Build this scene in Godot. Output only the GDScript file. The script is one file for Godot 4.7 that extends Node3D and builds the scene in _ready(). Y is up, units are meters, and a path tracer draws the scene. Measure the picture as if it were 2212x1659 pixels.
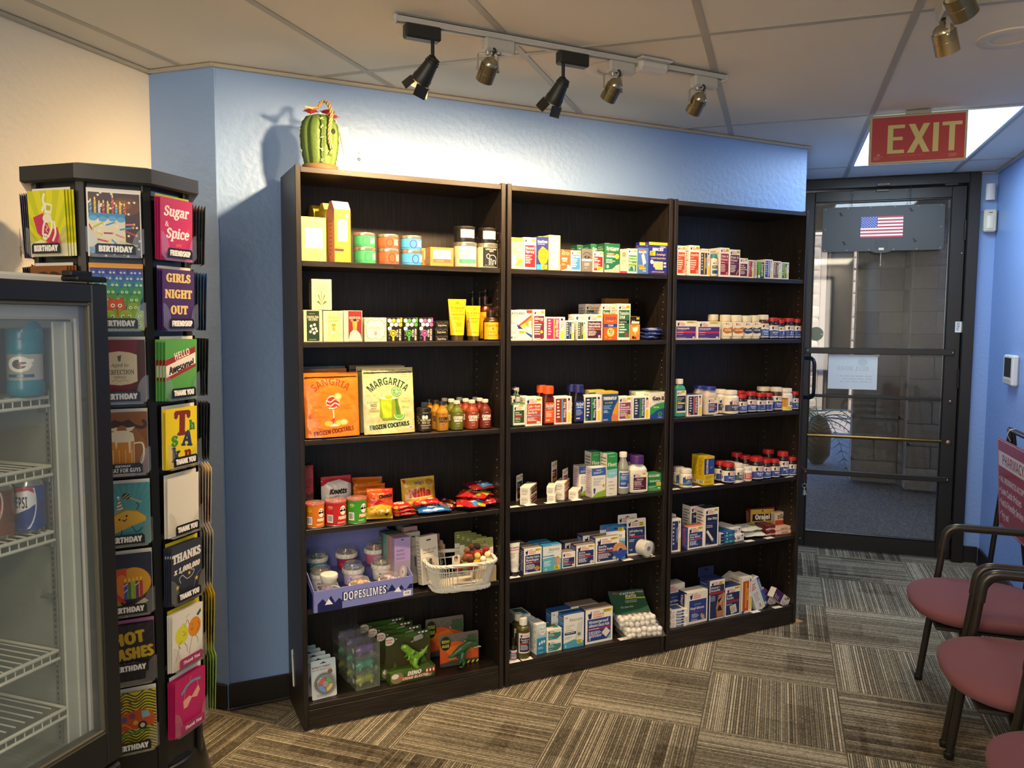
extends Node3D
const S2:=.70710678
var counts:={}
var mats:={}
var rng:=RandomNumberGenerator.new()
const PG:=2048
var pages:Array[Image]=[]
var page_mats:={}
var pen:=Vector2i(2,2)
var row_h:=0
var regions:={}
var fonts:={}
var glyphs:={}
var im:Image
var ox:=0
var oy:=0
var rw:=0
var rh:=0
func hexc(s:String)->Color:
	return Color.html(s)
func font_for(f:String)->Array:
	var key:="S" if f.contains("S")else "F" if f.contains("F")else "f" if f.contains("f")else "m" if f.contains("m")else "s"
	if not fonts.has(key):
		var sf:=SystemFont.new()
		sf.font_names=PackedStringArray([{"S":"Droid Sans","s":"Droid Sans","F":"Droid Serif","f":"Droid Serif","m":"Droid Sans Mono"}[key]])
		sf.font_weight=700 if key=="S" or key=="F" else 400
		sf.hinting=TextServer.HINTING_NONE
		fonts[key]=[sf,sf.get_rids()[0]]
	return[key,fonts[key][1]]
func glyph(f:String,ch:int)->Array:
	var fk:=font_for(f)
	var key:=str(fk[0],ch)
	if not glyphs.has(key):
		var ts:=TextServerManager.get_primary_interface()
		var g:int=ts.font_get_glyph_index(fk[1],100,ch,0)
		var c:Dictionary=ts.font_get_glyph_contours(fk[1],100,g)
		var adv:float=ts.font_get_glyph_advance(fk[1],100,g).x
		var cs:=[]
		var at:=0
		if c.has("points"):
			for e in c.contours:
				var poly:=PackedVector2Array()
				for i in range(at,e+1):
					var p:Vector3=c.points[i]
					poly.append(Vector2(p.x,p.y)/71.4)
				at=e+1
				cs.append(poly)
		glyphs[key]=[cs,adv/71.4]
	return glyphs[key]
func fill_polys(cs:Array,col:Color)->void:
	var rows:={}
	for poly in cs:
		var n:int=poly.size()
		for i in n:
			var a:Vector2=poly[i]
			var b:Vector2=poly[(i+1)%n]
			if a.y>b.y:
				var t:=a
				a=b
				b=t
			var y0:=maxi(int(ceil(a.y-.5)),0)
			var y1:=mini(int(ceil(b.y-.5)),rh)
			if y1<=y0:
				continue
			var k:=(b.x-a.x)/(b.y-a.y)
			for y in range(y0,y1):
				var x:=a.x+(y+.5-a.y)*k
				if rows.has(y):
					rows[y].append(x)
				else:
					rows[y]=[x]
	for y in rows:
		var xs:Array=rows[y]
		xs.sort()
		for i in range(0,xs.size()-1,2):
			var x0:=clampi(int(round(xs[i])),0,rw)
			var x1:=clampi(int(round(xs[i+1])),0,rw)
			if x1>x0:
				im.fill_rect(Rect2i(ox+x0,oy+y,x1-x0,1),col)
func px(x:float,y:float)->Vector2:
	return Vector2(x*rw/100.0,y*rh/100.0)
func rectp(x:float,y:float,w:float,h:float,c:Color)->void:
	var x0:=clampi(int(round(x*rw/100.0)),0,rw)
	var y0:=clampi(int(round(y*rh/100.0)),0,rh)
	var x1:=clampi(int(round((x+w)*rw/100.0)),0,rw)
	var y1:=clampi(int(round((y+h)*rh/100.0)),0,rh)
	if w>0 and x1==x0:x1=mini(x0+1,rw)
	if h>0 and y1==y0:y1=mini(y0+1,rh)
	if x1>x0 and y1>y0:
		im.fill_rect(Rect2i(ox+x0,oy+y0,x1-x0,y1-y0),c)
func ell(cx:float,cy:float,rx:float,ry:float,c:Color,a0:=.0,a1:=360.0)->void:
	var p:=PackedVector2Array()
	var n:=28
	for i in n+(0 if a1-a0>=360.0 else 1):
		var a:=deg_to_rad(a0+(a1-a0)*i/n)
		p.append(px(cx,cy)+Vector2(cos(a)*rx*rw,sin(a)*ry*rh)/100.0)
	fill_polys([p],c)
func stroke(pts:PackedVector2Array,w:float,c:Color)->void:
	for i in pts.size()-1:
		var a:=pts[i]
		var b:=pts[i+1]
		var d:=(b-a)
		if d.length()<.01:
			continue
		var n:=d.normalized().orthogonal()*maxf(w,1.0)/2.0
		var e:=d.normalized()*w*.3
		fill_polys([PackedVector2Array([a+n-e,b+n+e,b-n+e,a-n-e])],c)
func text_w(f:String,s:String)->float:
	var w:=.0
	for ch in s:
		w+=glyph(f,ch.unicode_at(0))[1]
	return w
func put_text(f:String,x:float,y:float,h:float,wmax:float,c:Color,s:String,ang:=.0)->void:
	var nat:=text_w(f,s)*h
	var kx:=1.0
	if wmax>0 and nat>wmax:
		kx=wmax/nat
	elif f.contains("w")and wmax>0:
		kx=wmax/maxf(nat,.01)
	var lean:=.22 if f.contains("i")else .0
	var cur:=.0 if f.contains("<")else-nat*kx if f.contains(">")else-nat*kx/2.0
	var t:=Transform2D(ang,Vector2(x,y))
	var bold:=f.contains("B")
	for ch in s:
		var g:=glyph(f,ch.unicode_at(0))
		var cs:=[]
		for poly in g[0]:
			var q:=PackedVector2Array()
			for p in poly:
				q.append(t*Vector2(cur+(p.x-p.y*lean)*h*kx,p.y*h+h/2.0))
			cs.append(q)
		if cs.size():
			fill_polys(cs,c)
			if bold:
				for off in[Vector2(h*.07,0),Vector2(-h*.07,0),Vector2(0,h*.05),Vector2(0,-h*.05)]:
					var cs2:=[]
					for q in cs:
						var q2:=PackedVector2Array()
						for p in q:q2.append(p+off)
						cs2.append(q2)
					fill_polys(cs2,c)
		cur+=g[1]*h*kx
func put_arc(f:String,cx:float,cy:float,r:float,h:float,a0:float,a1:float,c:Color,s:String)->void:
	var nat:=text_w(f,s)*h
	var span:=deg_to_rad(a1-a0)*r
	var k:=absf(span)/maxf(nat,.01)
	var cur:=.0
	var up:=a1>a0
	for ch in s:
		var g:=glyph(f,ch.unicode_at(0))
		var cs:=[]
		for poly in g[0]:
			var q:=PackedVector2Array()
			for p in poly:
				var u:float=(cur+p.x*h)/nat
				var a:=deg_to_rad(lerpf(a0,a1,u))
				var rr:float=r-p.y*h if up else r+p.y*h
				q.append(Vector2(cx+sin(a)*rr,cy-cos(a)*rr))
			cs.append(q)
		if cs.size():
			fill_polys(cs,c)
		cur+=g[1]*h
	k=k
func greek(x:float,y:float,w:float,h:float,n:int,c:Color)->void:
	for i in n:
		var yy:=y+h*i/n
		var cur:=x
		var stop:=x+w*rng.randf_range(.6,1.0)
		while cur<stop:
			var l:=minf(rng.randf_range(w*.06,w*.22),stop-cur)
			rectp(cur,yy,l,h/n*.5,c)
			cur+=l+w*.03
func logo(x:float,y:float,w:float)->void:
	var h:=w*.42*rw/rh
	var b:=hexc("1b2358")
	var cw:=w*.27
	fill_polys([PackedVector2Array([px(x,y+h*.3),px(x+cw,y+h*.3),px(x+cw*.8,y+h),px(x+cw*.2,y+h)])],b)
	fill_polys([PackedVector2Array([px(x+cw*.55,y+h*.3),px(x+cw*.8,y),px(x+cw*.98,y+h*.08),px(x+cw*.75,y+h*.35)])],b)
	var red:=hexc("c8313a")
	var i:=0
	for s in["GOOD","NEIGHBOR","PHARMACY"]:
		put_text("S<",px(x+cw*1.25,0).x,px(0,y+h*(.18+.34*i)).y,h*.25*rh/100.0,w*.72*rw/100.0,red,s)
		i+=1
func paint(cmd:String)->void:
	for line in cmd.split(";",false):
		var a:=line.strip_edges().split(" ",false)
		if a.is_empty():
			continue
		var f:=PackedFloat32Array()
		for s in a:f.append(s.to_float())
		match a[0]:
			"b":rectp(0,0,100,100,hexc(a[1]))
			"g","h":
				var c1:=hexc(a[1])
				var c2:=hexc(a[2])
				for i in 40:
					if a[0]=="g":rectp(0,i*2.5,100,2.6,c1.lerp(c2,i/39.0))
					else:rectp(i*2.5,0,2.6,100,c1.lerp(c2,i/39.0))
			"r":rectp(f[1],f[2],f[3],f[4],hexc(a[5]))
			"o":ell(f[1],f[2],f[3],f[4],hexc(a[5]),f[6]if a.size()>7 else .0,f[7]if a.size()>7 else 360.0)
			"p","l":
				var pts:=PackedVector2Array()
				for i in range(2 if a[0]=="p" else 3,a.size()-1,2):
					pts.append(px(f[i],f[i+1]))
				if a[0]=="p":fill_polys([pts],hexc(a[1]))
				else:stroke(pts,f[2]*rw/100.0,hexc(a[1]))
			"c":
				var cu:=Curve2D.new()
				var n:=(a.size()-3)/2
				for i in n:
					var p0:=px(f[3+2*maxi(i-1,0)],f[4+2*maxi(i-1,0)])
					var p1:=px(f[3+2*mini(i+1,n-1)],f[4+2*mini(i+1,n-1)])
					cu.add_point(px(f[3+2*i],f[4+2*i]),(p0-p1)/6.0,(p1-p0)/6.0)
				stroke(cu.tessellate(4,4.0),f[2]*rw/100.0,hexc(a[1]))
			"t":
				var s:=" ".join(a.slice(7)).replace("_"," ")
				if a[1].contains("v"):put_text(a[1],f[2]*rw/100.0,f[3]*rh/100.0,f[4]*rw/100.0,f[5]*rh/100.0,hexc(a[6]),s,PI/2)
				else:put_text(a[1],f[2]*rw/100.0,f[3]*rh/100.0,f[4]*rh/100.0,f[5]*rw/100.0,hexc(a[6]),s)
			"T":
				put_text(a[1],f[2]*rw/100.0,f[3]*rh/100.0,f[4]*rh/100.0,f[5]*rw/100.0,hexc(a[7])," ".join(a.slice(8)).replace("_"," "),deg_to_rad(f[6]))
			"a":put_arc(a[1],f[2]*rw/100.0,f[3]*rh/100.0,f[4]*rw/100.0,f[5]*rh/100.0,f[6],f[7],hexc(a[8])," ".join(a.slice(9)).replace("_"," "))
			"L":greek(f[1],f[2],f[3],f[4],int(f[5]),hexc(a[6]))
			"k":logo(f[1],f[2],f[3])
			"y":
				rectp(f[1],f[2],f[3],f[4],hexc("ecd232"))
				greek(f[1]+f[3]*.1,f[2]+f[4]*.2,f[3]*.8,f[4]*.8,2,hexc("4a4420"))
			"q":
				rectp(f[1],f[2],f[3],f[4],Color.WHITE)
				var cur:=f[1]+f[3]*.08
				while cur<f[1]+f[3]*.9:
					var l:=f[3]*rng.randf_range(.015,.05)
					rectp(cur,f[2]+f[4]*.1,l,f[4]*.75,Color.BLACK)
					cur+=l+f[3]*rng.randf_range(.02,.05)
			"z":
				for i in int(f[2]):
					ell(rng.randf()*100.0,rng.randf()*100.0,f[3],f[3]*rw/rh,hexc(a[1]))
			"s":
				var p:=PackedVector2Array()
				for i in 10:
					var r:=f[3]*rw/100.0*(1.0 if i%2==0 else .42)
					p.append(px(f[1],f[2])+Vector2(sin(i*PI/5),-cos(i*PI/5))*r)
				fill_polys([p],hexc(a[4]))
			"x":
				var p:=PackedVector2Array()
				for i in 6:
					p.append(px(f[1],f[2])+Vector2(sin(i*PI/3),-cos(i*PI/3))*f[3]*rw/100.0)
				fill_polys([p],hexc(a[4]))
			"K":
				var c:=hexc(a[4])
				var r:=f[3]
				var kk:=float(rw)/rh
				fill_polys([PackedVector2Array([px(f[1]-r,f[2]),px(f[1]-r*.9,f[2]-r*1.25*kk),px(f[1]-r*.3,f[2]-r*.8*kk),px(f[1]+r*.3,f[2]-r*.8*kk),px(f[1]+r*.9,f[2]-r*1.25*kk),px(f[1]+r,f[2])])],c.darkened(.12))
				ell(f[1],f[2]+r*.6*kk,r*1.12,r*1.5*kk,c)
				for sx in[-.42,.42]:
					ell(f[1]+r*sx,f[2],r*.26,r*.26*kk,Color("f4f1e2"))
					ell(f[1]+r*sx,f[2],r*.1,r*.1*kk,Color("1a1a14"))
					stroke(PackedVector2Array([px(f[1]+r*sx*.6,f[2]+r*.55*kk),px(f[1]+r*sx*2.2,f[2]+r*.45*kk)]),1.0,c.darkened(.6))
				ell(f[1],f[2]+r*.38*kk,r*.12,r*.09*kk,c.darkened(.7))
			"R":
				for i in int(f[3]):
					var a0:=TAU*i/f[3]
					var a1:=a0+PI/f[3]
					fill_polys([PackedVector2Array([px(f[1],f[2]),px(f[1],f[2])+Vector2(cos(a0),sin(a0))*rh*2,px(f[1],f[2])+Vector2(cos(a1),sin(a1))*rh*2])],hexc(a[4]))
func region(cmd:String,wm:float,hm:float,dpm:=2200.0)->Array:
	var w:=maxi(int(wm*dpm),6)
	var h:=maxi(int(hm*dpm),6)
	var key:="%s|%d|%d"%[cmd,w,h]
	if regions.has(key):
		return regions[key]
	if pen.x+w+4>PG:
		pen=Vector2i(2,pen.y+row_h+4)
		row_h=0
	if pages.is_empty()or pen.y+h+4>PG:
		pages.append(Image.create_empty(PG,PG,false,Image.FORMAT_RGB8))
		pen=Vector2i(2,2)
		row_h=0
	im=pages[-1]
	ox=pen.x
	oy=pen.y
	rw=w
	rh=h
	rng.seed=hash(cmd)
	paint(cmd)
	for m in 2:
		im.blit_rect(im,Rect2i(ox,oy,w,1),Vector2i(ox,oy-1-m))
		im.blit_rect(im,Rect2i(ox,oy+h-1,w,1),Vector2i(ox,oy+h+m))
		im.blit_rect(im,Rect2i(ox,oy,1,h),Vector2i(ox-1-m,oy))
		im.blit_rect(im,Rect2i(ox+w-1,oy,1,h),Vector2i(ox+w+m,oy))
	pen.x+=w+5
	row_h=maxi(row_h,h)
	var r:=[pages.size()-1,Rect2((ox+.5)/PG,(oy+.5)/PG,(w-1.0)/PG,(h-1.0)/PG)]
	regions[key]=r
	return r
func pmat(page:int,finish:="card")->StandardMaterial3D:
	var key:=str(page,finish)
	if not page_mats.has(key):
		var m:=StandardMaterial3D.new()
		m.resource_name="print_"+finish
		m.roughness={"card":.42,"gloss":.18,"film":.24,"matte":.7,"paper":.55,"can":.25}[finish]
		if finish=="can":m.metallic=.35
		page_mats[key]=[m,page]
	return page_mats[key][0]
func finish_pages()->void:
	var tex:=[]
	for p in pages:
		tex.append(ImageTexture.create_from_image(p))
	for key in page_mats:
		page_mats[key][0].albedo_texture=tex[page_mats[key][1]]
func mat(hex:String,rough:=.5,metal:=.0,extra:="")->StandardMaterial3D:
	var key:=str(hex,"_",rough,"_",metal,extra)
	if not mats.has(key):
		var m:=StandardMaterial3D.new()
		m.resource_name="m_"+hex
		m.albedo_color=Color.html(hex)
		m.roughness=rough
		m.metallic=metal
		if extra=="clear":
			m.transparency=BaseMaterial3D.TRANSPARENCY_ALPHA
		mats[key]=m
	return mats[key]
func glass(hex:String,alpha:float,rough:=.03)->StandardMaterial3D:
	var m:=mat(hex,rough,.0,"glass%.2f"%alpha)
	m.albedo_color.a=alpha
	m.transparency=BaseMaterial3D.TRANSPARENCY_ALPHA
	return m
class MB:
	var v:=PackedVector3Array()
	var n:=PackedVector3Array()
	var t:=PackedVector2Array()
	var x:=Transform3D()
	func tri(a:Vector3,b:Vector3,c:Vector3,na:Vector3,nb:Vector3,nc:Vector3,ua:=Vector2(),ub:=Vector2(),uc:=Vector2())->void:
		var A:=x*a
		var B:=x*b
		var C:=x*c
		var NA:=(x.basis*na).normalized()
		var NB:=(x.basis*nb).normalized()
		var NC:=(x.basis*nc).normalized()
		if(B-A).cross(C-A).dot(NA+NB+NC)>.0:
			v.append(A); v.append(C); v.append(B)
			n.append(NA); n.append(NC); n.append(NB)
			t.append(ua); t.append(uc); t.append(ub)
		else:
			v.append(A); v.append(B); v.append(C)
			n.append(NA); n.append(NB); n.append(NC)
			t.append(ua); t.append(ub); t.append(uc)
	func quad(a:Vector3,b:Vector3,c:Vector3,d:Vector3,nn:Vector3,r:=Rect2())->void:
		var p:=r.position
		var e:=r.end
		tri(a,b,c,nn,nn,nn,p,Vector2(e.x,p.y),e)
		tri(a,c,d,nn,nn,nn,p,e,Vector2(p.x,e.y))
	func box(c:Vector3,s:Vector3,ch:=.0,uf:=Rect2(),us:=Rect2(),ut:=Rect2(),tile:=.0)->void:
		var h:=s/2.0
		var k:=minf(ch,minf(h.x,minf(h.y,h.z))*.9)
		var faces:=[]
		for ax in 3:
			for sg in[1.0,-1.0]:
				var nn:=Vector3()
				nn[ax]=sg
				var ux:=Vector3()
				var uy:=Vector3()
				if ax==0:
					ux=Vector3(0,0,-sg); uy=Vector3(0,1,0)
				elif ax==1:
					ux=Vector3(1,0,0); uy=Vector3(0,0,-sg)
				else:
					ux=Vector3(sg,0,0); uy=Vector3(0,1,0)
				var hx:=absf(ux.dot(h))-k
				var hy:=absf(uy.dot(h))-k
				var o:=c+nn*absf(nn.dot(h))
				var r:Rect2=us if ax==0 else ut if ax==1 else uf
				if tile>.0:
					r=Rect2((c.dot(ux)-hx)/tile,(-c.dot(uy)-hy)/tile,2*hx/tile,2*hy/tile)
				quad(o-ux*hx+uy*hy,o+ux*hx+uy*hy,o+ux*hx-uy*hy,o-ux*hx-uy*hy,nn,r)
		if k<=.0:
			return
		var m:=h-Vector3(k,k,k)
		for ax in 3:
			var b1:=(ax+1)%3
			var b2:=(ax+2)%3
			var rr:Rect2=uf if ax==0 or ax==1 else us
			for s1 in[1.0,-1.0]:
				for s2 in[1.0,-1.0]:
					var p:=Vector3()
					var q:=Vector3()
					p[b1]=s1*h[b1]; p[b2]=s2*m[b2]
					q[b1]=s1*m[b1]; q[b2]=s2*h[b2]
					var d:=Vector3()
					d[ax]=m[ax]
					var nn:=Vector3()
					nn[b1]=s1; nn[b2]=s2
					nn=nn.normalized()
					var uu:=Vector2(rr.position.x if s1<0 else rr.end.x,rr.position.y)
					var ue:=Vector2(uu.x,rr.end.y)
					tri(c+p+d,c+q+d,c+q-d,nn,nn,nn,uu,uu,ue)
					tri(c+p+d,c+q-d,c+p-d,nn,nn,nn,uu,ue,ue)
		for sx in[1.0,-1.0]:
			for sy in[1.0,-1.0]:
				for sz in[1.0,-1.0]:
					var nn:=Vector3(sx,sy,sz).normalized()
					tri(c+Vector3(sx*h.x,sy*m.y,sz*m.z),c+Vector3(sx*m.x,sy*h.y,sz*m.z),c+Vector3(sx*m.x,sy*m.y,sz*h.z),nn,nn,nn,uf.position,uf.position,uf.position)
	func grid(nu:int,nv:int,f:Callable,r:=Rect2(0,0,1,1),flip:=1.0,wrap:=false)->void:
		var p:=PackedVector3Array()
		for j in nv+1:
			for i in nu+1:
				p.append(f.call(float(i)/nu,float(j)/nv))
		var nn:=PackedVector3Array()
		for j in nv+1:
			for i in nu+1:
				var i0:=i-1 if i>0 else(nu-1 if wrap else 0)
				var i1:=i+1 if i<nu else(1 if wrap else nu)
				var du:=p[j*(nu+1)+i1]-p[j*(nu+1)+i0]
				var dv:=p[mini(j+1,nv)*(nu+1)+i]-p[maxi(j-1,0)*(nu+1)+i]
				if du.length_squared()<1e-14:
					var jj:=1 if j==0 else j-1
					du=p[jj*(nu+1)+i1]-p[jj*(nu+1)+i0]
				nn.append(dv.cross(du).normalized()*flip)
		for j in nv:
			for i in nu:
				var a:=j*(nu+1)+i
				var b:=a+1
				var c:=a+nu+2
				var d:=a+nu+1
				var ua:=r.position+r.size*Vector2(float(i)/nu,float(j)/nv)
				var uc:=r.position+r.size*Vector2(float(i+1)/nu,float(j+1)/nv)
				tri(p[a],p[b],p[c],nn[a],nn[b],nn[c],ua,Vector2(uc.x,ua.y),uc)
				tri(p[a],p[c],p[d],nn[a],nn[c],nn[d],ua,uc,Vector2(ua.x,uc.y))
	func lathe(prof:Array,seg:=20,sx:=1.0,sz:=1.0,pw:=2.0,r:=Rect2(0,0,1,1),a0:=.0,a1:=TAU)->void:
		var runs:=[]
		var run:=[prof[0]]
		for i in range(1,prof.size()):
			if prof[i]==prof[i-1]:
				runs.append(run)
				run=[prof[i]]
			else:
				run.append(prof[i])
		runs.append(run)
		var e:=2.0/pw
		for rn in runs:
			var m:int=rn.size()-1
			if m<1:
				continue
			var f:=func(u:float,w:float)->Vector3:
				var k:=(1.0-w)*m
				var i:=mini(int(k),m-1)
				var q0:Array=rn[i]
				var q1:Array=rn[i+1]
				var rad:float=lerpf(q0[0],q1[0],k-i)
				var yy:float=lerpf(q0[1],q1[1],k-i)
				var a:=a0+(a1-a0)*u
				var s:=sin(a)
				var c:=cos(a)
				return Vector3(signf(s)*pow(absf(s),e)*rad*sx,yy,signf(c)*pow(absf(c),e)*rad*sz)
			grid(seg,m,f,r,1.0,a1-a0>6.2)
	func disc(c:Vector3,rad:float,nn:Vector3,seg:=20,r:=Rect2(0,0,1,1),sx:=1.0,sz:=1.0,pw:=2.0)->void:
		var ux:=Vector3.UP.cross(nn)
		ux=Vector3.RIGHT if ux.length()<.01 else ux.normalized()
		var uy:=nn.cross(ux)
		if nn.y>.9:uy=Vector3.FORWARD
		var e:=2.0/pw
		for i in seg:
			var p:=[]
			var q:=[]
			for k in[i,i+1]:
				var a:float=TAU*k/seg
				var s:=signf(sin(a))*pow(absf(sin(a)),e)*sx
				var co:=signf(cos(a))*pow(absf(cos(a)),e)*sz
				p.append(c+(ux*s+uy*co)*rad)
				q.append(r.position+r.size*Vector2(.5+s*.5,.5-co*.5))
			tri(c,p[0],p[1],nn,nn,nn,r.get_center(),q[0],q[1])
	func tube(pts:PackedVector3Array,rad:float,seg:=8,closed:=false,rad2:=-1.0)->void:
		var m:=pts.size()
		var frames:=[]
		var prev:=Vector3()
		for i in m:
			var d:Vector3
			if closed:d=pts[(i+1)%m]-pts[(i-1+m)%m]
			else:d=pts[mini(i+1,m-1)]-pts[maxi(i-1,0)]
			d=d.normalized()
			if prev==Vector3():
				prev=Vector3.UP if absf(d.y)<.9 else Vector3.RIGHT
			var s:=(prev-d*prev.dot(d)).normalized()
			prev=s
			frames.append([pts[i],s,d.cross(s)])
		var last:=m if closed else m-1
		for i in last:
			var A:Array=frames[i]
			var B:Array=frames[(i+1)%m]
			var r0:=rad if rad2<0 else lerpf(rad,rad2,float(i)/(m-1))
			var r1:=rad if rad2<0 else lerpf(rad,rad2,float(i+1)/(m-1))
			for k in seg:
				var a0:=TAU*k/seg
				var a1:=TAU*(k+1)/seg
				var n0:Vector3=A[1]*cos(a0)+A[2]*sin(a0)
				var n1:Vector3=A[1]*cos(a1)+A[2]*sin(a1)
				var m0:Vector3=B[1]*cos(a0)+B[2]*sin(a0)
				var m1:Vector3=B[1]*cos(a1)+B[2]*sin(a1)
				tri(A[0]+n0*r0,A[0]+n1*r0,B[0]+m1*r1,n0,n1,m1)
				tri(A[0]+n0*r0,B[0]+m1*r1,B[0]+m0*r1,n0,m1,m0)
		if not closed:
			for e in[0,m-1]:
				var A:Array=frames[e]
				var nn:Vector3=(A[1]as Vector3).cross(A[2])*(-1.0 if e==0 else 1.0)
				var re:=rad if rad2<0 or e==0 else rad2
				for k in seg:
					var a0:=TAU*k/seg
					var a1:=TAU*(k+1)/seg
					tri(A[0],A[0]+(A[1]*cos(a0)+A[2]*sin(a0))*re,A[0]+(A[1]*cos(a1)+A[2]*sin(a1))*re,nn,nn,nn)
	func ball(c:Vector3,r:Vector3,nu:=14,nv:=9)->void:
		var f:=func(u:float,w:float)->Vector3:
			return c+Vector3(sin(TAU*u)*sin(PI*w)*r.x,cos(PI*w)*r.y,cos(TAU*u)*sin(PI*w)*r.z)
		grid(nu,nv,f,Rect2(0,0,1,1),1.0,true)
	func prism(poly:PackedVector2Array,z0:float,z1:float,r:=Rect2(0,0,1,1),bb:=Rect2())->void:
		var idx:=Geometry2D.triangulate_polygon(poly)
		if bb.size==Vector2():
			bb=Rect2(poly[0],Vector2())
			for p in poly:bb=bb.expand(p)
		for i in range(0,idx.size(),3):
			var q:=[]
			var w:=[]
			for k in 3:
				var p:=poly[idx[i+k]]
				q.append(p)
				w.append(r.position+r.size*Vector2((p.x-bb.position.x)/bb.size.x,1.0-(p.y-bb.position.y)/bb.size.y))
			var F:=Vector3(0,0,1)
			tri(Vector3(q[0].x,q[0].y,z1),Vector3(q[1].x,q[1].y,z1),Vector3(q[2].x,q[2].y,z1),F,F,F,w[0],w[1],w[2])
			tri(Vector3(q[0].x,q[0].y,z0),Vector3(q[1].x,q[1].y,z0),Vector3(q[2].x,q[2].y,z0),-F,-F,-F,w[0],w[1],w[2])
		var area:=.0
		for i in poly.size():
			area+=poly[i].cross(poly[(i+1)%poly.size()])
		for i in poly.size():
			var a:=poly[i]
			var b:=poly[(i+1)%poly.size()]
			var nn:=Vector3(b.y-a.y,a.x-b.x,0).normalized()*signf(area)
			var ua:=r.position+r.size*Vector2((a.x-bb.position.x)/bb.size.x,1.0-(a.y-bb.position.y)/bb.size.y)
			tri(Vector3(a.x,a.y,z1),Vector3(b.x,b.y,z1),Vector3(b.x,b.y,z0),nn,nn,nn,ua,ua,ua)
			tri(Vector3(a.x,a.y,z1),Vector3(b.x,b.y,z0),Vector3(a.x,a.y,z0),nn,nn,nn,ua,ua,ua)
	func mesh()->ArrayMesh:
		var a:=[]
		a.resize(Mesh.ARRAY_MAX)
		a[Mesh.ARRAY_VERTEX]=v
		a[Mesh.ARRAY_NORMAL]=n
		a[Mesh.ARRAY_TEX_UV]=t
		var m:=ArrayMesh.new()
		m.add_surface_from_arrays(Mesh.PRIMITIVE_TRIANGLES,a)
		return m
func numbered(called:String)->String:
	var k:int=counts.get(called,0)
	counts[called]=k+1
	return called if k==0 else "%s_%03d"%[called,k]
func tag(o:Node3D,label:String,category:String,group:="")->void:
	var w:=Array(label.split(" "))
	w=w.slice(0,16)
	while w[-1]in["of","the","on","a","in","at","and","with","by","behind","its","to"]:w.pop_back()
	o.set_meta("label"," ".join(w))
	o.set_meta("category",category)
	if group!="":
		o.set_meta("group",group)
func thing(called:String,label:String,category:String,at:=Vector3.ZERO,turn:=.0,group:="")->Node3D:
	var o:=Node3D.new()
	o.name=numbered(called)
	add_child(o)
	o.position=at
	o.rotation.y=turn
	tag(o,label,category,group)
	return o
func part(called:String,mb:MB,m:Material,parent:Node3D=null)->MeshInstance3D:
	var o:=MeshInstance3D.new()
	o.mesh=mb.mesh()
	o.material_override=m
	if parent==null:
		o.name=numbered(called)
		add_child(o)
	else:
		o.name=called
		parent.add_child(o,true)
	return o
func piece(called:String,m:Mesh,mt:Material,parent:Node3D,at:Transform3D)->MeshInstance3D:
	var o:=MeshInstance3D.new()
	o.name=called
	o.mesh=m
	o.material_override=mt
	o.transform=at
	parent.add_child(o,true)
	return o
func struct(called:String,mb:MB,m:Material,parent:Node3D=null)->MeshInstance3D:
	var o:=part(called,mb,m,parent)
	if parent==null:
		o.set_meta("kind","structure")
	return o
func AB(a:float,y:float,b:float)->Vector3:
	return Vector3((a+b)*S2,y,(a-b)*S2)
func abx()->Transform3D:
	return Transform3D(Basis(Vector3.UP,-PI/4),Vector3.ZERO)
func arcpts(pts:Array,rad:float,n:=6)->PackedVector3Array:
	var o:=PackedVector3Array()
	o.append(pts[0])
	for i in range(1,pts.size()-1):
		var p:Vector3=pts[i]
		var a:Vector3=(pts[i-1]-p)
		var b:Vector3=(pts[i+1]-p)
		var r:=minf(rad,minf(a.length(),b.length())*.49)
		var p0:=p+a.normalized()*r
		var p1:=p+b.normalized()*r
		for k in n+1:
			var u:=float(k)/n
			o.append(p0.lerp(p,u).lerp(p.lerp(p1,u),u))
	o.append(pts[-1])
	return o
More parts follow.
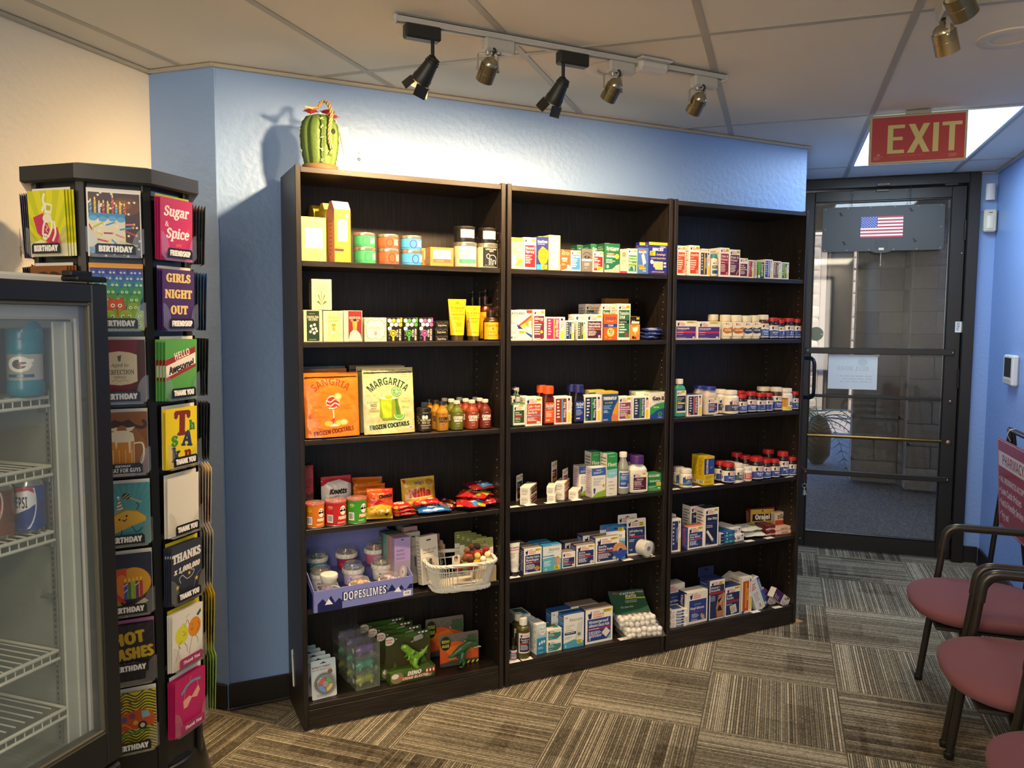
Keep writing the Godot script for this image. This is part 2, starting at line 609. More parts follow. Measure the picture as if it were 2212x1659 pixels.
func _ready()->void:
	rng.seed=7
	var cam:=Camera3D.new()
	cam.name="camera"
	add_child(cam)
	cam.transform=Transform3D(Basis(Vector3(.89754906,.00522327,.44088367),Vector3(.0296463,.99695201,-.07216497),Vector3(-.4399168,.07784217,.89465849)),Vector3(-.5405,1.4834,2.7892))
	cam.fov=51.989
	cam.near=.02
	cam.far=200.0
	cam.current=true
	var we:=WorldEnvironment.new()
	we.name="world"
	var env:=Environment.new()
	env.background_mode=Environment.BG_SKY
	var sm:=ProceduralSkyMaterial.new()
	sm.sky_top_color=Color(.32,.5,.82)
	sm.sky_horizon_color=Color(.78,.84,.9)
	sm.ground_horizon_color=Color(.7,.7,.68)
	sm.ground_bottom_color=Color(.42,.4,.37)
	sm.energy_multiplier=4.0
	var sky:=Sky.new()
	sky.sky_material=sm
	env.sky=sky
	env.tonemap_mode=Environment.TONE_MAPPER_LINEAR
	env.tonemap_exposure=1.0
	env.sdfgi_enabled=true
	env.ssao_enabled=true
	env.ssil_enabled=true
	we.environment=env
	add_child(we)
	var sun:=DirectionalLight3D.new()
	sun.name="sun"
	sun.light_color=Color(1.0,.93,.82)
	sun.light_energy=3.4
	sun.light_angular_distance=.5
	sun.shadow_enabled=true
	sun.sky_mode=DirectionalLight3D.SKY_MODE_LIGHT_ONLY
	add_child(sun)
	sun.look_at_from_position(Vector3.ZERO,AB(.45,-1.5,1.0))
	panel_light("troffer_light",2.245,2.135,Color(.84,.93,1.0),1.9,"fluorescent ceiling troffer glowing white beside the EXIT sign",1)
	panel_light("troffer_light",1.025,-2.745,Color(1.0,.92,.79),3.6,"fluorescent ceiling troffer behind the viewer above the sales floor",0)
	panel_light("troffer_light",2.245,-3.965,Color(1.0,.92,.79),2.4,"fluorescent ceiling troffer in the far rear corner of the ceiling",0)
	window_light()
	build_room()
	build_door()
	build_outside()
	build_bookcases()
	build_tracks()
	build_cooler()
	build_rack()
	build_seating()
	build_small()
	build_items()
	finish_pages()
func panel_light(called:String,a:float,b:float,c:Color,e:float,label:String,vis:int)->void:
	var o:=thing(called,label,"ceiling light",AB(a,2.405,b),-PI/4)
	var fr:=MB.new()
	for s in[-1.0,1.0]:
		fr.box(Vector3(s*.29,.012,0),Vector3(.016,.03,1.196),.002)
		fr.box(Vector3(0,.012,s*.59),Vector3(.564,.03,.016),.002)
	fr.box(Vector3(0,.05,0),Vector3(.6,.03,1.2))
	part("frame",fr,mat("d8d8d4",.4),o)
	var d:=MB.new()
	d.box(Vector3(0,.01,0),Vector3(.564,.006,1.164),.001)
	var m:=StandardMaterial3D.new()
	m.resource_name="diffuser"
	m.albedo_color=Color(.9,.9,.9)
	m.roughness=.5
	m.emission_enabled=true
	m.emission=c
	m.emission_energy_multiplier=1.7
	part("diffuser",d,m,o)
	var l:=AreaLight3D.new()
	l.name="panel_area_light"
	l.area_size=Vector2(.56,1.16)
	l.light_color=c
	l.light_energy=e
	l.area_range=12.0
	l.area_attenuation=2.0
	l.shadow_enabled=true
	o.add_child(l)
	l.position=Vector3(0,.004,0)
	l.rotation.x=-PI/2
func window_light()->void:
	var o:=thing("shop_window","bright shop window in the rear wall behind the photographer","window",AB(1.1,.75,-4.6),-PI/4)
	var fr:=MB.new()
	for x in[-1.22,.0,1.22]:fr.box(Vector3(x,.72,-.03),Vector3(.05,1.5,.06),.003)
	for y in[.0,1.45]:fr.box(Vector3(0,y,-.03),Vector3(2.49,.05,.06),.003)
	part("frame",fr,mat("24221f",.38,.2),o)
	var d:=MB.new()
	d.box(Vector3(0,.72,-.012),Vector3(2.4,1.4,.006))
	var m:=StandardMaterial3D.new()
	m.resource_name="window_pane_daylight"
	m.albedo_color=Color(.8,.8,.8)
	m.emission_enabled=true
	m.emission=Color(1.0,.95,.86)
	m.emission_energy_multiplier=1.2
	part("pane",d,m,o)
	var l:=AreaLight3D.new()
	l.name="window_area_light"
	l.area_size=Vector2(2.4,1.4)
	l.light_color=Color(1.0,.95,.87)
	l.light_energy=5.0
	l.area_range=14.0
	l.area_attenuation=2.0
	l.shadow_enabled=true
	o.add_child(l)
	l.position=Vector3(0,.72,-.07)
func noise_tex(freq:float,sd:int,oct:=3,size:=512,norm:=false,bump:=6.0)->NoiseTexture2D:
	var n:=FastNoiseLite.new()
	n.seed=sd
	n.frequency=freq
	n.noise_type=FastNoiseLite.TYPE_SIMPLEX_SMOOTH
	n.fractal_octaves=oct
	var t:=NoiseTexture2D.new()
	t.noise=n
	t.width=size
	t.height=size
	t.seamless=true
	t.as_normal_map=norm
	t.bump_strength=bump
	return t
var wall_bump:NoiseTexture2D
func wall_mat(hex:String)->StandardMaterial3D:
	if wall_bump==null:
		wall_bump=noise_tex(.022,5,4,768)
	var m:=mat(hex,.42,.0,"wall")
	m.heightmap_enabled=true
	m.heightmap_texture=wall_bump
	m.heightmap_scale=.16
	m.uv1_triplanar=true
	m.uv1_world_triplanar=true
	m.uv1_scale=Vector3(1.6,1.6,1.6)
	return m
func carpet_image(sd:int)->Image:
	var r:=RandomNumberGenerator.new()
	r.seed=sd
	var N:=512
	var img:=Image.create_empty(N,N,false,Image.FORMAT_RGB8)
	var cols:=[Color("b9af97"),Color("978e7a"),Color("7d7562"),Color("4b453b"),Color("aca28a"),Color("877e6b")]
	var blocks:=[]
	for i in 9:
		blocks.append([Rect2i(r.randi_range(0,N-60),r.randi_range(0,N-60),r.randi_range(60,240),r.randi_range(120,330)),r.randf_range(-.1,.06)])
	var x:=0
	var cream:=true
	while x<N:
		var w:=r.randi_range(4,8)
		var c:Color=cols[[0,4,1,5,2][r.randi_range(0,4)]]
		var y:=0
		while y<N:
			var l:=r.randi_range(3,9)
			var d:=r.randf_range(-.07,.07)
			for b in blocks:
				if b[0].has_point(Vector2i(x,y)):d+=b[1]
			img.fill_rect(Rect2i(x,y,w,l),Color(c.r+d,c.g+d,c.b+d*.9))
			y+=l
		x+=w
		var w2:=r.randi_range(2,4)
		y=0
		while y<N:
			var l:=r.randi_range(3,12)
			var d:=r.randf_range(-.03,.06)
			img.fill_rect(Rect2i(x,y,w2,l),Color(cols[3].r+d,cols[3].g+d,cols[3].b+d*.8))
			y+=l
		x+=w2
	return img
func ceiling_image()->Image:
	var r:=RandomNumberGenerator.new()
	r.seed=31
	var img:=Image.create_empty(732,1464,false,Image.FORMAT_RGB8)
	img.fill(Color("d9d2c4"))
	for i in 26000:
		var k:=r.randf_range(-.035,.03)
		img.fill_rect(Rect2i(r.randi_range(0,730),r.randi_range(0,1462),r.randi_range(1,3),r.randi_range(1,3)),Color(.85+k,.824+k,.77+k))
	for i in 5200:
		var x:=r.randf_range(0,732)
		var y:=r.randf_range(0,1464)
		var n:=r.randi_range(2,16)if r.randf()<.6 else r.randi_range(1,3)
		var dy:=r.randf_range(-.5,.5)
		var k:=r.randf_range(.35,.68)
		for j in n:
			img.fill_rect(Rect2i(int(x),int(y),1,2 if r.randf()<.4 else 1).intersection(Rect2i(0,0,732,1464)),Color(k,k*.95,k*.86))
			x+=1
			y+=dy+r.randf_range(-.7,.7)
	return img
func wood_image(sd:int,c0:Color,c1:Color)->Image:
	var n:=FastNoiseLite.new()
	n.seed=sd
	n.frequency=.06
	n.fractal_octaves=4
	var img:=Image.create_empty(256,512,false,Image.FORMAT_RGB8)
	for y in 512:
		for x in 256:
			var k:=n.get_noise_2d(x*2.2,y*.05)*.9+.5+n.get_noise_2d(x*5.0+900,y*.4)*.35
			img.set_pixel(x,y,c0.lerp(c1,clampf(k,0,1)))
	return img
func build_room()->void:
	var X:=abx()
	var fl:=MB.new()
	fl.x=X
	fl.box(Vector3(1.07,-.06,.82),Vector3(3.7,.108,8.2))
	var floor_n:=struct("floor",fl,mat("3a352c",.95))
	var cms:=[]
	for i in 3:
		var img:=carpet_image(50+i)
		var m:=StandardMaterial3D.new()
		m.resource_name="carpet"
		m.albedo_texture=ImageTexture.create_from_image(img)
		m.roughness=.95
		m.metallic_specular=.2
		m.heightmap_enabled=true
		m.heightmap_texture=m.albedo_texture
		m.heightmap_scale=.12
		cms.append(m)
	var tile:=MB.new()
	tile.box(Vector3(0,0,0),Vector3(.4988,.008,.4988),.0012,Rect2(0,0,1,1),Rect2(0,0,1,1),Rect2(0,0,1,1))
	var tm:=tile.mesh()
	var r:=RandomNumberGenerator.new()
	r.seed=4
	for i in range(-6,3):
		for j in range(-9,7):
			var a:=1.85+.5*i+.25
			var b:=.01+.5*j+.25
			if a<-.9 or a>3.0 or b<-4.6 or b>3.4:continue
			if b-a>.9 and b>.6 and a<1.5:continue
			var t:=Transform3D(Basis(Vector3.UP,-PI/4+(PI/2 if posmod(i+j,2)==1 else .0)+(PI if r.randf()<.5 else .0)),AB(a,-.004+r.randf_range(-.0004,.0),b))
			piece("carpet_tile",tm,cms[r.randi_range(0,2)],floor_n,t)
	var ce:=MB.new()
	ce.x=X
	ce.box(Vector3(1.07,2.50,.82),Vector3(4.4,.12,8.6))
	var ceil_n:=struct("ceiling",ce,mat("c8c2b4",.9))
	var cm:=StandardMaterial3D.new()
	cm.resource_name="ceiling_tile"
	cm.albedo_texture=ImageTexture.create_from_image(ceiling_image())
	cm.heightmap_enabled=true
	cm.heightmap_texture=cm.albedo_texture
	cm.heightmap_scale=.25
	cm.roughness=.92
	var ct:=MB.new()
	ct.box(Vector3.ZERO,Vector3(.604,.016,1.214),.002)
	var ctm:=ct.mesh()
	for i in range(-1,5):
		for j in range(-4,3):
			var a:=.11+.61*i+.305
			var b:=.305+1.22*j+.61
			if(i==3 and j==1)or(i==1 and j==-3)or(i==3 and j==-4):continue
			piece("ceiling_tile",ctm,cm,ceil_n,X*Transform3D(Basis(),Vector3(a,2.4155,-b)))
	var strip:=MB.new()
	strip.box(Vector3.ZERO,Vector3(.155,.016,1.214),.002)
	var strm:=strip.mesh()
	for j in range(-4,3):
		piece("ceiling_tile",strm,cm,ceil_n,X*Transform3D(Basis(),Vector3(-.582,2.4155,-(.305+1.22*j+.61))))
	var bm:=mat("a9a498",.45)
	for i in range(-1,6):
		var g:=MB.new()
		g.box(Vector3(0,.0065,0),Vector3(.024,.013,7.9),.001)
		g.x=Transform3D()
		piece("grid_bar",g.mesh(),bm,ceil_n,X*Transform3D(Basis(),Vector3(.11+.61*i,2.4045,-(-.76))))
	for j in range(-4,4):
		var g:=MB.new()
		g.box(Vector3(0,.0055,0),Vector3(3.46,.012,.024),.001)
		piece("grid_bar",g.mesh(),bm,ceil_n,X*Transform3D(Basis(),Vector3(1.07,2.4048,-(.305+1.22*j))))
	var blue:=wall_mat("86a6d9")
	var w:=MB.new()
	w.box(Vector3(1.237,1.2,-.36),Vector3(2.916,2.41,.12),.004)
	struct("wall_main",w,blue)
	w=MB.new()
	w.x=X
	w.box(Vector3(-.52,1.2,-.11),Vector3(.31,2.41,.12),.003)
	struct("wall_side",w,blue)
	w=MB.new()
	w.x=X
	w.box(Vector3(-.72,1.2,2.3),Vector3(.12,2.41,4.7))
	struct("wall_left",w,wall_mat("dcd6c8"))
	w=MB.new()
	w.x=X
	w.box(Vector3(1.628,1.2,-2.68),Vector3(.12,2.41,1.08),.003)
	struct("wall_return",w,blue)
	w=MB.new()
	w.x=X
	w.box(Vector3(2.86,1.2,.72),Vector3(.12,2.41,8.0))
	struct("wall_right",w,blue)
	w=MB.new()
	w.x=X
	w.box(Vector3(2.775,1.2,-3.23),Vector3(.15,2.41,.14),.004)
	struct("wall_door",w,blue)
	w=MB.new()
	w.x=X
	w.box(Vector3(1.07,1.2,4.68),Vector3(3.9,2.41,.12))
	struct("wall_rear",w,wall_mat("dcd6c8"))
	var tr:=MB.new()
	tr.box(Vector3(1.237,2.3985,-.291),Vector3(2.93,.013,.018),.002)
	struct("trim_1",tr,bm)
	tr=MB.new()
	tr.x=X
	tr.box(Vector3(-.51,2.3985,-.041),Vector3(.30,.013,.018),.002)
	struct("trim_2",tr,bm)
	tr=MB.new()
	tr.x=X
	tr.box(Vector3(-.651,2.3985,2.3),Vector3(.018,.013,4.7),.002)
	struct("trim_3",tr,bm)
	tr=MB.new()
	tr.x=X
	tr.box(Vector3(2.791,2.3985,.72),Vector3(.018,.013,7.7),.002)
	tr.box(Vector3(2.25,2.3985,-3.151),Vector3(1.1,.013,.018),.002)
	struct("trim_4",tr,bm)
	var cove:=mat("1f1c1a",.45)
	var bb:=MB.new()
	bb.box(Vector3(-.105,.052,-.295),Vector3(.235,.096,.012),.003)
	bb.box(Vector3(-.105,.006,-.289),Vector3(.235,.012,.024),.005)
	struct("baseboard_main",bb,cove)
	bb=MB.new()
	bb.x=X
	bb.box(Vector3(-.51,.052,-.045),Vector3(.28,.096,.012),.003)
	struct("baseboard_side",bb,cove)
	bb=MB.new()
	bb.x=X
	bb.box(Vector3(2.794,.052,.72),Vector3(.012,.1,7.7),.003)
	bb.box(Vector3(2.788,.006,.72),Vector3(.024,.012,7.7),.005)
	struct("baseboard_right",bb,cove)
	bb=MB.new()
	bb.x=X
	bb.box(Vector3(2.747,.052,-3.154),Vector3(.086,.1,.012),.003)
	struct("baseboard_door",bb,cove)
func build_door()->void:
	var X:=abx()
	var blk:=mat("24221f",.38,.2)
	var fr:=MB.new()
	fr.x=X
	fr.box(Vector3(2.672,1.2,-3.165),Vector3(.062,2.4,.11),.003)
	fr.box(Vector3(2.17,2.37,-3.165),Vector3(.944,.062,.11),.003)
	fr.box(Vector3(2.63,1.17,-3.2),Vector3(.024,2.34,.03),.002)
	var door:=struct("door_1",fr,blk)
	var lf:=MB.new()
	lf.x=X
	lf.box(Vector3(1.735,1.17,-3.175),Vector3(.075,2.32,.045),.003)
	lf.box(Vector3(2.597,1.17,-3.175),Vector3(.082,2.32,.045),.003)
	lf.box(Vector3(2.165,2.297,-3.175),Vector3(.784,.068,.0448),.003)
	lf.box(Vector3(2.165,.06,-3.175),Vector3(.784,.1,.0448),.003)
	struct("leaf_frame",lf,blk,door)
	var bead:=MB.new()
	bead.x=X
	bead.box(Vector3(1.776,1.185,-3.16),Vector3(.008,2.15,.02),.002)
	bead.box(Vector3(2.552,1.185,-3.16),Vector3(.008,2.15,.02),.002)
	bead.box(Vector3(2.164,2.259,-3.16),Vector3(.77,.008,.02),.002)
	bead.box(Vector3(2.164,.114,-3.16),Vector3(.77,.008,.02),.002)
	struct("glazing_bead",bead,mat("191816",.3),door)
	var gl:=MB.new()
	gl.x=X
	gl.box(Vector3(2.164,1.185,-3.178),Vector3(.79,2.16,.006))
	struct("pane",gl,glass("1c1d1a",.14),door)
	var bars:=[[1.312,.038,.866,2.176,.012],[1.018,.02,.775,2.165,.01],[.514,.034,.862,2.181,.012]]
	for q in bars:
		var m:=MB.new()
		m.x=X
		m.box(Vector3(q[3],q[0],-3.142),Vector3(q[2],q[1],q[4]),.003)
		struct("guard_bar",m,blk,door)
	var br:=MB.new()
	br.x=X
	br.tube(PackedVector3Array([Vector3(1.772,.757,-3.135),Vector3(2.556,.757,-3.135)]),.011,12)
	struct("push_rod",br,mat("7d6536",.22,.9),door)
	var ph:=MB.new()
	ph.x=X
	ph.tube(arcpts([Vector3(1.742,1.262,-3.15),Vector3(1.80,1.262,-3.07),Vector3(1.80,1.005,-3.07),Vector3(1.742,1.005,-3.15)],.05),.0115,12)
	struct("pull_handle",ph,mat("161514",.25,.3),door)
	var hg:=MB.new()
	hg.x=X
	for y in[2.06,1.15,.2]:
		hg.tube(PackedVector3Array([Vector3(2.636,y-.06,-3.146),Vector3(2.636,y+.06,-3.146)]),.007,10)
	struct("hinge",hg,mat("2a2826",.35,.5),door)
	var lk:=MB.new()
	lk.x=X*Transform3D(Basis(Vector3.RIGHT,PI/2),Vector3(2.6,.748,-3.152))
	lk.lathe([[.0,.0],[.017,.0],[.017,.0],[.017,.006],[.012,.01],[.0,.011]],18)
	lk.x=X*Transform3D(Basis(Vector3.RIGHT,PI/2),Vector3(2.6,1.005,-3.152))
	lk.lathe([[.0,.0],[.011,.0],[.011,.0],[.011,.008],[.0,.01]],14)
	struct("lock_cylinder",lk,mat("8a6a5c",.3,.8),door)
	var lb:=MB.new()
	lb.x=X
	lb.box(Vector3(2.625,1.47,-3.151),Vector3(.036,.066,.0012))
	struct("asset_label",lb,pm2("b e8e8e6;L 20 10 60 80 5 555555",.036,.066,lb),door)
	var la:=MB.new()
	la.x=X
	la.box(Vector3(2.165,2.352,-3.106),Vector3(.075,.018,.016),.002)
	la.box(Vector3(2.165,2.322,-3.148),Vector3(.075,.014,.012),.002)
	la.box(Vector3(2.545,2.34,-3.125),Vector3(.07,.018,.02),.002)
	struct("latch_plate",la,mat("4a4340",.35,.5),door)
	var rv:=MB.new()
	rv.x=X
	for q in[[2.138,2.354],[2.192,2.354],[2.138,2.324],[2.192,2.324],[1.99,2.315],[2.3,2.318],[1.757,1.312],[2.598,1.312],[1.77,.514],[2.602,.514],[2.62,1.92],[1.75,.06]]:
		rv.ball(Vector3(q[0],q[1],-3.132 if q[1]>.3 and q[1]<2.0 else-3.098 if q[1]>2.35 else-3.146),Vector3(.0045,.0045,.003),8,5)
	var rvn:=struct("rivet",rv,mat("c8c6c0",.25,.8),door)
	rvn.set_meta("kind","stuff")
func pm2(cmd:String,w:float,h:float,mb:MB,finish:="card")->StandardMaterial3D:
	var g:=region(cmd,w,h)
	var r:Rect2=g[1]
	for i in mb.t.size():
		mb.t[i]=r.position+r.size*mb.t[i]
	if mb.t.size()and mb.v.size():
		var loc:=mb.x.affine_inverse()
		var lo:=Vector3(1e9,1e9,1e9)
		var hi:=-lo
		for p in mb.v:
			lo=lo.min(loc*p)
			hi=hi.max(loc*p)
		for i in mb.v.size():
			var p:=loc*mb.v[i]
			mb.t[i]=r.position+r.size*Vector2((p.x-lo.x)/maxf(hi.x-lo.x,1e-6),1.0-(p.y-lo.y)/maxf(hi.y-lo.y,1e-6))
	return pmat(g[0],finish)
func rough_block(w:float,h:float,d:float,sd:int)->MB:
	var n:=FastNoiseLite.new()
	n.seed=sd
	n.frequency=9.0
	n.fractal_octaves=3
	var m:=MB.new()
	var f:=func(u:float,v:float)->Vector3:
		var e:=minf(minf(u,1-u)*w,minf(v,1-v)*h)
		var k:=clampf(e/.025,0,1)
		return Vector3((u-.5)*w,(.5-v)*h,k*(.012+.02*n.get_noise_2d(u*w,v*h)))
	m.grid(10,5,f)
	m.box(Vector3(0,0,-d/2),Vector3(w,h,d))
	return m
func build_outside()->void:
	var X:=abx()
	var g:=MB.new()
	g.x=X
	g.box(Vector3(4,-.08,-12.2),Vector3(40,.1,18.0))
	var gm:=mat("8f8a80",.9,.0,"aggregate")
	var gi:=Image.create_empty(512,512,false,Image.FORMAT_RGB8)
	gi.fill(Color("7d776d"))
	var r:=RandomNumberGenerator.new()
	r.seed=12
	for i in 9000:
		var k:=r.randf_range(.25,.85)
		gi.fill_rect(Rect2i(r.randi_range(0,509),r.randi_range(0,509),r.randi_range(2,5),r.randi_range(2,4)),Color(k,k*.96,k*.9))
	gm.albedo_color=Color.WHITE
	gm.albedo_texture=ImageTexture.create_from_image(gi)
	gm.uv1_triplanar=true
	gm.uv1_world_triplanar=true
	gm.uv1_scale=Vector3(1.1,1.1,1.1)
	struct("ground_outside",g,gm)
	var bm:=[mat("a39a8b",.95,0,"b"),mat("9a9080",.95,0,"b"),mat("aca392",.95,0,"b")]
	for k in bm.size():
		bm[k].heightmap_enabled=true
		bm[k].heightmap_texture=noise_tex(.12,9,4,256)if k==0 else bm[0].heightmap_texture
		bm[k].heightmap_scale=.9
		bm[k].uv1_triplanar=true
		bm[k].uv1_scale=Vector3(2.5,2.5,2.5)
	var shapes:=[]
	for k in 4:shapes.append(rough_block(.394,.194,.1,40+k).mesh())
	var half:=[]
	for k in 3:half.append(rough_block(.194,.194,.1,60+k).mesh())
	var walls:=[
		["wall_outside_near",2.68,3.7,5.43,13,.0],["wall_outside_recess",2.25,2.76,5.72,13,.2],["wall_outside_far",2.72,4.6,12.2,16,.0],["wall_outside_end",1.6,2.3,12.2,16,.1]]
	for q in walls:
		var core:=MB.new()
		core.x=X
		core.box(Vector3((q[1]+q[2])/2,q[4]*.1,-(q[3]+.12)),Vector3(q[2]-q[1]-.01,q[4]*.2,.2))
		var wn:=struct(q[0],core,mat("8a8175",.95))
		for c in q[4]:
			var a:float=q[1]
			var first:=true
			while a<q[2]-.05:
				var w:=.2 if first and c%2==1 else .4
				if a+w>q[2]+.01:w=.2
				if a+w>q[2]+.1:break
				first=false
				var ms:Array=shapes if w>.3 else half
				piece("block",ms[r.randi_range(0,ms.size()-1)],bm[r.randi_range(0,2)],wn,X*Transform3D(Basis(),Vector3(a+w/2,c*.2+.1,-(q[3]+r.randf_range(-.008,.004)))))
				a+=w
	var dk:=MB.new()
	dk.x=X
	dk.box(Vector3(2.5,1.6,-12.5),Vector3(.5,3.2,.1))
	var w1:=struct("window_1",dk,mat("20211f",.3))
	var fo:=MB.new()
	fo.x=X
	fo.box(Vector3(2.33,1.6,-12.36),Vector3(.06,3.2,.12),.004)
	struct("window_frame",fo,mat("3a342c",.5),w1)
	var sf:=MB.new()
	sf.x=X
	sf.box(Vector3(2.0,2.86,-5.4),Vector3(14.0,.1,4.2))
	sf.box(Vector3(2.0,2.72,-7.4),Vector3(14.0,.36,.2),.01)
	var roof:=struct("roof_outside",sf,mat("cbbfa6",.85))
	for b in[9.3,10.8]:
		var m:=MB.new()
		m.x=X
		m.box(Vector3(1.2,2.95,-b),Vector3(2.6,.22,.16),.01)
		struct("beam",m,mat("d4c7ad",.85),roof)
	var vent:=MB.new()
	vent.x=X
	for k in 9:vent.box(Vector3(2.25+.016*k,2.806,-6.3),Vector3(.008,.01,.5))
	struct("soffit_vent",vent,mat("8a8172",.7),roof)
	var up:=MB.new()
	up.x=X
	up.box(Vector3(1.0,2.9,.6),Vector3(12.0,.6,7.8))
	struct("roof_building",up,mat("b8ad98",.9))
	var jamb:=MB.new()
	jamb.x=X
	jamb.box(Vector3(-.9,1.45,-3.3),Vector3(4.9,2.9,.14))
	jamb.box(Vector3(5.3,1.45,-3.3),Vector3(4.9,2.9,.14))
	struct("wall_facade",jamb,mat("a39a8b",.9))
	var pl:=thing("sago_palm","green sago palm with feathery fronds growing outside the glass door","plant",AB(2.0,-.03,6.75),.0)
	var tk:=MB.new()
	tk.lathe([[.06,.0],[.13,.1],[.14,.35],[.08,.5],[.0,.54]],14)
	part("trunk",tk,mat("5a4a35",.95),pl)
	var leafm:=mat("5f7a38",.55,0,"leaf")
	leafm.backlight_enabled=true
	leafm.backlight=Color(.3,.4,.12)
	for i in 15:
		var fr:=MB.new()
		var az:=TAU*i/15.0+r.randf_range(-.15,.15)
		var lift:=r.randf_range(.15,.75)
		var L:=r.randf_range(.55,.8)
		var pts:=PackedVector3Array()
		for k in 15:
			var u:=k/14.0
			pts.append(Vector3(cos(az)*L*u,.48+lift*u-(.55+lift*.8)*u*u,sin(az)*L*u))
		fr.tube(pts,.006,5,false,.002)
		for k in range(2,14):
			for sd in[-1.0,1.0]:
				var d:=(pts[k]-pts[k-1]).normalized()
				var side:Vector3=d.cross(Vector3.UP).normalized()*sd
				var len:float=.15*sin(PI*(k/15.0)*.9+.25)
				var tip:Vector3=pts[k]+(side*.85+d*.5+Vector3(0,-.12,0))*len
				var wv:=d*.007
				var nn:=Vector3(0,1,0)
				fr.tri(pts[k]-wv,pts[k]+wv,tip,nn,nn,nn)
		part("frond",fr,leafm,pl)
func build_bookcases()->void:
	var c0:=Color("14110f")
	var c1:=Color("2e251f")
	var wi:=wood_image(3,c0,c1)
	var mv:=StandardMaterial3D.new()
	mv.resource_name="black_brown_veneer"
	mv.albedo_texture=ImageTexture.create_from_image(wi)
	mv.roughness=.42
	var wh:Image=wi.duplicate()
	wh.rotate_90(CLOCKWISE)
	var mh:StandardMaterial3D=mv.duplicate()
	mh.albedo_texture=ImageTexture.create_from_image(wh)
	var xs:=[.0,.808,1.613]
	var ws:=[.8,.794,.793]
	var lab:=["tall black-brown bookcase with the cactus on top, nearest the card rack","tall black-brown bookcase in the middle of the three","tall black-brown bookcase beside the glass exit door"]
	for k in 3:
		var o:=thing("bookcase",lab[k],"bookcase",Vector3(xs[k],0,0),.0,"three matching bookcases along the blue wall")
		var w:float=ws[k]
		for s in[.009,w-.009]:
			var m:=MB.new()
			m.box(Vector3(s,1.0125,-.14),Vector3(.018,2.015,.28),.0012,Rect2(),Rect2(),Rect2(),.35)
			part("side_panel",m,mv,o)
		var tp:=MB.new()
		tp.box(Vector3(w/2,2.005,-.141),Vector3(w-.037,.019,.277),.001,Rect2(),Rect2(),Rect2(),.35)
		part("top_panel",tp,mh,o)
		var bk:=MB.new()
		bk.box(Vector3(w/2,1.05,-.2765),Vector3(w-.037,1.9,.004),.0,Rect2(),Rect2(),Rect2(),.35)
		part("back_panel",bk,mv,o)
		for y in SHELF:
			var m:=MB.new()
			m.box(Vector3(w/2,y-.0095,-.139),Vector3(w-.038,.019,.268),.001,Rect2(),Rect2(),Rect2(),.35)
			part("shelf" if y>.2 else "bottom_shelf",m,mh,o)
		var pl:=MB.new()
		pl.box(Vector3(w/2,.042,-.013),Vector3(w-.037,.068,.018),.001,Rect2(),Rect2(),Rect2(),.35)
		part("plinth",pl,mh,o)
		var ph:=MB.new()
		for z in[-.035,-.235]:
			for i in 52:
				var y:=.2+.032*i
				for s in SHELF:
					if absf(y-s+.01)<.018:y=.0
				if y>.0 and absf(y-1.06)>.12:
					ph.box(Vector3(w-.0185,y,z),Vector3(.0012,.004,.004),.0003)
		var hn:=part("pin_hole",ph,mat("8d867c",.4),o)
		hn.set_meta("kind","stuff")
	var sh:=thing("wood_shim","small tan wooden shim under the corner of the bookcase by the door","shim",Vector3(2.425,.0,-.03),.12)
	var m:=MB.new()
	m.prism(PackedVector2Array([Vector2(-.03,0),Vector2(.035,0),Vector2(.035,.003),Vector2(-.03,.008)]),-.03,.028)
	part("wedge",m,mat("b98d5c",.7),sh)
const SHELF:=[1.694,1.411,1.0645,.7415,.451,.097]
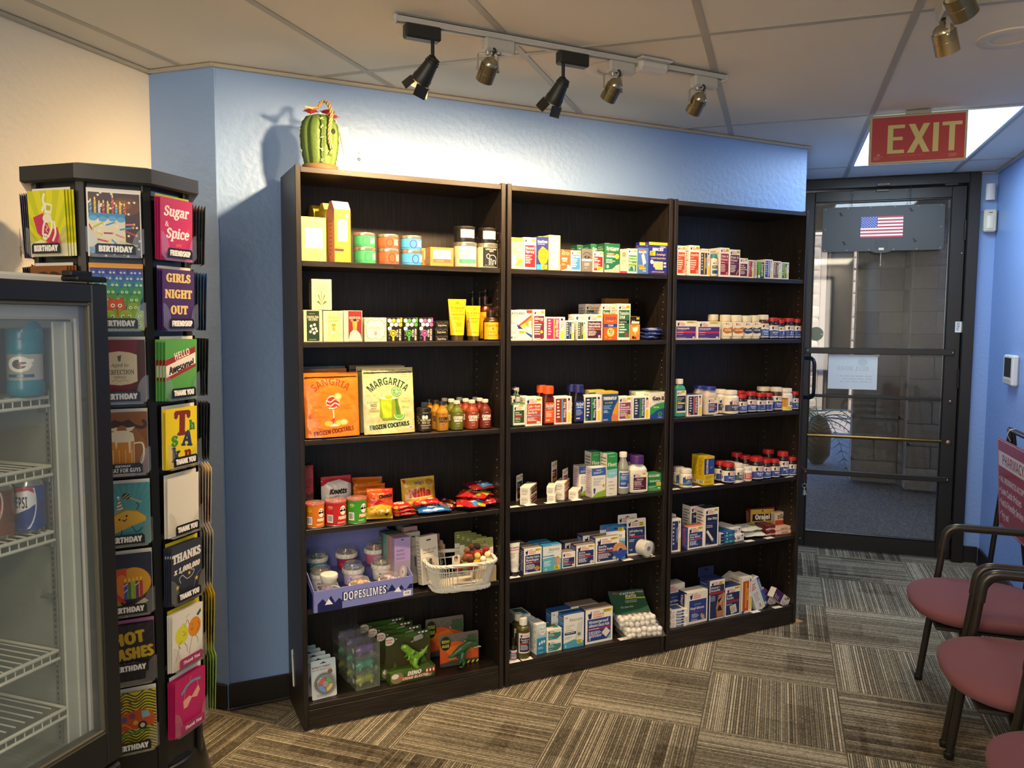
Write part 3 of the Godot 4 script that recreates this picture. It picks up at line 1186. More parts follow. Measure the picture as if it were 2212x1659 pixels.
func build_tracks()->void:
	var white:=mat("b9b6ae",.4)
	var tr:=thing("lighting_track","pale grey ceiling track over the bookcases that carries five lamp heads","lighting track",Vector3(.853,2.404,.436))
	var m:=MB.new()
	for s in[-1.0,1.0]:m.box(Vector3(0,-.0105,s*.0125),Vector3(1.27,.019,.009),.001)
	m.box(Vector3(0,-.003,0),Vector3(1.27,.005,.034),.001)
	part("rail",m,white,tr)
	m=MB.new()
	m.box(Vector3(0,-.012,0),Vector3(1.26,.006,.014))
	part("slot",m,mat("1a1918",.5),tr)
	m=MB.new()
	m.box(Vector3(.30,-.022,.004),Vector3(.125,.04,.058),.012)
	m.box(Vector3(.30,-.004,.004),Vector3(.135,.008,.085),.003)
	part("feed_box",m,mat("c4c1b9",.4),tr)
	m=MB.new()
	for s in[-1.0,1.0]:m.box(Vector3(s*.636,-.0115,0),Vector3(.012,.023,.036),.003)
	part("end_cap",m,white,tr)
	var g:="lamp heads on the track above the bookcases"
	black_head(Vector3(.304,2.383,.436),Vector3(-.30,-.62,-.50),"black spotlight with barn doors at the far left of the track, nearest the cactus",.034,g,2.3)
	can_head(Vector3(.563,2.383,.436),-.038,Vector3(-.05,-.66,-.6),"brushed metal spotlight on the track between the two black spotlights",g,1.1)
	black_head(Vector3(.837,2.383,.436),Vector3(-.16,-.65,-.55),"black spotlight with barn doors in the middle of the track, right of a metal one",-.036,g,1.1)
	can_head(Vector3(1.03,2.383,.436),-.033,Vector3(-.12,-.66,-.58),"tilted brushed metal spotlight on the track in front of the recessed downlight",g,1.1)
	can_head(Vector3(1.395,2.383,.436),-.03,Vector3(.0,-.66,-.6),"brushed metal spotlight at the right end of the track",g,1.1)
	var t2:=thing("lighting_track","short pale grey ceiling track near the EXIT sign, cut by the picture's top edge","lighting track",AB(2.0,2.404,-.45),-PI/4)
	m=MB.new()
	m.box(Vector3(0,-.0105,0),Vector3(.034,.019,1.45),.002)
	part("rail",m,white,t2)
	var g2:="pair of lit spotlights on the short track"
	can_head(AB(2.0,2.383,.19),.0,Vector3(.46,-.75,-.1),"lower lit metal spotlight hanging at the end of the short track by the EXIT sign",g2,.5,true)
	can_head(AB(1.985,2.383,-.08),.0,Vector3(.62,-.55,-.05),"upper lit metal spotlight at the top edge of the picture, its lamp glowing most",g2,.5,true)
	for q in[[.98,.56,"unlit recessed downlight with white trim ring behind the track's fourth lamp"],[2.26,.64,"recessed downlight with wide cream trim ring at the right picture edge"]]:
		var o:=thing("recessed_downlight",q[2],"downlight",AB(q[0],2.4065,q[1]))
		m=MB.new()
		m.lathe([[.055,-.002],[.06,-.006],[.095,-.004],[.098,.0],[.098,.002]],32)
		part("trim_ring",m,mat("cfc7b4",.45),o)
		m=MB.new()
		m.lathe([[.056,-.001],[.045,.02],[.045,.02],[.0,.021]],28)
		part("reflector",m,mat("b9ad8c",.3),o)
func dome(m:MB,r:float)->void:
	m.lathe([[.0,r*.75],[r*.45,r*.66],[r*.8,r*.35],[r*.93,.0]].map(func(p):return p),18)
func lamp_light(o:Node3D,at:Vector3,dir:Vector3,e:float,ang:float)->void:
	var l:=SpotLight3D.new()
	l.name="lamp_beam"
	l.light_color=Color(1.0,.84,.62)
	l.light_energy=e
	l.spot_angle=ang
	l.spot_angle_attenuation=1.0
	l.spot_range=8.0
	l.spot_attenuation=2.0
	l.light_size=.022
	l.shadow_enabled=true
	o.add_child(l)
	l.look_at_from_position(o.global_position+at,o.global_position+at+dir,Vector3(.1,.2,1))
func axis_basis(d:Vector3)->Basis:
	var y:=-d.normalized()
	var x:=y.cross(Vector3(0,0,1)).normalized()
	return Basis(x,y,x.cross(y))
func can_head(at:Vector3,dx:float,dir:Vector3,label:String,group:String,e:float,lit:=false)->void:
	var o:=thing("track_spotlight",label,"spotlight",at,.0,group)
	var turn:=-PI/4+PI/2 if lit else .0
	var yaw:=Basis(Vector3.UP,turn)
	var m:=MB.new()
	m.x=Transform3D(yaw,Vector3())
	m.box(Vector3(0,-.018,0),Vector3(.108,.042,.036),.007)
	part("adapter",m,mat("b5b2aa",.4),o)
	var piv:=Vector3(dx,-.098,.0)
	if lit:piv=Vector3(0,-.1,0)
	var steel:=mat("a89f8c",.3,.85)
	m=MB.new()
	m.x=Transform3D(yaw,Vector3())
	m.lathe([[.006,-.046],[.009,-.043],[.009,-.036]],10)
	m.x=Transform3D(yaw,Vector3(piv.x,0,0))
	m.lathe([[.007,-.05],[.009,-.046],[.009,-.036]],10)
	var pts:=arcpts([Vector3(-.035,-.098,0),Vector3(-.035,-.048,0),Vector3(.035,-.048,0),Vector3(.035,-.098,0)],.008,4)
	for i in pts.size()-1:
		var a:=pts[i]
		var b:=pts[i+1]
		var c:=(a+b)/2.0
		var d:=(b-a).normalized()
		var keep:=m.x
		m.x=m.x*Transform3D(Basis(d,Vector3(-d.y,d.x,0),Vector3(0,0,1)),c)
		m.box(Vector3(),Vector3((b-a).length()+.0006,.0016,.011))
		m.x=keep
	part("yoke",m,mat("b3aea2",.35,.6),o)
	var B:=axis_basis(dir)
	m=MB.new()
	m.x=Transform3D(B,piv)
	var k:=1.12 if lit else 1.0
	m.lathe([[.026*k,-.036*k],[.0285*k,-.036*k],[.0285*k,-.036*k],[.0285*k,-.008],[.0285*k,-.008],[.0278*k,-.0075],[.0278*k,-.0065],[.0285*k,-.006],[.0285*k,-.006],[.0285*k,.019],[.0285*k,.019],[.025*k,.0195]],28)
	part("can",m,mat("8f8267",.26,.9),o)
	m=MB.new()
	m.x=Transform3D(B,piv+B.y*.019)
	m.lathe([[.0255*k,.0],[.024*k,.01],[.017*k,.018],[.007,.022],[.006,.03],[.0,.03]],20)
	part("bulb_back",m,mat("9c937c",.16,.7),o)
	m=MB.new()
	for s in[-1.0,1.0]:
		m.x=Transform3D(yaw*Basis(Vector3(0,0,1),-s*PI/2),piv+yaw*Vector3(s*.0345,0,0))
		m.lathe([[.0,.006],[.004,.0055],[.0055,.003],[.0055,.0]],12)
	part("pivot_screw",m,mat("b3ada0",.3,.7),o)
	m=MB.new()
	var top:=piv+B.y*.048
	m.tube(arcpts([Vector3(piv.x*.6,-.04,.004),Vector3(piv.x+.012,-.03,.018),Vector3(piv.x+.02,-.045,.02),top+Vector3(.002,.008,0),top-B.y*.004],.02,6),.0032,8)
	part("cord",m,mat("1b1a18",.5),o)
	m=MB.new()
	m.x=Transform3D(B,piv-B.y*.0335*k)
	m.lathe([[.0,-.001],[.026*k,.0]],24)
	var gm:=StandardMaterial3D.new()
	gm.resource_name="lamp_lens"
	gm.albedo_color=Color(1,.95,.85)
	gm.emission_enabled=true
	gm.emission=Color(1.0,.84,.55)
	gm.emission_energy_multiplier=5.0
	part("lens",m,gm,o)
	lamp_light(o,piv-B.y*.038*k,dir,e,68.0)
func black_head(at:Vector3,dir:Vector3,label:String,dx:float,group:String,e:float)->void:
	var o:=thing("barn_door_spotlight",label,"spotlight",at,.0,group)
	var bk:=mat("23231f",.42)
	var m:=MB.new()
	m.box(Vector3(0,-.019,0),Vector3(.114,.044,.036),.005)
	part("adapter",m,bk,o)
	m=MB.new()
	m.tube(PackedVector3Array([Vector3(dx,-.038,0),Vector3(dx,-.086,0)]),.0058,12)
	m.ball(Vector3(dx,-.088,0),Vector3(.01,.01,.01),12,8)
	part("stem",m,bk,o)
	var B:=axis_basis(dir)
	var c:=Vector3(dx,-.098,0)-B.y*.028
	m=MB.new()
	m.x=Transform3D(B,c)
	m.lathe([[.028,-.045],[.0305,-.045],[.0305,-.045],[.0305,-.03],[.028,-.022],[.0235,.005],[.0215,.02],[.0185,.032],[.01,.041],[.0,.043]],26)
	m.x=Transform3D(B,c+B.y*.022)
	for k in 3:
		m.lathe([[.0222-.002*k,.007*k-.001],[.0242-.002*k,.007*k+.001],[.0218-.002*k,.007*k+.003]],22)
	part("housing",m,bk,o)
	for k in 4:
		m=MB.new()
		var fb:=Basis(B.y,TAU*k/4+.35)*B
		m.x=Transform3D(fb,c-B.y*.046+fb.z*.028)*Transform3D(Basis(Vector3.RIGHT,-.38),Vector3())
		m.box(Vector3(0,-.018,.0),Vector3(.044,.036,.0012))
		m.box(Vector3(0,.0,.0),Vector3(.012,.006,.003))
		part("barn_door",m,bk,o)
	m=MB.new()
	m.x=Transform3D(B,c-B.y*.043)
	m.lathe([[.0,-.001],[.0275,.0]],24)
	var gm:=StandardMaterial3D.new()
	gm.resource_name="lamp_lens"
	gm.albedo_color=Color(1,.95,.85)
	gm.emission_enabled=true
	gm.emission=Color(1.0,.84,.55)
	gm.emission_energy_multiplier=5.0
	part("lens",m,gm,o)
	lamp_light(o,c-B.y*.05,dir,e,70.0)
func build_cooler()->void:
	var o:=thing("drinks_cooler","white drinks cooler with a black framed glass door beside the card rack","cooler",AB(.10,0,0),-PI/4)
	var z0:=.91
	var z1:=1.53
	var zc:=(z0+z1)/2
	var wh:=mat("d9d9d2",.35)
	var m:=MB.new()
	m.box(Vector3(-.345,1.535,zc),Vector3(.58,.10,z1-z0),.006)
	m.box(Vector3(-.345,.25,zc),Vector3(.58,.42,z1-z0),.006)
	m.box(Vector3(-.345,.97,z0+.022),Vector3(.58,1.04,.044),.004)
	m.box(Vector3(-.345,.97,z1-.022),Vector3(.58,1.04,.044),.004)
	m.box(Vector3(-.615,.97,zc),Vector3(.04,1.04,z1-z0),.004)
	part("cabinet",m,wh,o)
	var lin:=mat("7f877c",.4)
	m=MB.new()
	m.box(Vector3(-.33,.975,z0+.066),Vector3(.53,1.02,.044),.003)
	m.box(Vector3(-.33,.975,z1-.066),Vector3(.53,1.02,.044),.003)
	m.box(Vector3(-.585,.975,zc),Vector3(.02,1.02,.53),.003)
	m.box(Vector3(-.33,.468,zc),Vector3(.53,.02,.53),.003)
	m.box(Vector3(-.33,1.475,zc),Vector3(.53,.02,.53),.003)
	part("liner",m,lin,o)
	m=MB.new()
	m.box(Vector3(-.062,.98,z0+.075),Vector3(.006,1.0,.05),.002)
	m.box(Vector3(-.056,.98,z0+.062),Vector3(.006,1.0,.02),.002)
	part("inner_lip",m,mat("c3c9bc",.3),o)
	var blk:=mat("1d1d1b",.36)
	m=MB.new()
	m.box(Vector3(-.022,.995,z0+.023),Vector3(.044,1.144,.046),.003)
	m.box(Vector3(-.022,.995,z1-.023),Vector3(.044,1.144,.046),.003)
	m.box(Vector3(-.022,1.545,zc),Vector3(.0438,.044,.53),.003)
	m.box(Vector3(-.022,.465,zc),Vector3(.0438,.085,.53),.003)
	var door:=part("door",m,blk,o)
	m=MB.new()
	m.box(Vector3(-.012,1.015,zc),Vector3(.004,1.02,.53))
	part("pane",m,glass("aeb8b4",.1,.02),door)
	m=MB.new()
	for s in[[z0+.05,1.0],[z1-.05,1.0]]:m.box(Vector3(-.008,1.015,s[0]),Vector3(.012,1.03,.008),.002)
	m.box(Vector3(-.008,.511,zc),Vector3(.012,.008,.53),.002)
	m.box(Vector3(-.008,1.519,zc),Vector3(.012,.008,.53),.002)
	part("glazing_trim",m,mat("5d5a4d",.3,.4),door)
	m=MB.new()
	m.box(Vector3(-.049,.995,z0+.026),Vector3(.01,1.1,.016),.003)
	part("gasket",m,mat("3a3a36",.6),door)
	m=MB.new()
	m.box(Vector3(-.02,1.577,z0+.045),Vector3(.05,.012,.085),.003)
	m.box(Vector3(-.025,1.588,z0+.06),Vector3(.03,.014,.06),.003)
	part("hinge",m,mat("1a1a19",.3,.4),o)
	m=MB.new()
	m.box(Vector3(-.03,.22,zc),Vector3(.05,.38,z1-z0),.006)
	for k in 9:m.box(Vector3(-.003,.08+.035*k,zc),Vector3(.008,.012,.5),.002)
	part("grille",m,mat("1c1c1a",.45),o)
	var st:=mat("8c8f8a",.35,.6)
	m=MB.new()
	m.box(Vector3(-.064-.03,.905,z0+.0905),Vector3(.016,.84,.005),.001)
	part("shelf_rail",m,st,o)
	m=MB.new()
	for k in 60:m.box(Vector3(-.094,.5+.0135*k,z0+.0932),Vector3(.005,.007,.001))
	var sl:=part("rail_slot",m,mat("2e302e",.6),o)
	sl.set_meta("kind","stuff")
	m=MB.new()
	m.box(Vector3(-.1,.845,z0+.103),Vector3(.03,.004,.022),.001)
	m.box(Vector3(-.115,.852,z0+.108),Vector3(.004,.018,.006),.001)
	part("shelf_clip",m,mat("a8aaa6",.3,.8),o)
	var wire:=MB.new()
	wire.tube(PackedVector3Array([Vector3(-.09,0,0),Vector3(-.565,0,0)]),.0019,6)
	var wm:=wire.mesh()
	var coat:=mat("d6dacb",.35)
	for y in[1.309,1.15,.997,.715,.58]:
		var zA:=z0+.098
		var zB:=z1-.098
		m=MB.new()
		var x0:=-.085 if y>.6 else-.065
		m.tube(PackedVector3Array([Vector3(x0,y,zA),Vector3(x0,y,zB)]),.0045,10)
		m.tube(PackedVector3Array([Vector3(x0,y-.02,zA-.004),Vector3(x0,y-.02,zB)]),.004,10)
		m.tube(PackedVector3Array([Vector3(-.565,y,zA),Vector3(-.565,y,zB)]),.004,8)
		for z in[zA,zB]:m.tube(PackedVector3Array([Vector3(x0,y,z),Vector3(-.565,y,z)]),.004,8)
		m.tube(PackedVector3Array([Vector3(-.33,y-.004,zA),Vector3(-.33,y-.004,zB)]),.003,6)
		for k in 18:m.tube(PackedVector3Array([Vector3(x0,y,zA+.02+.022*k),Vector3(x0,y-.02,zA+.02+.022*k)]),.0016,5)
		var sh:=part("wire_shelf",m,coat,o)
		for k in 18:piece("wire",wm,coat,sh,Transform3D(Basis(),Vector3(0,y+.003,zA+.02+.0225*k)))
		m=MB.new()
		m.box(Vector3(-.1,y-.03,z0+.098),Vector3(.03,.012,.006),.001)
		part("shelf_clip",m,st,o)
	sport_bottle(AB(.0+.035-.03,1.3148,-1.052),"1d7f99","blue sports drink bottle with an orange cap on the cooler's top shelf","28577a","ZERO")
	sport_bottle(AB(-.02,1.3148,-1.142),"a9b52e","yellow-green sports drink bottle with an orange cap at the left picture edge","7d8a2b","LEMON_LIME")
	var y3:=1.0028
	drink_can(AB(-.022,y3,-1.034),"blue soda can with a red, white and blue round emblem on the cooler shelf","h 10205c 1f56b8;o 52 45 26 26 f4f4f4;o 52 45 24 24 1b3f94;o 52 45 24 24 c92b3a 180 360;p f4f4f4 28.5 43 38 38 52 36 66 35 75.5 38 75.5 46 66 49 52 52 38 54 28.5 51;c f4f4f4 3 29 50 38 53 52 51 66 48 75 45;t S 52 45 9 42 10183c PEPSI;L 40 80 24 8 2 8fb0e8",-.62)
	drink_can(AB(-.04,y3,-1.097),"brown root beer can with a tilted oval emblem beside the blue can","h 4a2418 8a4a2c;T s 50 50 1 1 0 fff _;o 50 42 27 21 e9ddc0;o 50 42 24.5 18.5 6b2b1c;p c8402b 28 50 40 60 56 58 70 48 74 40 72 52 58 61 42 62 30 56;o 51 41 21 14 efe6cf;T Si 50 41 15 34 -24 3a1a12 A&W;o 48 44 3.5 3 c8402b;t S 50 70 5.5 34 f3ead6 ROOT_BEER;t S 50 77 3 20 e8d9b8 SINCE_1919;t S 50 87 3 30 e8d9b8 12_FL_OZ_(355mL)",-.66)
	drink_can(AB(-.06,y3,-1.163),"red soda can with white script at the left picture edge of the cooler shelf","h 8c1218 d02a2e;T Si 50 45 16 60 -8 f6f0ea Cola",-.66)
func sport_bottle(at:Vector3,hue:String,label:String,dark:String,flav:String)->void:
	var o:=thing("sports_drink_bottle",label,"bottle",at,-.62,"sports drink bottles in the cooler")
	var m:=MB.new()
	m.lathe([[.0,.001],[.03,.0],[.036,.004],[.038,.016],[.038,.03],[.0355,.036],[.0355,.095],[.037,.1],[.038,.115],[.036,.12],[.038,.128],[.038,.142],[.035,.158],[.026,.174],[.0195,.181],[.019,.192],[.0,.192]],28)
	part("body",m,mat(hue,.14,.0),o)
	m=MB.new()
	m.lathe([[.0,.188],[.0215,.188],[.0215,.188],[.0215,.207],[.0205,.2095],[.0205,.2095],[.0,.21]],26)
	part("cap",m,mat("c65a34",.4),o)
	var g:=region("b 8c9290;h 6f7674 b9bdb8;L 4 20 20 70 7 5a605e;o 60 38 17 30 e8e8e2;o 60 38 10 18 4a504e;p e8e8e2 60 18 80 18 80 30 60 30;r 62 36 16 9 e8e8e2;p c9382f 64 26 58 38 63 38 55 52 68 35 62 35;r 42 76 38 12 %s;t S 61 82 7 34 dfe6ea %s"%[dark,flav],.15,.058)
	m=MB.new()
	m.lathe([[.0362,.037],[.0362,.094]],24,1,1,2,g[1],-2.0,2.0)
	part("label",m,pmat(g[0],"gloss"),o)
func drink_can(at:Vector3,label:String,art:String,yaw:float)->void:
	var o:=thing("soda_can",label,"can",at,yaw,"soda cans in the cooler")
	var g:=region(art,.14,.105)
	var m:=MB.new()
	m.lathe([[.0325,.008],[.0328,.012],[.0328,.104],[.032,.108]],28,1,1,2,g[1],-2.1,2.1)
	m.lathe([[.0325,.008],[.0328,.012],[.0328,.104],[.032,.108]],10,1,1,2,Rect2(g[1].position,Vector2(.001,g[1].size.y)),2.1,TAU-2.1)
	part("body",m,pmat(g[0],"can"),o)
	m=MB.new()
	m.lathe([[.0,.002],[.024,.002],[.026,.0],[.0325,.008]],24)
	m.lathe([[.032,.108],[.0272,.118],[.0278,.121],[.0268,.1215],[.0245,.1165],[.0,.117]],28)
	part("end",m,mat("c4c3bf",.25,.9),o)
	m=MB.new()
	m.lathe([[.0,.1185],[.009,.1185],[.009,.1175]],14,.8,1.3)
	part("tab",m,mat("b5b4b0",.25,.9),o)
const RY:=1.666
const RP:=.1925
func build_rack()->void:
	var yaw0:=.014
	var o:=thing("card_rack","tall black revolving greeting card rack with eight sides in the corner","display rack",Vector3(-.5575,0,.2517),yaw0)
	var blk:=mat("1e1d1b",.36)
	var apo:=.19
	var hw:=apo*tan(PI/8)
	for k in 8:
		var m:=MB.new()
		m.x=Transform3D(Basis(Vector3.UP,k*PI/4),Vector3())
		m.box(Vector3(0,1.03,apo-.012),Vector3(hw*2-.018,1.66,.004),.001)
		part("face_panel",m,mat("232321",.22),o)
		m=MB.new()
		m.x=Transform3D(Basis(Vector3.UP,(k+.5)*PI/4),Vector3())
		m.box(Vector3(0,1.03,apo*1.05),Vector3(.026,1.68,.012),.003)
		part("upright",m,blk,o)
	var rim:=MB.new()
	var oc:=func(rad:float)->Array:
		var a:=[]
		for k in 8:a.append(Vector3(sin((k+.5)*PI/4)*rad,0,cos((k+.5)*PI/4)*rad))
		return a
	var P0:Array=oc.call(.226)
	var P1:Array=oc.call(.236)
	var P2:Array=oc.call(.21)
	for k in 8:
		var j:=(k+1)%8
		var nn:Vector3=((P0[k]as Vector3)+(P0[j]as Vector3)).normalized()
		var Y:=Vector3.UP
		rim.quad(P1[k]+Y*1.882,P1[j]+Y*1.882,P1[j]+Y*1.845,P1[k]+Y*1.845,nn)
		rim.quad(P1[k]+Y*1.845,P1[j]+Y*1.845,P0[j]+Y*1.84,P0[k]+Y*1.84,(nn-Y).normalized())
		rim.quad(P2[k]+Y*1.888,P2[j]+Y*1.888,P1[j]+Y*1.882,P1[k]+Y*1.882,(nn+Y*3).normalized())
		rim.tri(Y*1.888,P2[k]+Y*1.888,P2[j]+Y*1.888,Y,Y,Y)
		rim.tri(Y*1.838,P0[k]+Y*1.84,P0[j]+Y*1.84,-Y,-Y,-Y)
	part("top_rim",rim,mat("24231f",.3),o)
	var bolts:=MB.new()
	for k in 8:
		bolts.x=Transform3D(Basis(Vector3.UP,k*PI/4)*Basis(Vector3.RIGHT,PI/2),Vector3(sin(k*PI/4),0,cos(k*PI/4))*.182+Vector3(0,1.825,0))
		bolts.lathe([[.006,.0],[.005,.004],[.0,.005]],10)
	part("bolt",bolts,mat("bdbab2",.25,.9),o)
	var sk:=MB.new()
	sk.lathe([[.245,.0],[.24,.03],[.215,.12],[.2,.2],[.19,.212],[.0,.214]],32)
	part("base",sk,mat("1c1b19",.3),o)
	var lab:={
		"-2":["BIRTHDAY","BIRTHDAY"],"-1":["BIRTHDAY","BIRTHDAY"],
		"0":["BIRTHDAY","BIRTHDAY","BIRTHDAY","BIRTHDAY|GREAT FOR GUYS","BIRTHDAY","BIRTHDAY","BIRTHDAY","BIRTHDAY"],
		"1":["FRIENDSHIP","FRIENDSHIP","THANK YOU","THANK YOU","THANK YOU","THANK YOU","~Thank You","~Thank You"],
		"2":["CONGRATS","BIRTHDAY","WEDDING","WEDDING","BABY","BABY","BABY","BLANK"]}
	for ks in lab:
		var k:=int(ks)
		for row in lab[ks].size():
			var s:String=lab[ks][row]
			var B:=Basis(Vector3.UP,k*PI/4)
			var base:=B*Vector3(0,0,.2)
			var y:float=RY-RP*row
			var raise:=.03 if k==0 and row==6 else .0
			var m:=MB.new()
			m.x=Transform3D(B,base+Vector3(0,y,0))
			var pts:=PackedVector2Array()
			for i in 9:pts.append(Vector2(-.068+.03*sin(i/8.0*PI/2),.058-.062*(1-cos(i/8.0*PI/2))))
			for i in 9:pts.append(Vector2(.038+.03*(1-cos(i/8.0*PI/2)),-.004+.062*sin(i/8.0*PI/2)))
			pts.append(Vector2(.068,-.006))
			pts.append(Vector2(.052,-.019))
			pts.append(Vector2(-.052,-.019))
			pts.append(Vector2(-.068,-.006))
			m.prism(pts,.0245,.0255)
			m.box(Vector3(0,-.0185,.012),Vector3(.11,.0012,.026))
			var pk:=part("pocket",m,glass("b9bcb8",.08,.06),o)
			var art:="b 1b1a19"
			if s.begins_with("~"):
				art="b 96305f;t Si 50 50 36 80 f4ecef %s"%s.substr(1).replace(" ","_")
			elif s.contains("|"):
				var q:=s.split("|")
				art+=";t S 50 26 20 60 f2f0ea %s;t S 50 68 40 90 f2f0ea %s"%[q[0],q[1].replace(" ","_")]
			else:
				art+=";t SB 50 50 54 84 f2f0ea %s"%s.replace(" ","_")
			var g:=region(art,.09,.026,3000)
			m=MB.new()
			m.x=Transform3D(B,base+Vector3(0,y+.002+raise,.0272))
			m.x.origin+=B*Vector3(0,0,.0272)-Vector3(0,0,.0272)
			var tab:=PackedVector2Array([Vector2(-.047,-.013),Vector2(.047,-.013),Vector2(.047,.008),Vector2(.042,.0135),Vector2(-.042,.0135),Vector2(-.047,.008)])
			m.prism(tab,-.0008,.0004,g[1])
			part("pocket_label",m,pmat(g[0],"gloss"),pk)
	build_cards(yaw0)
func card_mesh(cmd:String,w:float,h:float,finish:="card")->Array:
	var g:=region(cmd,w,h,2600)
	var m:=MB.new()
	m.box(Vector3(0,h/2,0),Vector3(w,h,.0012),.0,g[1],Rect2(g[1].position,Vector2()),Rect2(g[1].position,Vector2()))
	return[m.mesh(),pmat(g[0],finish)]
func build_cards(yaw0:float)->void:
	for c in CARDS:
		var k:int=c[0]
		var row:int=c[1]
		var n:int=c[2]
		var side:float=c[3]
		var B:=Basis(Vector3.UP,yaw0+k*PI/4)
		var y:float=RY-RP*row-.0165
		var cm:=card_mesh(c[5],.124,.168)
		var grp:="greeting cards in the revolving rack"
		if c[6]!="":
			var em:=card_mesh(c[6],.128,.176)
			var e:=part_mesh("envelope",em[0],em[1])
			e.transform=Transform3D(B*Basis(Vector3.RIGHT,.02),Vector3(-.5575,0,.2517)+B*Vector3(side*.35,y,.199-.0005))
			tag(e,c[7],"envelope","envelopes behind the greeting cards")
		for i in n:
			var d:=part_mesh("greeting_card",cm[0],cm[1])
			var f:=i+1.0-n
			d.transform=Transform3D(B*Basis(Vector3.RIGHT,.02+.005*i),Vector3(-.5575,0,.2517)+B*Vector3(side*.0+f*side*-.0+(i-n+1)*absf(side)*.55*signf(-side)*-1.0,y-.0004*i,.2035+(.0042 if k<2 else .0075)*i+(4-n)*.002))
			if i==n-1:tag(d,c[4],"greeting card",grp)
			else:tag(d,["second","third","fourth","fifth"][n-2-i]+" card of the stack behind the "+c[8],"greeting card","cards stacked behind the "+c[8])
func part_mesh(called:String,ms:Mesh,m:Material)->MeshInstance3D:
	var o:=MeshInstance3D.new()
	o.mesh=ms
	o.material_override=m
	o.name=numbered(called)
	add_child(o)
	return o
func build_seating()->void:
	var lab:=["burgundy upholstered armchair nearest the exit door, under the standing sign","burgundy upholstered armchair in the middle of the row of three","burgundy upholstered armchair cut off by the bottom right corner"]
	var o:=thing("waiting_chair",lab[0],"chair",AB(2.33,0,.95),-PI/4,"waiting room armchairs along the right wall")
	var fab:=StandardMaterial3D.new()
	fab.resource_name="burgundy_fabric"
	fab.albedo_color=Color("71434a")
	fab.roughness=.95
	fab.rim_enabled=true
	fab.rim=.25
	fab.rim_tint=.6
	fab.heightmap_enabled=true
	fab.heightmap_texture=noise_tex(.25,3,2,256)
	fab.heightmap_scale=.05
	fab.uv1_triplanar=true
	fab.uv1_scale=Vector3(4,4,4)
	var m:=MB.new()
	var f:=func(u:float,v:float)->Vector3:
		var a:=TAU*u
		var w:=PI*v
		var rr:=pow(sin(w),.55)
		var ex:=2.0/2.7
		var x:=signf(cos(a))*pow(absf(cos(a)),ex)*.245*rr
		var z:=signf(sin(a))*pow(absf(sin(a)),ex)*.255*rr
		return Vector3(x,.435+signf(cos(w))*pow(absf(cos(w)),.8)*.04,z)
	m.grid(40,18,f,Rect2(0,0,1,1),1.0,true)
	var nfix:=m
	part("seat",nfix,fab,o)
	m=MB.new()
	m.box(Vector3(.0,.392,0),Vector3(.36,.012,.4),.004)
	part("seat_pan",m,mat("2b2622",.6),o)
	m=MB.new()
	var g:=func(u:float,v:float)->Vector3:
		var a:=TAU*u
		var w:=PI*v
		var rr:=pow(sin(w),.5)
		var e:=2.0/3.0
		return Vector3(.31+.05*v-.0+signf(cos(a))*.0,0,0)+Vector3(signf(cos(w))*-.03*pow(absf(cos(w)),.8),.72+signf(sin(a))*pow(absf(sin(a)),e)*.16*rr,signf(cos(a))*pow(absf(cos(a)),e)*.235*rr)
	m.grid(32,14,g,Rect2(0,0,1,1),-1.0,true)
	part("backrest",m,fab,o)
	var tube:=mat("3a3631",.33,.55)
	for s in[-1.0,1.0]:
		m=MB.new()
		m.tube(arcpts([Vector3(-.152,.004,s*.28),Vector3(-.072,.655,s*.28),Vector3(.34,.655,s*.28),Vector3(.4,.004,s*.28)],.075,8),.0135,14)
		part("leg",m,tube,o)
		m=MB.new()
		m.tube(arcpts([Vector3(-.0835,.56,s*.28),Vector3(-.0715,.657,s*.28),Vector3(.3,.657,s*.28)],.075,8),.0168,14)
		part("armrest",m,mat("35322e",.28,.25),o)
		m=MB.new()
		m.tube(PackedVector3Array([Vector3(-.11,.385,s*.28),Vector3(-.09,.385,s*.15)]),.011,10)
		m.tube(PackedVector3Array([Vector3(.36,.385,s*.28),Vector3(.2,.385,s*.15)]),.011,10)
		part("bracket",m,tube,o)
		m=MB.new()
		m.lathe([[.0,.0],[.0155,.0],[.0165,.02],[.0135,.022]],14)
		m.x=Transform3D()
		var ft:=part("foot",m,mat("1b1a19",.5),o)
		ft.position=Vector3(-.152,0,s*.28)
	for k in[1,2]:
		var c:Node3D=o.duplicate()
		c.name=numbered("waiting_chair")
		add_child(c)
		c.position=AB(2.33,0,.95-.64*k)
		c.set_meta("label",lab[k])
	var s:=thing("sign_stand","black metal sign stand holding a red pharmacy sign behind the chairs","sign stand",AB(2.6,0,1.55),-PI/4)
	m=MB.new()
	for z in[-.275,.275]:
		m.tube(PackedVector3Array([Vector3(-.075,.0,z),Vector3(.012,1.0,z)]),.012,10)
		m.tube(PackedVector3Array([Vector3(.15,.0,z),Vector3(.02,.99,z)]),.012,10)
	m.tube(PackedVector3Array([Vector3(.01,1.0,-.287),Vector3(.01,1.0,.287)]),.012,10)
	part("frame",m,mat("1d1c1b",.4,.3),s)
	var art:="b ab3f49;r 1.5 1.2 97 .9 e9d5d2;r 1.5 97.8 97 .9 e9d5d2;r 1.5 1.2 1.2 97.5 e9d5d2;r 97.3 1.2 1.2 97.5 e9d5d2;r 4 14 92 17 efe2d6;t S 50 22.5 11 84 a23640 PHARMACY;t S< 5 45 6.5 88 f3e8e4 •_ALL_INSURANCES_ACCEPTED;t S< 5 58 7.5 70 f3e8e4 •_Low_Cash_Prices;t S< 5 71 7.5 76 f3e8e4 •_Fast_&_Friendly_Service;t S< 5 85 7.5 30 f3e8e4 •_Try_us!"
	var sg:=thing("pharmacy_sign","red sign with white PHARMACY lettering hanging in the black stand","sign",AB(2.6,.56,1.55),-PI/4)
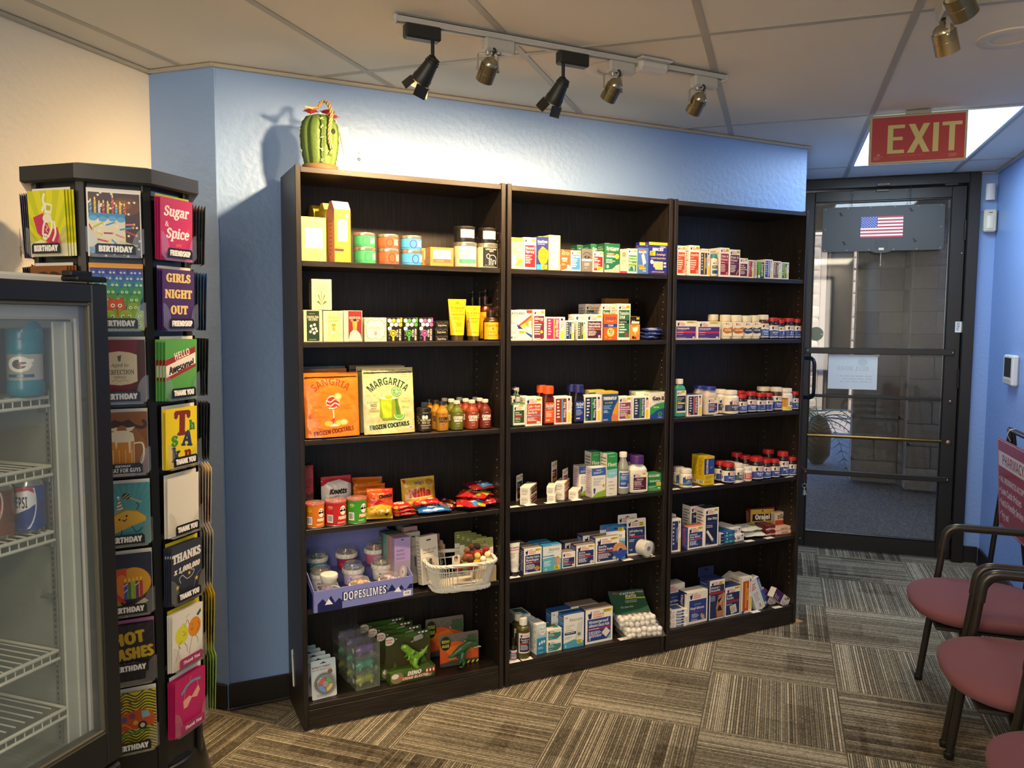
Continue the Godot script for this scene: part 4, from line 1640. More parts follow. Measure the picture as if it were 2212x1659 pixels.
	var rg:=region(art,.5,.41,2400)
	m=MB.new()
	m.x=Transform3D(Basis(Vector3.FORWARD,-.06),Vector3())*Transform3D(Basis(Vector3.UP,-PI/2),Vector3())
	m.box(Vector3(.0,.205,.02),Vector3(.5,.41,.005),.001,rg[1])
	part("panel",m,pmat(rg[0],"gloss"),sg)
	m=MB.new()
	for z in[-.2,.2]:m.tube(arcpts([Vector3(-.005,.395,z),Vector3(-.02,.42,z),Vector3(-.012,.448,z),Vector3(.012,.452,z)],.012,4),.002,6)
	part("hook",m,mat("d5d3cd",.3,.7),sg)
func build_small()->void:
	var o:=thing("exit_sign","red EXIT sign with pale yellow letters hanging from the ceiling grid","sign",AB(2.12,2.18,1.49),-PI/4)
	var m:=MB.new()
	m.box(Vector3(0,.1045,0),Vector3(.376,.205,.012),.003)
	m.box(Vector3(0,.1045,0),Vector3(.38,.209,.006),.002)
	part("frame",m,mat("b6aa8c",.4),o)
	var g:=region("b a8343a;t S 52 49 66 1 fff _;p c9bf7d 17.5 18 36 18 36 26 23.5 26 23.5 45 34 45 34 52.5 23.5 52.5 23.5 74 36 74 36 82 17.5 82;p c9bf7d 40 18 47 18 51.5 37 56 18 63 18 55 49.5 63.5 82 56.5 82 51.5 62 46.5 82 39 82 47.8 49.5;p c9bf7d 66.5 18 72.5 18 72.5 82 66.5 82;p c9bf7d 76 18 97 18 97 26 89.5 26 89.5 82 83.5 82 83.5 26 76 26;L 3 88 10 8 3 c8787a;o 8 84 1.8 3 c8787a;L 84 88 12 8 3 c8787a;L 20 87 60 3 1 b8555a",.36,.189,3000)
	m=MB.new()
	m.box(Vector3(0,.1045,.0055),Vector3(.36,.189,.003),.0,g[1])
	part("face",m,pmat(g[0],"card"),o)
	m=MB.new()
	m.box(Vector3(.0,.214,.0),Vector3(.1,.014,.012),.002)
	m.box(Vector3(.0,.2205,-.006),Vector3(.1,.003,.03),.001)
	part("bracket",m,mat("a59f92",.4),o)
	var wh:=mat("d9d8d2",.4)
	o=thing("motion_sensor","white curved motion sensor, upper of the two in the corner right of the door","motion sensor",AB(2.765,2.233,3.135),-PI/4)
	m=MB.new()
	var curve:=func(u:float,v:float)->Vector3:
		var a:=(u-.5)*2.4
		return Vector3(sin(a)*.027-.01,.095-.095*v,.012+cos(a)*.022*(1.0-.35*v))
	m.grid(12,4,curve)
	m.box(Vector3(-.01,.0475,.008),Vector3(.05,.095,.026),.005)
	part("case",m,wh,o)
	o=thing("motion_sensor","cream motion sensor with a lens window and wire, lower of the two beside the door","motion sensor",AB(2.76,2.042,3.13),-PI/4)
	m=MB.new()
	m.box(Vector3(-.002,.067,.01),Vector3(.068,.134,.045),.008)
	part("case",m,mat("d6cfb4",.4),o)
	m=MB.new()
	m.grid(10,4,func(u:float,v:float)->Vector3:return Vector3(sin((u-.5)*2.0)*.026-.002,.095-.075*v,.022+cos((u-.5)*2.0)*.016))
	part("lens_window",m,mat("e6e0c8",.25),o)
	m=MB.new()
	m.box(Vector3(-.002,.114,.033),Vector3(.02,.004,.002))
	part("indicator",m,mat("3a352a",.4),o)
	m=MB.new()
	m.tube(arcpts([Vector3(-.03,.125,.0),Vector3(-.05,.122,-.005),Vector3(-.075,.125,-.01),Vector3(-.09,.14,.0)],.02,5),.0015,6)
	m.ball(Vector3(-.092,.142,.0),Vector3(.006,.006,.006),8,6)
	part("wire",m,mat("3c5f8f",.5),o)
	o=thing("alarm_keypad","white wall keypad with a dark screen on the right blue wall","keypad",AB(2.799,1.155,2.59),-PI/4)
	m=MB.new()
	m.box(Vector3(-.016,.083,0),Vector3(.032,.166,.19),.008)
	part("case",m,mat("dedcd6",.35),o)
	m=MB.new()
	m.box(Vector3(-.0325,.098,0),Vector3(.002,.105,.13),.0005)
	part("screen",m,mat("22282c",.12),o)
	m=MB.new()
	m.box(Vector3(-.0325,.022,0),Vector3(.003,.028,.15),.001)
	m.box(Vector3(-.033,.155,0),Vector3(.002,.008,.012),.0005)
	part("button_bar",m,mat("b7b3a6",.4),o)
	o=thing("sign_board","dark grey light-up sign seen from behind, hung on chains inside the glass door","sign board",AB(2.167,1.943,3.115),-PI/4)
	var rr:=PackedVector2Array()
	for q in[[.335,.266,0],[-.335,.266,1],[-.335,.012,2],[.335,.012,3]]:
		for i in 5:
			var a:float=q[2]*PI/2+i*PI/8
			rr.append(Vector2(q[0]+cos(a)*.012,q[1]+sin(a)*.012))
	m=MB.new()
	m.prism(rr,-.008,.008)
	part("board",m,mat("3b3b39",.5),o)
	m=MB.new()
	var tab:=PackedVector2Array()
	for i in 13:tab.append(Vector2(.0+cos(PI+PI*i/12.0)*.055,.001+sin(PI+PI*i/12.0)*.014))
	m.prism(tab,-.006,.009)
	m.box(Vector3(.0,.042,.0085),Vector3(.075,.05,.002),.0005)
	part("switch_box",m,mat("353533",.5),o)
	m=MB.new()
	m.box(Vector3(.0,.012,.0097),Vector3(.03,.014,.0012))
	part("sticker",m,mat("d8d0b0",.5),o)
	m=MB.new()
	m.tube(PackedVector3Array([Vector3(.0,-.012,.0),Vector3(.0,-.085,.0)]),.0018,6)
	m.ball(Vector3(0,-.088,0),Vector3(.004,.006,.004),8,6)
	m.ball(Vector3(0,-.014,0),Vector3(.005,.005,.005),8,6)
	part("pull_cord",m,mat("c9b78c",.4),o)
	m=MB.new()
	for x in[-.177,.155]:
		for i in 12:
			m.x=Transform3D(Basis(Vector3.UP,PI/2*(i%2)),Vector3(x,.285+i*.0105,0))
			m.tube(PackedVector3Array([Vector3(.003,.006,0),Vector3(.003,-.006,0),Vector3(-.003,-.006,0),Vector3(-.003,.006,0)]),.0009,5,true)
	part("chain",m,mat("4a4844",.3,.8),o)
	m=MB.new()
	for q in[[-.24,.232],[.16,.246],[-.215,.05],[.185,.06]]:
		m.tube(arcpts([Vector3(q[0]-.01,q[1]+.012,.01),Vector3(q[0]+.004,q[1]+.006,.013),Vector3(q[0]-.006,q[1]-.006,.013),Vector3(q[0]+.012,q[1]-.004,.01)],.006,3),.0018,6)
	part("hanger_hook",m,mat("1c1c1b",.4),o)
	m=MB.new()
	for q in[[-.33,.268],[.33,.268],[-.33,.01],[.33,.01],[.33,.14],[-.33,.14],[-.2,.27],[.2,.27],[-.07,.27],[.07,.27],[-.2,.008],[-.07,.008],[.07,.008],[.2,.008]]:
		m.ball(Vector3(q[0],q[1],.0085),Vector3(.003,.003,.0015),8,4)
	part("screw",m,mat("bcbab4",.3,.7),o)
	var fl:="b f2efea"
	for i in 7:fl+=";r 0 %.2f 100 7.7 b9303a"%(i*15.385)
	fl+=";r 0 0 40 53.85 3b4695"
	for r in 9:
		for c in(6 if r%2==0 else 5):
			fl+=";s %.1f %.1f 1.5 f2efea"%[3.5+6.6*c+(3.3 if r%2==1 else .0),5.4+5.4*r]
	g=region(fl,.24,.13,2600)
	o=thing("flag_decal","United States flag decal stuck on the back of the hung sign board","flag decal",AB(2.164,2.026,3.1055),-PI/4)
	m=MB.new()
	m.box(Vector3(0,.0655,0),Vector3(.242,.131,.0012),.0,g[1])
	part("decal",m,pmat(g[0],"card"),o)
	g=region("b d3d6d2;t F 50 40 13 66 b9bfbb BELL_ROAD;o 30 22 10 10 c3c8c4;L 10 60 80 24 3 c0c5c1",.29,.22)
	o=thing("paper_notice","white paper notice taped to the outside of the glass door, seen from behind","paper notice",AB(2.033,1.065,3.157),-PI/4)
	m=MB.new()
	var ur:Rect2=g[1]
	m.box(Vector3(0,.112,.0),Vector3(.292,.224,.0008),.0,Rect2(ur.position.x+ur.size.x,ur.position.y,-ur.size.x,ur.size.y))
	part("sheet",m,pmat(g[0],"paper"),o)
	m=MB.new()
	m.box(Vector3(.14,.221,.0008),Vector3(.03,.014,.0006))
	part("tape",m,mat("c9c9b9",.2),o)
	o=thing("round_sticker","round olive sticker on the glass door above the pull handle","sticker",AB(1.806,1.375,3.167),-PI/4)
	m=MB.new()
	m.x=Transform3D(Basis(Vector3.RIGHT,PI/2),Vector3(0,.045,0))
	m.lathe([[.0,.001],[.045,.001],[.045,.0]],32)
	part("disc",m,mat("7d7c5c",.5),o)
	m=MB.new()
	m.box(Vector3(.035,.043,.0015),Vector3(.014,.006,.0008))
	part("print",m,mat("c6c8c0",.5),o)
	o=thing("door_bell","small brass bell hanging on a red string from the door's lowest bar","bell",AB(1.765,.36,3.118),-PI/4)
	m=MB.new()
	m.lathe([[.004,.036],[.009,.03],[.011,.016],[.015,.004],[.016,.0],[.0135,.0],[.0,.012]],18)
	m.ball(Vector3(0,.042,0),Vector3(.006,.006,.006),10,7)
	part("bell_body",m,mat("a9a08a",.25,.9),o)
	m=MB.new()
	var ring:=PackedVector3Array()
	for i in 16:ring.append(Vector3(cos(TAU*i/16)*.013,.062+sin(TAU*i/16)*.013,0))
	m.tube(ring,.0018,6,true)
	part("ring",m,mat("c9c5ba",.2,.9),o)
	m=MB.new()
	m.tube(arcpts([Vector3(-.002,.072,0),Vector3(-.006,.12,.004),Vector3(-.004,.172,.004),Vector3(-.022,.185,.006),Vector3(-.03,.2,0)],.01,4),.0015,6)
	m.tube(arcpts([Vector3(.003,.072,0),Vector3(.004,.12,.004),Vector3(.0,.172,.004)],.01,4),.0015,6)
	part("string",m,mat("8a3038",.7),o)
	o=thing("wall_anchor","empty screw anchor in the blue wall right of the cactus","wall anchor",Vector3(.305,2.118,-.3),.0)
	m=MB.new()
	m.x=Transform3D(Basis(Vector3.RIGHT,PI/2),Vector3())
	m.lathe([[.002,.002],[.006,.0015],[.007,.0]],14)
	m.x=Transform3D(Basis(Vector3.RIGHT,PI/2),Vector3(0,.024,0))
	m.lathe([[.0,.001],[.0025,.0]],10)
	part("anchor",m,mat("4f5873",.5),o)
	build_cactus()
func build_cactus()->void:
	var o:=thing("cactus_ornament","green painted cactus ornament with red flowers on top of the left bookcase","ornament",Vector3(.112,2.0148,-.115),.0)
	var grn:=mat("4f6a2c",.6,.0,"cactus")
	grn.heightmap_enabled=true
	grn.heightmap_texture=noise_tex(.05,21,4,256)
	grn.heightmap_scale=.12
	grn.uv1_triplanar=true
	grn.uv1_scale=Vector3(6,6,6)
	var m:=MB.new()
	var prof:=[[.0,.205],[.024,.205],[.046,.196],[.06,.178],[.068,.152],[.069,.12],[.066,.085],[.06,.05],[.054,.026]]
	var rad:=func(v:float)->Vector2:
		var k:=v*(prof.size()-1)
		var i:=mini(int(k),prof.size()-2)
		return Vector2(lerpf(prof[i][0],prof[i+1][0],k-i),lerpf(prof[i][1],prof[i+1][1],k-i))
	var body:=func(u:float,v:float)->Vector3:
		var q:Vector2=rad.call(v)
		var a:=TAU*u
		var rib:=1.0-.09*pow(absf(cos(a*4.0+.5)),6.0)*clampf(v*4,0,1)
		return Vector3(sin(a)*q.x*rib,q.y,cos(a)*q.x*rib)
	m.grid(96,24,body,Rect2(0,0,1,1),1.0,true)
	part("body",m,grn,o)
	m=MB.new()
	m.lathe([[.058,.0],[.064,.003],[.064,.003],[.066,.014],[.063,.027],[.05,.03]],36)
	part("base",m,mat("6a4a2c",.75),o)
	var red:=mat("b23a30",.55)
	for q in[[-.034,.21,.012,.0],[.024,.212,.02,.5],[.045,.204,-.005,1.1]]:
		m=MB.new()
		for ring in 2:
			for i in 7:
				var a:float=TAU*i/7+q[3]+ring*.4
				var up:=.62 if ring==0 else 1.1
				var d:=Vector3(cos(a)*cos(up),sin(up),sin(a)*cos(up))
				var s:=d.cross(Vector3.UP).normalized()
				var L:=.034-ring*.006
				var pet:=func(u:float,v:float)->Vector3:
					var w:=sin(PI*pow(v,.8))*.0105+.001
					return d*L*v+s*(u-.5)*2.0*w+Vector3(0,-.010*v*v+.004*absf(u-.5),0)
				m.x=Transform3D(Basis(),Vector3(q[0],q[1]-.006,q[2]))
				m.grid(4,6,pet)
		part("flower",m,red,o)
	var spine:=arcpts([Vector3(-.03,.222,.03),Vector3(-.01,.226,.03),Vector3(.0,.248,.025),Vector3(.016,.252,.03),Vector3(.024,.232,.05),Vector3(.03,.2,.062),Vector3(.02,.165,.073),Vector3(.016,.13,.074),Vector3(.018,.1,.074),Vector3(.026,.078,.07)],.02,5)
	m=MB.new()
	for st in 3:
		var pts:=PackedVector3Array()
		for i in spine.size():
			var a:=i*.75+TAU*st/3
			pts.append(spine[i]+Vector3(cos(a),.2*sin(a),sin(a))*.0042)
		m.tube(pts,.0034,6)
	for i in 6:m.tube(PackedVector3Array([spine[-1],spine[-1]+Vector3(.004*(i-2.5),-.018,.002)]),.0009,4)
	part("rope",m,mat("a78a55",.85),o)
	m=MB.new()
	m.tube(PackedVector3Array([Vector3(-.058,.222,.032),Vector3(-.03,.219,.034)]),.0042,10)
	part("peg",m,mat("d2a868",.5),o)
	m=MB.new()
	m.x=Transform3D(Basis(Vector3(0,.0,1).cross(Vector3.UP),0),Vector3())
	var hd:=Vector3(.5,.0,.87).normalized()
	m.disc(hd*.0695+Vector3(0,.142,0),.0095,hd,16)
	part("hole",m,mat("15160f",.9),o)
	var cord:=MB.new()
	var tie:=MB.new()
	var r:=RandomNumberGenerator.new()
	r.seed=5
	for a in[-.12,.98,-1.5]:
		var pts:=PackedVector3Array()
		for i in 24:
			var q:Vector2=rad.call(.18+.8*i/23.0)
			pts.append(Vector3(sin(a)*q.x,q.y,cos(a)*q.x)*Vector3(1.01,1,1.01)+Vector3(.0014*sin(i*1.9),0,0))
		cord.tube(pts,.0028,6)
		for i in 6:
			var q:Vector2=rad.call(.2+.74*i/5.0)
			var c:=Vector3(sin(a)*(q.x+.004),q.y,cos(a)*(q.x+.004))
			var t:=Vector3(cos(a),0,-sin(a))
			for j in 3:
				var e:=(t*r.randf_range(-1,1)+Vector3(0,r.randf_range(-1,1),0)).normalized()*r.randf_range(.005,.009)
				tie.tube(PackedVector3Array([c-e,c+e*.8]),.001,5)
	part("rib_cord",cord,mat("3a5226",.7),o)
	part("straw_tie",tie,mat("e0d08a",.6),o)
	m=MB.new()
	m.tube(arcpts([Vector3(.062,.175,.02),Vector3(.072,.172,.022),Vector3(.078,.166,.024)],.005,3),.0012,5)
	part("tag_string",m,mat("c9a070",.6),o)
	var g:=region("b e8d9c0;t S 50 10 4 70 8a7458 HANDMADE;L 14 18 74 40 9 b09a7c;L 30 62 40 10 2 a08a6c;o 60 82 14 6 d8c4a4",.036,.1,3500)
	m=MB.new()
	m.x=Transform3D(Basis(Vector3.UP,-.35)*Basis(Vector3(0,0,1),.17),Vector3(.086,.12,.03))
	m.box(Vector3(0,0,0),Vector3(.03,.094,.001),.0,g[1])
	m.box(Vector3(-.008,.0,-.004),Vector3(.03,.094,.001),.0,g[1])
	part("paper_tag",m,pmat(g[0],"paper"),o)
var last:Node3D
func at_item(called:String,label:String,cat:String,grp:String,x:float,y:float,z:float,yaw:float,lean:=.0)->Node3D:
	var o:=thing(called,label,cat,Vector3(x,y+.0004,z),deg_to_rad(yaw),grp)
	if lean!=.0:o.rotation.x=deg_to_rad(-lean)
	last=o
	return o
func again(dx:float,dy:float,dz:float,label:String,yaw:=999.0)->void:
	var o:Node3D=last.duplicate()
	o.name=numbered(str(last.name).rstrip("0123456789").rstrip("_"))
	add_child(o)
	o.position+=Vector3(dx,dy,dz)
	if yaw<900.0:o.rotation.y=deg_to_rad(yaw)
	o.set_meta("label",label)
func together(list:Array)->Array:
	for tries in 3:
		var o:=[]
		for q in list:o.append(region(q[0],q[1],q[2],q[3]))
		if o.all(func(g):return g[0]==o[0][0]):
			return o
		for q in list:regions.erase("%s|%d|%d"%[q[0],maxi(int(q[1]*q[3]),6),maxi(int(q[2]*q[3]),6)])
	return[]
func side_art(s:String)->String:
	if s.length()<=13 and not s.contains(" "):
		var p:=s.split("/")
		return "b %s;L 12 10 76 80 11 %s"%[p[0],p[1]if p.size()>1 else "9a968c"]
	return s
func bx(called:String,label:String,cat:String,grp:String,x:float,y:float,z:float,w:float,h:float,d:float,yaw:float,front:String,side:="efece4",top:="efece4",lean:=.0,fin:="card")->Node3D:
	var o:=at_item(called,label,cat,grp,x,y,z,yaw,lean)
	var rs:=together([[front,w,h,2200.0],[side_art(side),d,h,1100.0],["b "+top if top.length()<8 else top,w,d,900.0]])
	var gf:Array=rs[0]
	var gs:Array=rs[1]
	var gt:Array=rs[2]
	var m:=MB.new()
	m.box(Vector3(0,h/2,-d/2),Vector3(w,h,d),.0007,gf[1],gs[1],gt[1])
	part("carton_body",m,pmat(gf[0],fin),o)
	if y+h<1.5 and d>.012 and w>.012:
		m=MB.new()
		m.box(Vector3(0,h+.0003,-d/2-.001),Vector3(w-.003,.0007,d-.003),.0,gt[1],gt[1],gt[1])
		part("top_flap",m,pmat(gf[0],fin),o)
	return o
func mx(label:String,x:float,y:float,z:float,w:float,h:float,d:float,yaw:float,front:String,side:="efece4",top:="efece4")->void:
	bx("medicine_carton",label,"carton","",x,y,z,w,h,d,yaw,front,side,top)
func GN(field:String,lines:String,strip:String,y0:float,sticker:=true)->String:
	var s:="b f1ede2;k 8 5 56;"
	if sticker:s+="y 64 4 32 9;"
	s+="r 7 %f 86 %f %s;"%[y0,93-y0,field]
	var y:=y0+9
	for t in lines.split("|"):
		s+="t S< 12 %f 8.5 76 f3efe6 %s;"%[y,t.replace(" ","_")]
		y+=11
	if strip!="":
		s+="r 7 %f 86 5 %s;L 12 %f 40 4 1 f3efe6;"%[y-3,strip,y-2.2]
		y+=6
	return s+"L 12 %f 60 %f 5 f3efe6;"%[y,maxf(6,84-y)]
func GS(field:String,text:String,strip:String)->String:
	return "b f1ede2;r 6 6 64 88 %s;t Sv 60 48 13 76 f3efe6 %s;r 40 8 9 84 %s;L 14 12 18 70 6 f3efe6;t Sv 82 30 6 40 c8313a GOOD_NEIGHBOR;t Sv 90 30 6 36 c8313a PHARMACY;o 84 10 6 5 1b2358;r 78 58 16 36 ecd232;"%[field,text.replace(" ","_"),strip]
func VT(field:String,text:String,sub:String)->String:
	var s:="b ece6d8;k 34 4 40;p %s 18 46 44 38 62 44 100 34 100 84 60 92 18 96;t S 62 58 16 46 f4f1ea %s;"%[field,text.replace(" ","_")]
	s+="t S 62 76 10 40 f4f1ea %s;"%sub.replace(" ","_")if sub!="" else "L 44 72 36 10 2 c9d0e6;"
	return s+"q 2 40 12 40"
func vb(label:String,x:float,y:float,z:float,w:float,h:float,text:String,sub:String,body:="1c1018",cap:="b8282a",field:="2f4a9c",o_:={})->void:
	var k:={"caph":.18,"capr":.84,"sh":.72,"l0":.08,"l1":.64}
	k.merge(o_,true)
	bt("pill_bottle",label,"bottle","vitamin bottles on the right bookcase",x,y,z,w,h,-14,body,cap,VT(field,text,sub),k)
func bt(called:String,label:String,cat:String,grp:String,x:float,y:float,z:float,w:float,h:float,yaw:float,body:String,cap:String,art:String,o_:={})->Node3D:
	var o:=at_item(called,label,cat,grp,x,y,z,yaw)
	var r:=w/2
	var sz:float=o_.get("flat",1.0)
	var pw:float=o_.get("pw",2.0)
	var ch:float=o_.get("caph",.22)*h
	var cr:float=o_.get("capr",.8)*r
	var sh:float=o_.get("sh",.72)*h-.0
	var nr:=cr*.9
	var l0:float=o_.get("l0",.12)*h
	var l1:float=o_.get("l1",.64)*h
	var m:=MB.new()
	m.lathe([[.0,.0015],[r*.8,.0],[r*.97,h*.02],[r,h*.045],[r,sh*.93],[r*.96,sh*.97],[lerpf(r,nr,.5),sh+(h-ch-sh)*.35],[nr,sh+(h-ch-sh)*.7],[nr,h-ch*.5]],24,1.0,sz,pw)
	part("body",m,glass(body.substr(1),.55,.06)if body.begins_with("~")else mat(body,o_.get("rough",.28)),o)
	if cap.begins_with("!"):
		m=MB.new()
		m.lathe([[nr*1.1,h-ch],[nr*1.1,h-ch*.7],[nr*1.1,h-ch*.7],[nr*.5,h-ch*.65],[.0028,h-ch*.62],[.0028,h-ch*.3],[.0028,h-ch*.3],[nr*.6,h-ch*.28],[nr*.6,h],[nr*.6,h],[.0,h]],18)
		m.box(Vector3(-nr*.9,h-ch*.13,.0),Vector3(nr*1.6,ch*.16,nr*.7),.002)
		part("pump",m,mat(cap.substr(1),.35),o)
	else:
		m=MB.new()
		m.lathe([[cr*.97,h-ch],[cr,h-ch],[cr,h-ch],[cr,h-.003],[cr*.93,h],[cr*.93,h],[.0,h]],24)
		for k in 26:
			var a:=TAU*k/26
			m.x=Transform3D(Basis(Vector3.UP,a),Vector3(sin(a)*cr,h-ch*.52,cos(a)*cr))
			m.box(Vector3(),Vector3(cr*.1,ch*.86,.0009))
		part("cap",m,mat(cap,.4),o)
	if art!="":
		var span:float=o_.get("span",1.7)
		var g:=region(art,r*2*(span if pw==2.0 else 1.0),l1-l0,2600)
		m=MB.new()
		if pw>2.2:
			m.box(Vector3(0,(l0+l1)/2,r*sz),Vector3(r*1.72,l1-l0,.0012),.0,g[1])
		else:
			m.lathe([[r*1.008+.0002,l0],[r*1.008+.0002,l1]],22,1.0,sz,pw,g[1],-span,span)
		part("label",m,pmat(g[0],"card"),o)
	return o
func tb(called:String,label:String,cat:String,grp:String,x:float,y:float,z:float,w:float,h:float,yaw:float,cap:String,art:String)->void:
	var o:=at_item(called,label,cat,grp,x,y,z,yaw)
	var g:=region(art,w,h*.86)
	var c:=h*.14
	var m:=MB.new()
	var f:=func(u:float,v:float)->Vector3:
		var k:=v
		var hw:=lerpf(w*.5,w*.36,k)
		var th:=lerpf(.0008,w*.3,pow(k,.8))
		var a:=(u-.5)*PI
		return Vector3(sin(a)*hw,lerpf(h,c,v),cos(a)*th)
	m.grid(14,10,f,g[1])
	m.x=Transform3D(Basis(Vector3.UP,PI),Vector3())
	m.grid(14,10,f,Rect2(g[1].position,Vector2(.002,g[1].size.y)))
	part("tube_body",m,pmat(g[0],"gloss"),o)
	m=MB.new()
	m.lathe([[w*.3,.0],[w*.31,.002],[w*.32,c],[w*.32,c],[.0,c]],22)
	part("cap",m,mat(cap,.35),o)
func tn(called:String,label:String,cat:String,grp:String,x:float,y:float,z:float,w:float,h:float,yaw:float,body:String,lid:String,art:String,lidh:=.24,metal:=.8,span:=1.4,l0:=.06)->void:
	var o:=at_item(called,label,cat,grp,x,y,z,yaw)
	var r:=w/2
	var m:=MB.new()
	m.lathe([[.0,.0],[r*.9,.0],[r*.97,h*.03],[r*.97,h*.93],[r*.9,h*.97]],32)
	part("body",m,mat(body,.3),o)
	m=MB.new()
	m.lathe([[r*.98,h*(1-lidh)],[r,h*(1-lidh)+.001],[r,h-.002],[r*.985,h-.0005],[r*.95,h],[r*.95,h],[r*.93,h-.0015],[.0,h-.0015]],32)
	part("lid",m,mat(lid,.26 if metal>.3 else .4,metal),o)
	var g:=region(art,r*2*span,h*(1-lidh-l0-.02))
	m=MB.new()
	m.lathe([[r*.975+.0003,h*l0],[r*.975+.0003,h*(1-lidh-.02)]],26,1,1,2,g[1],-span,span)
	part("label",m,pmat(g[0],"card"),o)
func bag(called:String,label:String,cat:String,grp:String,p:Vector3,w:float,h:float,t:float,rot:Vector3,art:String,opts:={})->void:
	var o:=thing(called,label,cat,p,.0,grp)
	o.rotation_degrees=rot
	if rot.x>-30.0:o.position.y+=.004
	last=o
	var g:=region(art,w,h)
	var n:=FastNoiseLite.new()
	n.seed=hash(label)%1000
	n.frequency=1.0
	var wr:float=opts.get("wrinkle",.12)
	var pouch:bool=opts.get("pouch",false)
	var crimp:float=opts.get("crimp",.07)
	var m:=MB.new()
	for s in[1.0,-1.0]:
		var f:=func(u:float,v:float)->Vector3:
			var e:=clampf(minf(v,1-v)/crimp-1.0,.0,4.0)if not pouch else clampf(v/crimp-1.2,.0,3.0)
			var bulge:=pow(clampf(1.0-pow(absf(2*u-1),2.4),0,1),.7)*(1.0-exp(-e*1.1))
			if pouch:bulge*=.35+.65*v
			var nz:=n.get_noise_2d(u*5.0+s*20,v*6.0)*wr+n.get_noise_2d(u*13.0,v*11.0+s*9.0)*wr*.4
			var zz:=t*.5*(bulge*(1.0+nz)+.02+nz*.3*minf(e,1.0))
			var pinch:=1.0-(.05 if not pouch else .02)*bulge*sin(PI*v)
			var zig:=.0
			if not pouch and(v<.01 or v>.99):zig=.0015*sin(u*90.0)
			return Vector3((u-.5)*w*pinch,(1.0-v)*h+zig,s*zz+.004*n.get_noise_2d(u*2.0,v*2.0+40.0))
		if s>0:m.grid(26,26,f,g[1])
		else:m.grid(26,26,f,Rect2(g[1].position+Vector2(g[1].size.x,0),Vector2(-g[1].size.x,g[1].size.y)),-1.0)
	part("bag_body",m,pmat(g[0],"film"),o)
	if pouch:
		var z:=MB.new()
		z.box(Vector3(0,h*.93,.002),Vector3(w*.96,.0025,.003),.0008)
		part("zip_seal",z,pmat(g[0],"film"),o)
		for i in z.t.size():pass
func flatcard(o:Node3D,called:String,w:float,h:float,art:String,at:=Vector3.ZERO,slot:=false,fin:="card",dpm:=2200.0)->MeshInstance3D:
	var g:=region(art,w,h,dpm)
	var m:=MB.new()
	var p:=PackedVector2Array()
	var r:=.006
	for q in[[w/2-r,h-r,0],[-w/2+r,h-r,1],[-w/2+r,r,2],[w/2-r,r,3]]:
		for i in 4:
			var a:float=q[2]*PI/2+i*PI/6
			p.append(Vector2(q[0]+cos(a)*r,q[1]+sin(a)*r))
	m.x=Transform3D(Basis(),at)
	m.prism(p,-.0006,.0006,g[1])
	var c:=part(called,m,pmat(g[0],fin),o)
	if slot:
		m=MB.new()
		m.x=Transform3D(Basis(),at)
		m.box(Vector3(0,h-.013,.0006),Vector3(.022,.003,.0006))
		m.box(Vector3(0,h-.011,.0006),Vector3(.007,.006,.0006))
		part("hang_slot",m,mat("2a2726",.8),o)
	return c
func snack_can(label:String,x:float,y:float,z:float,w:float,h:float,art:String)->void:
	var o:=at_item("snack_can",label,"snack can","short snack cans at the front of the shelf",x,y,z,8.0)
	var r:=w/2
	var g:=region(art,w*1.6,h*.9,2600)
	var m:=MB.new()
	m.lathe([[r,.003],[r,h*.94]],24,1,1,2,g[1],-1.6,1.6)
	m.lathe([[r,.003],[r,h*.94]],12,1,1,2,Rect2(g[1].position,Vector2(.001,.001)),1.6,TAU-1.6)
	part("wall",m,pmat(g[0],"gloss"),o)
	m=MB.new()
	m.lathe([[r*.9,.0],[r*1.02,.0],[r*1.02,.004],[r,.005]],28)
	part("bottom_rim",m,mat("b9b7b0",.3,.8),o)
	m=MB.new()
	m.lathe([[r*1.03,h*.9],[r*1.045,h*.905],[r*1.045,h*.985],[r,h],[r*.9,h],[r*.88,h*.975],[.0,h*.975]],28)
	part("lid",m,glass("c9a9a0",.22,.08),o)
	var gt:=region("b c9453c;o 50 50 30 16 f2efe8;p 2b2320 22 50 36 40 50 48 64 40 78 50 66 60 50 54 34 60",w,w)
	m=MB.new()
	m.disc(Vector3(0,h*.945,0),r*.98,Vector3.UP,24,gt[1])
	part("foil_top",m,pmat(gt[0],"card"),o)
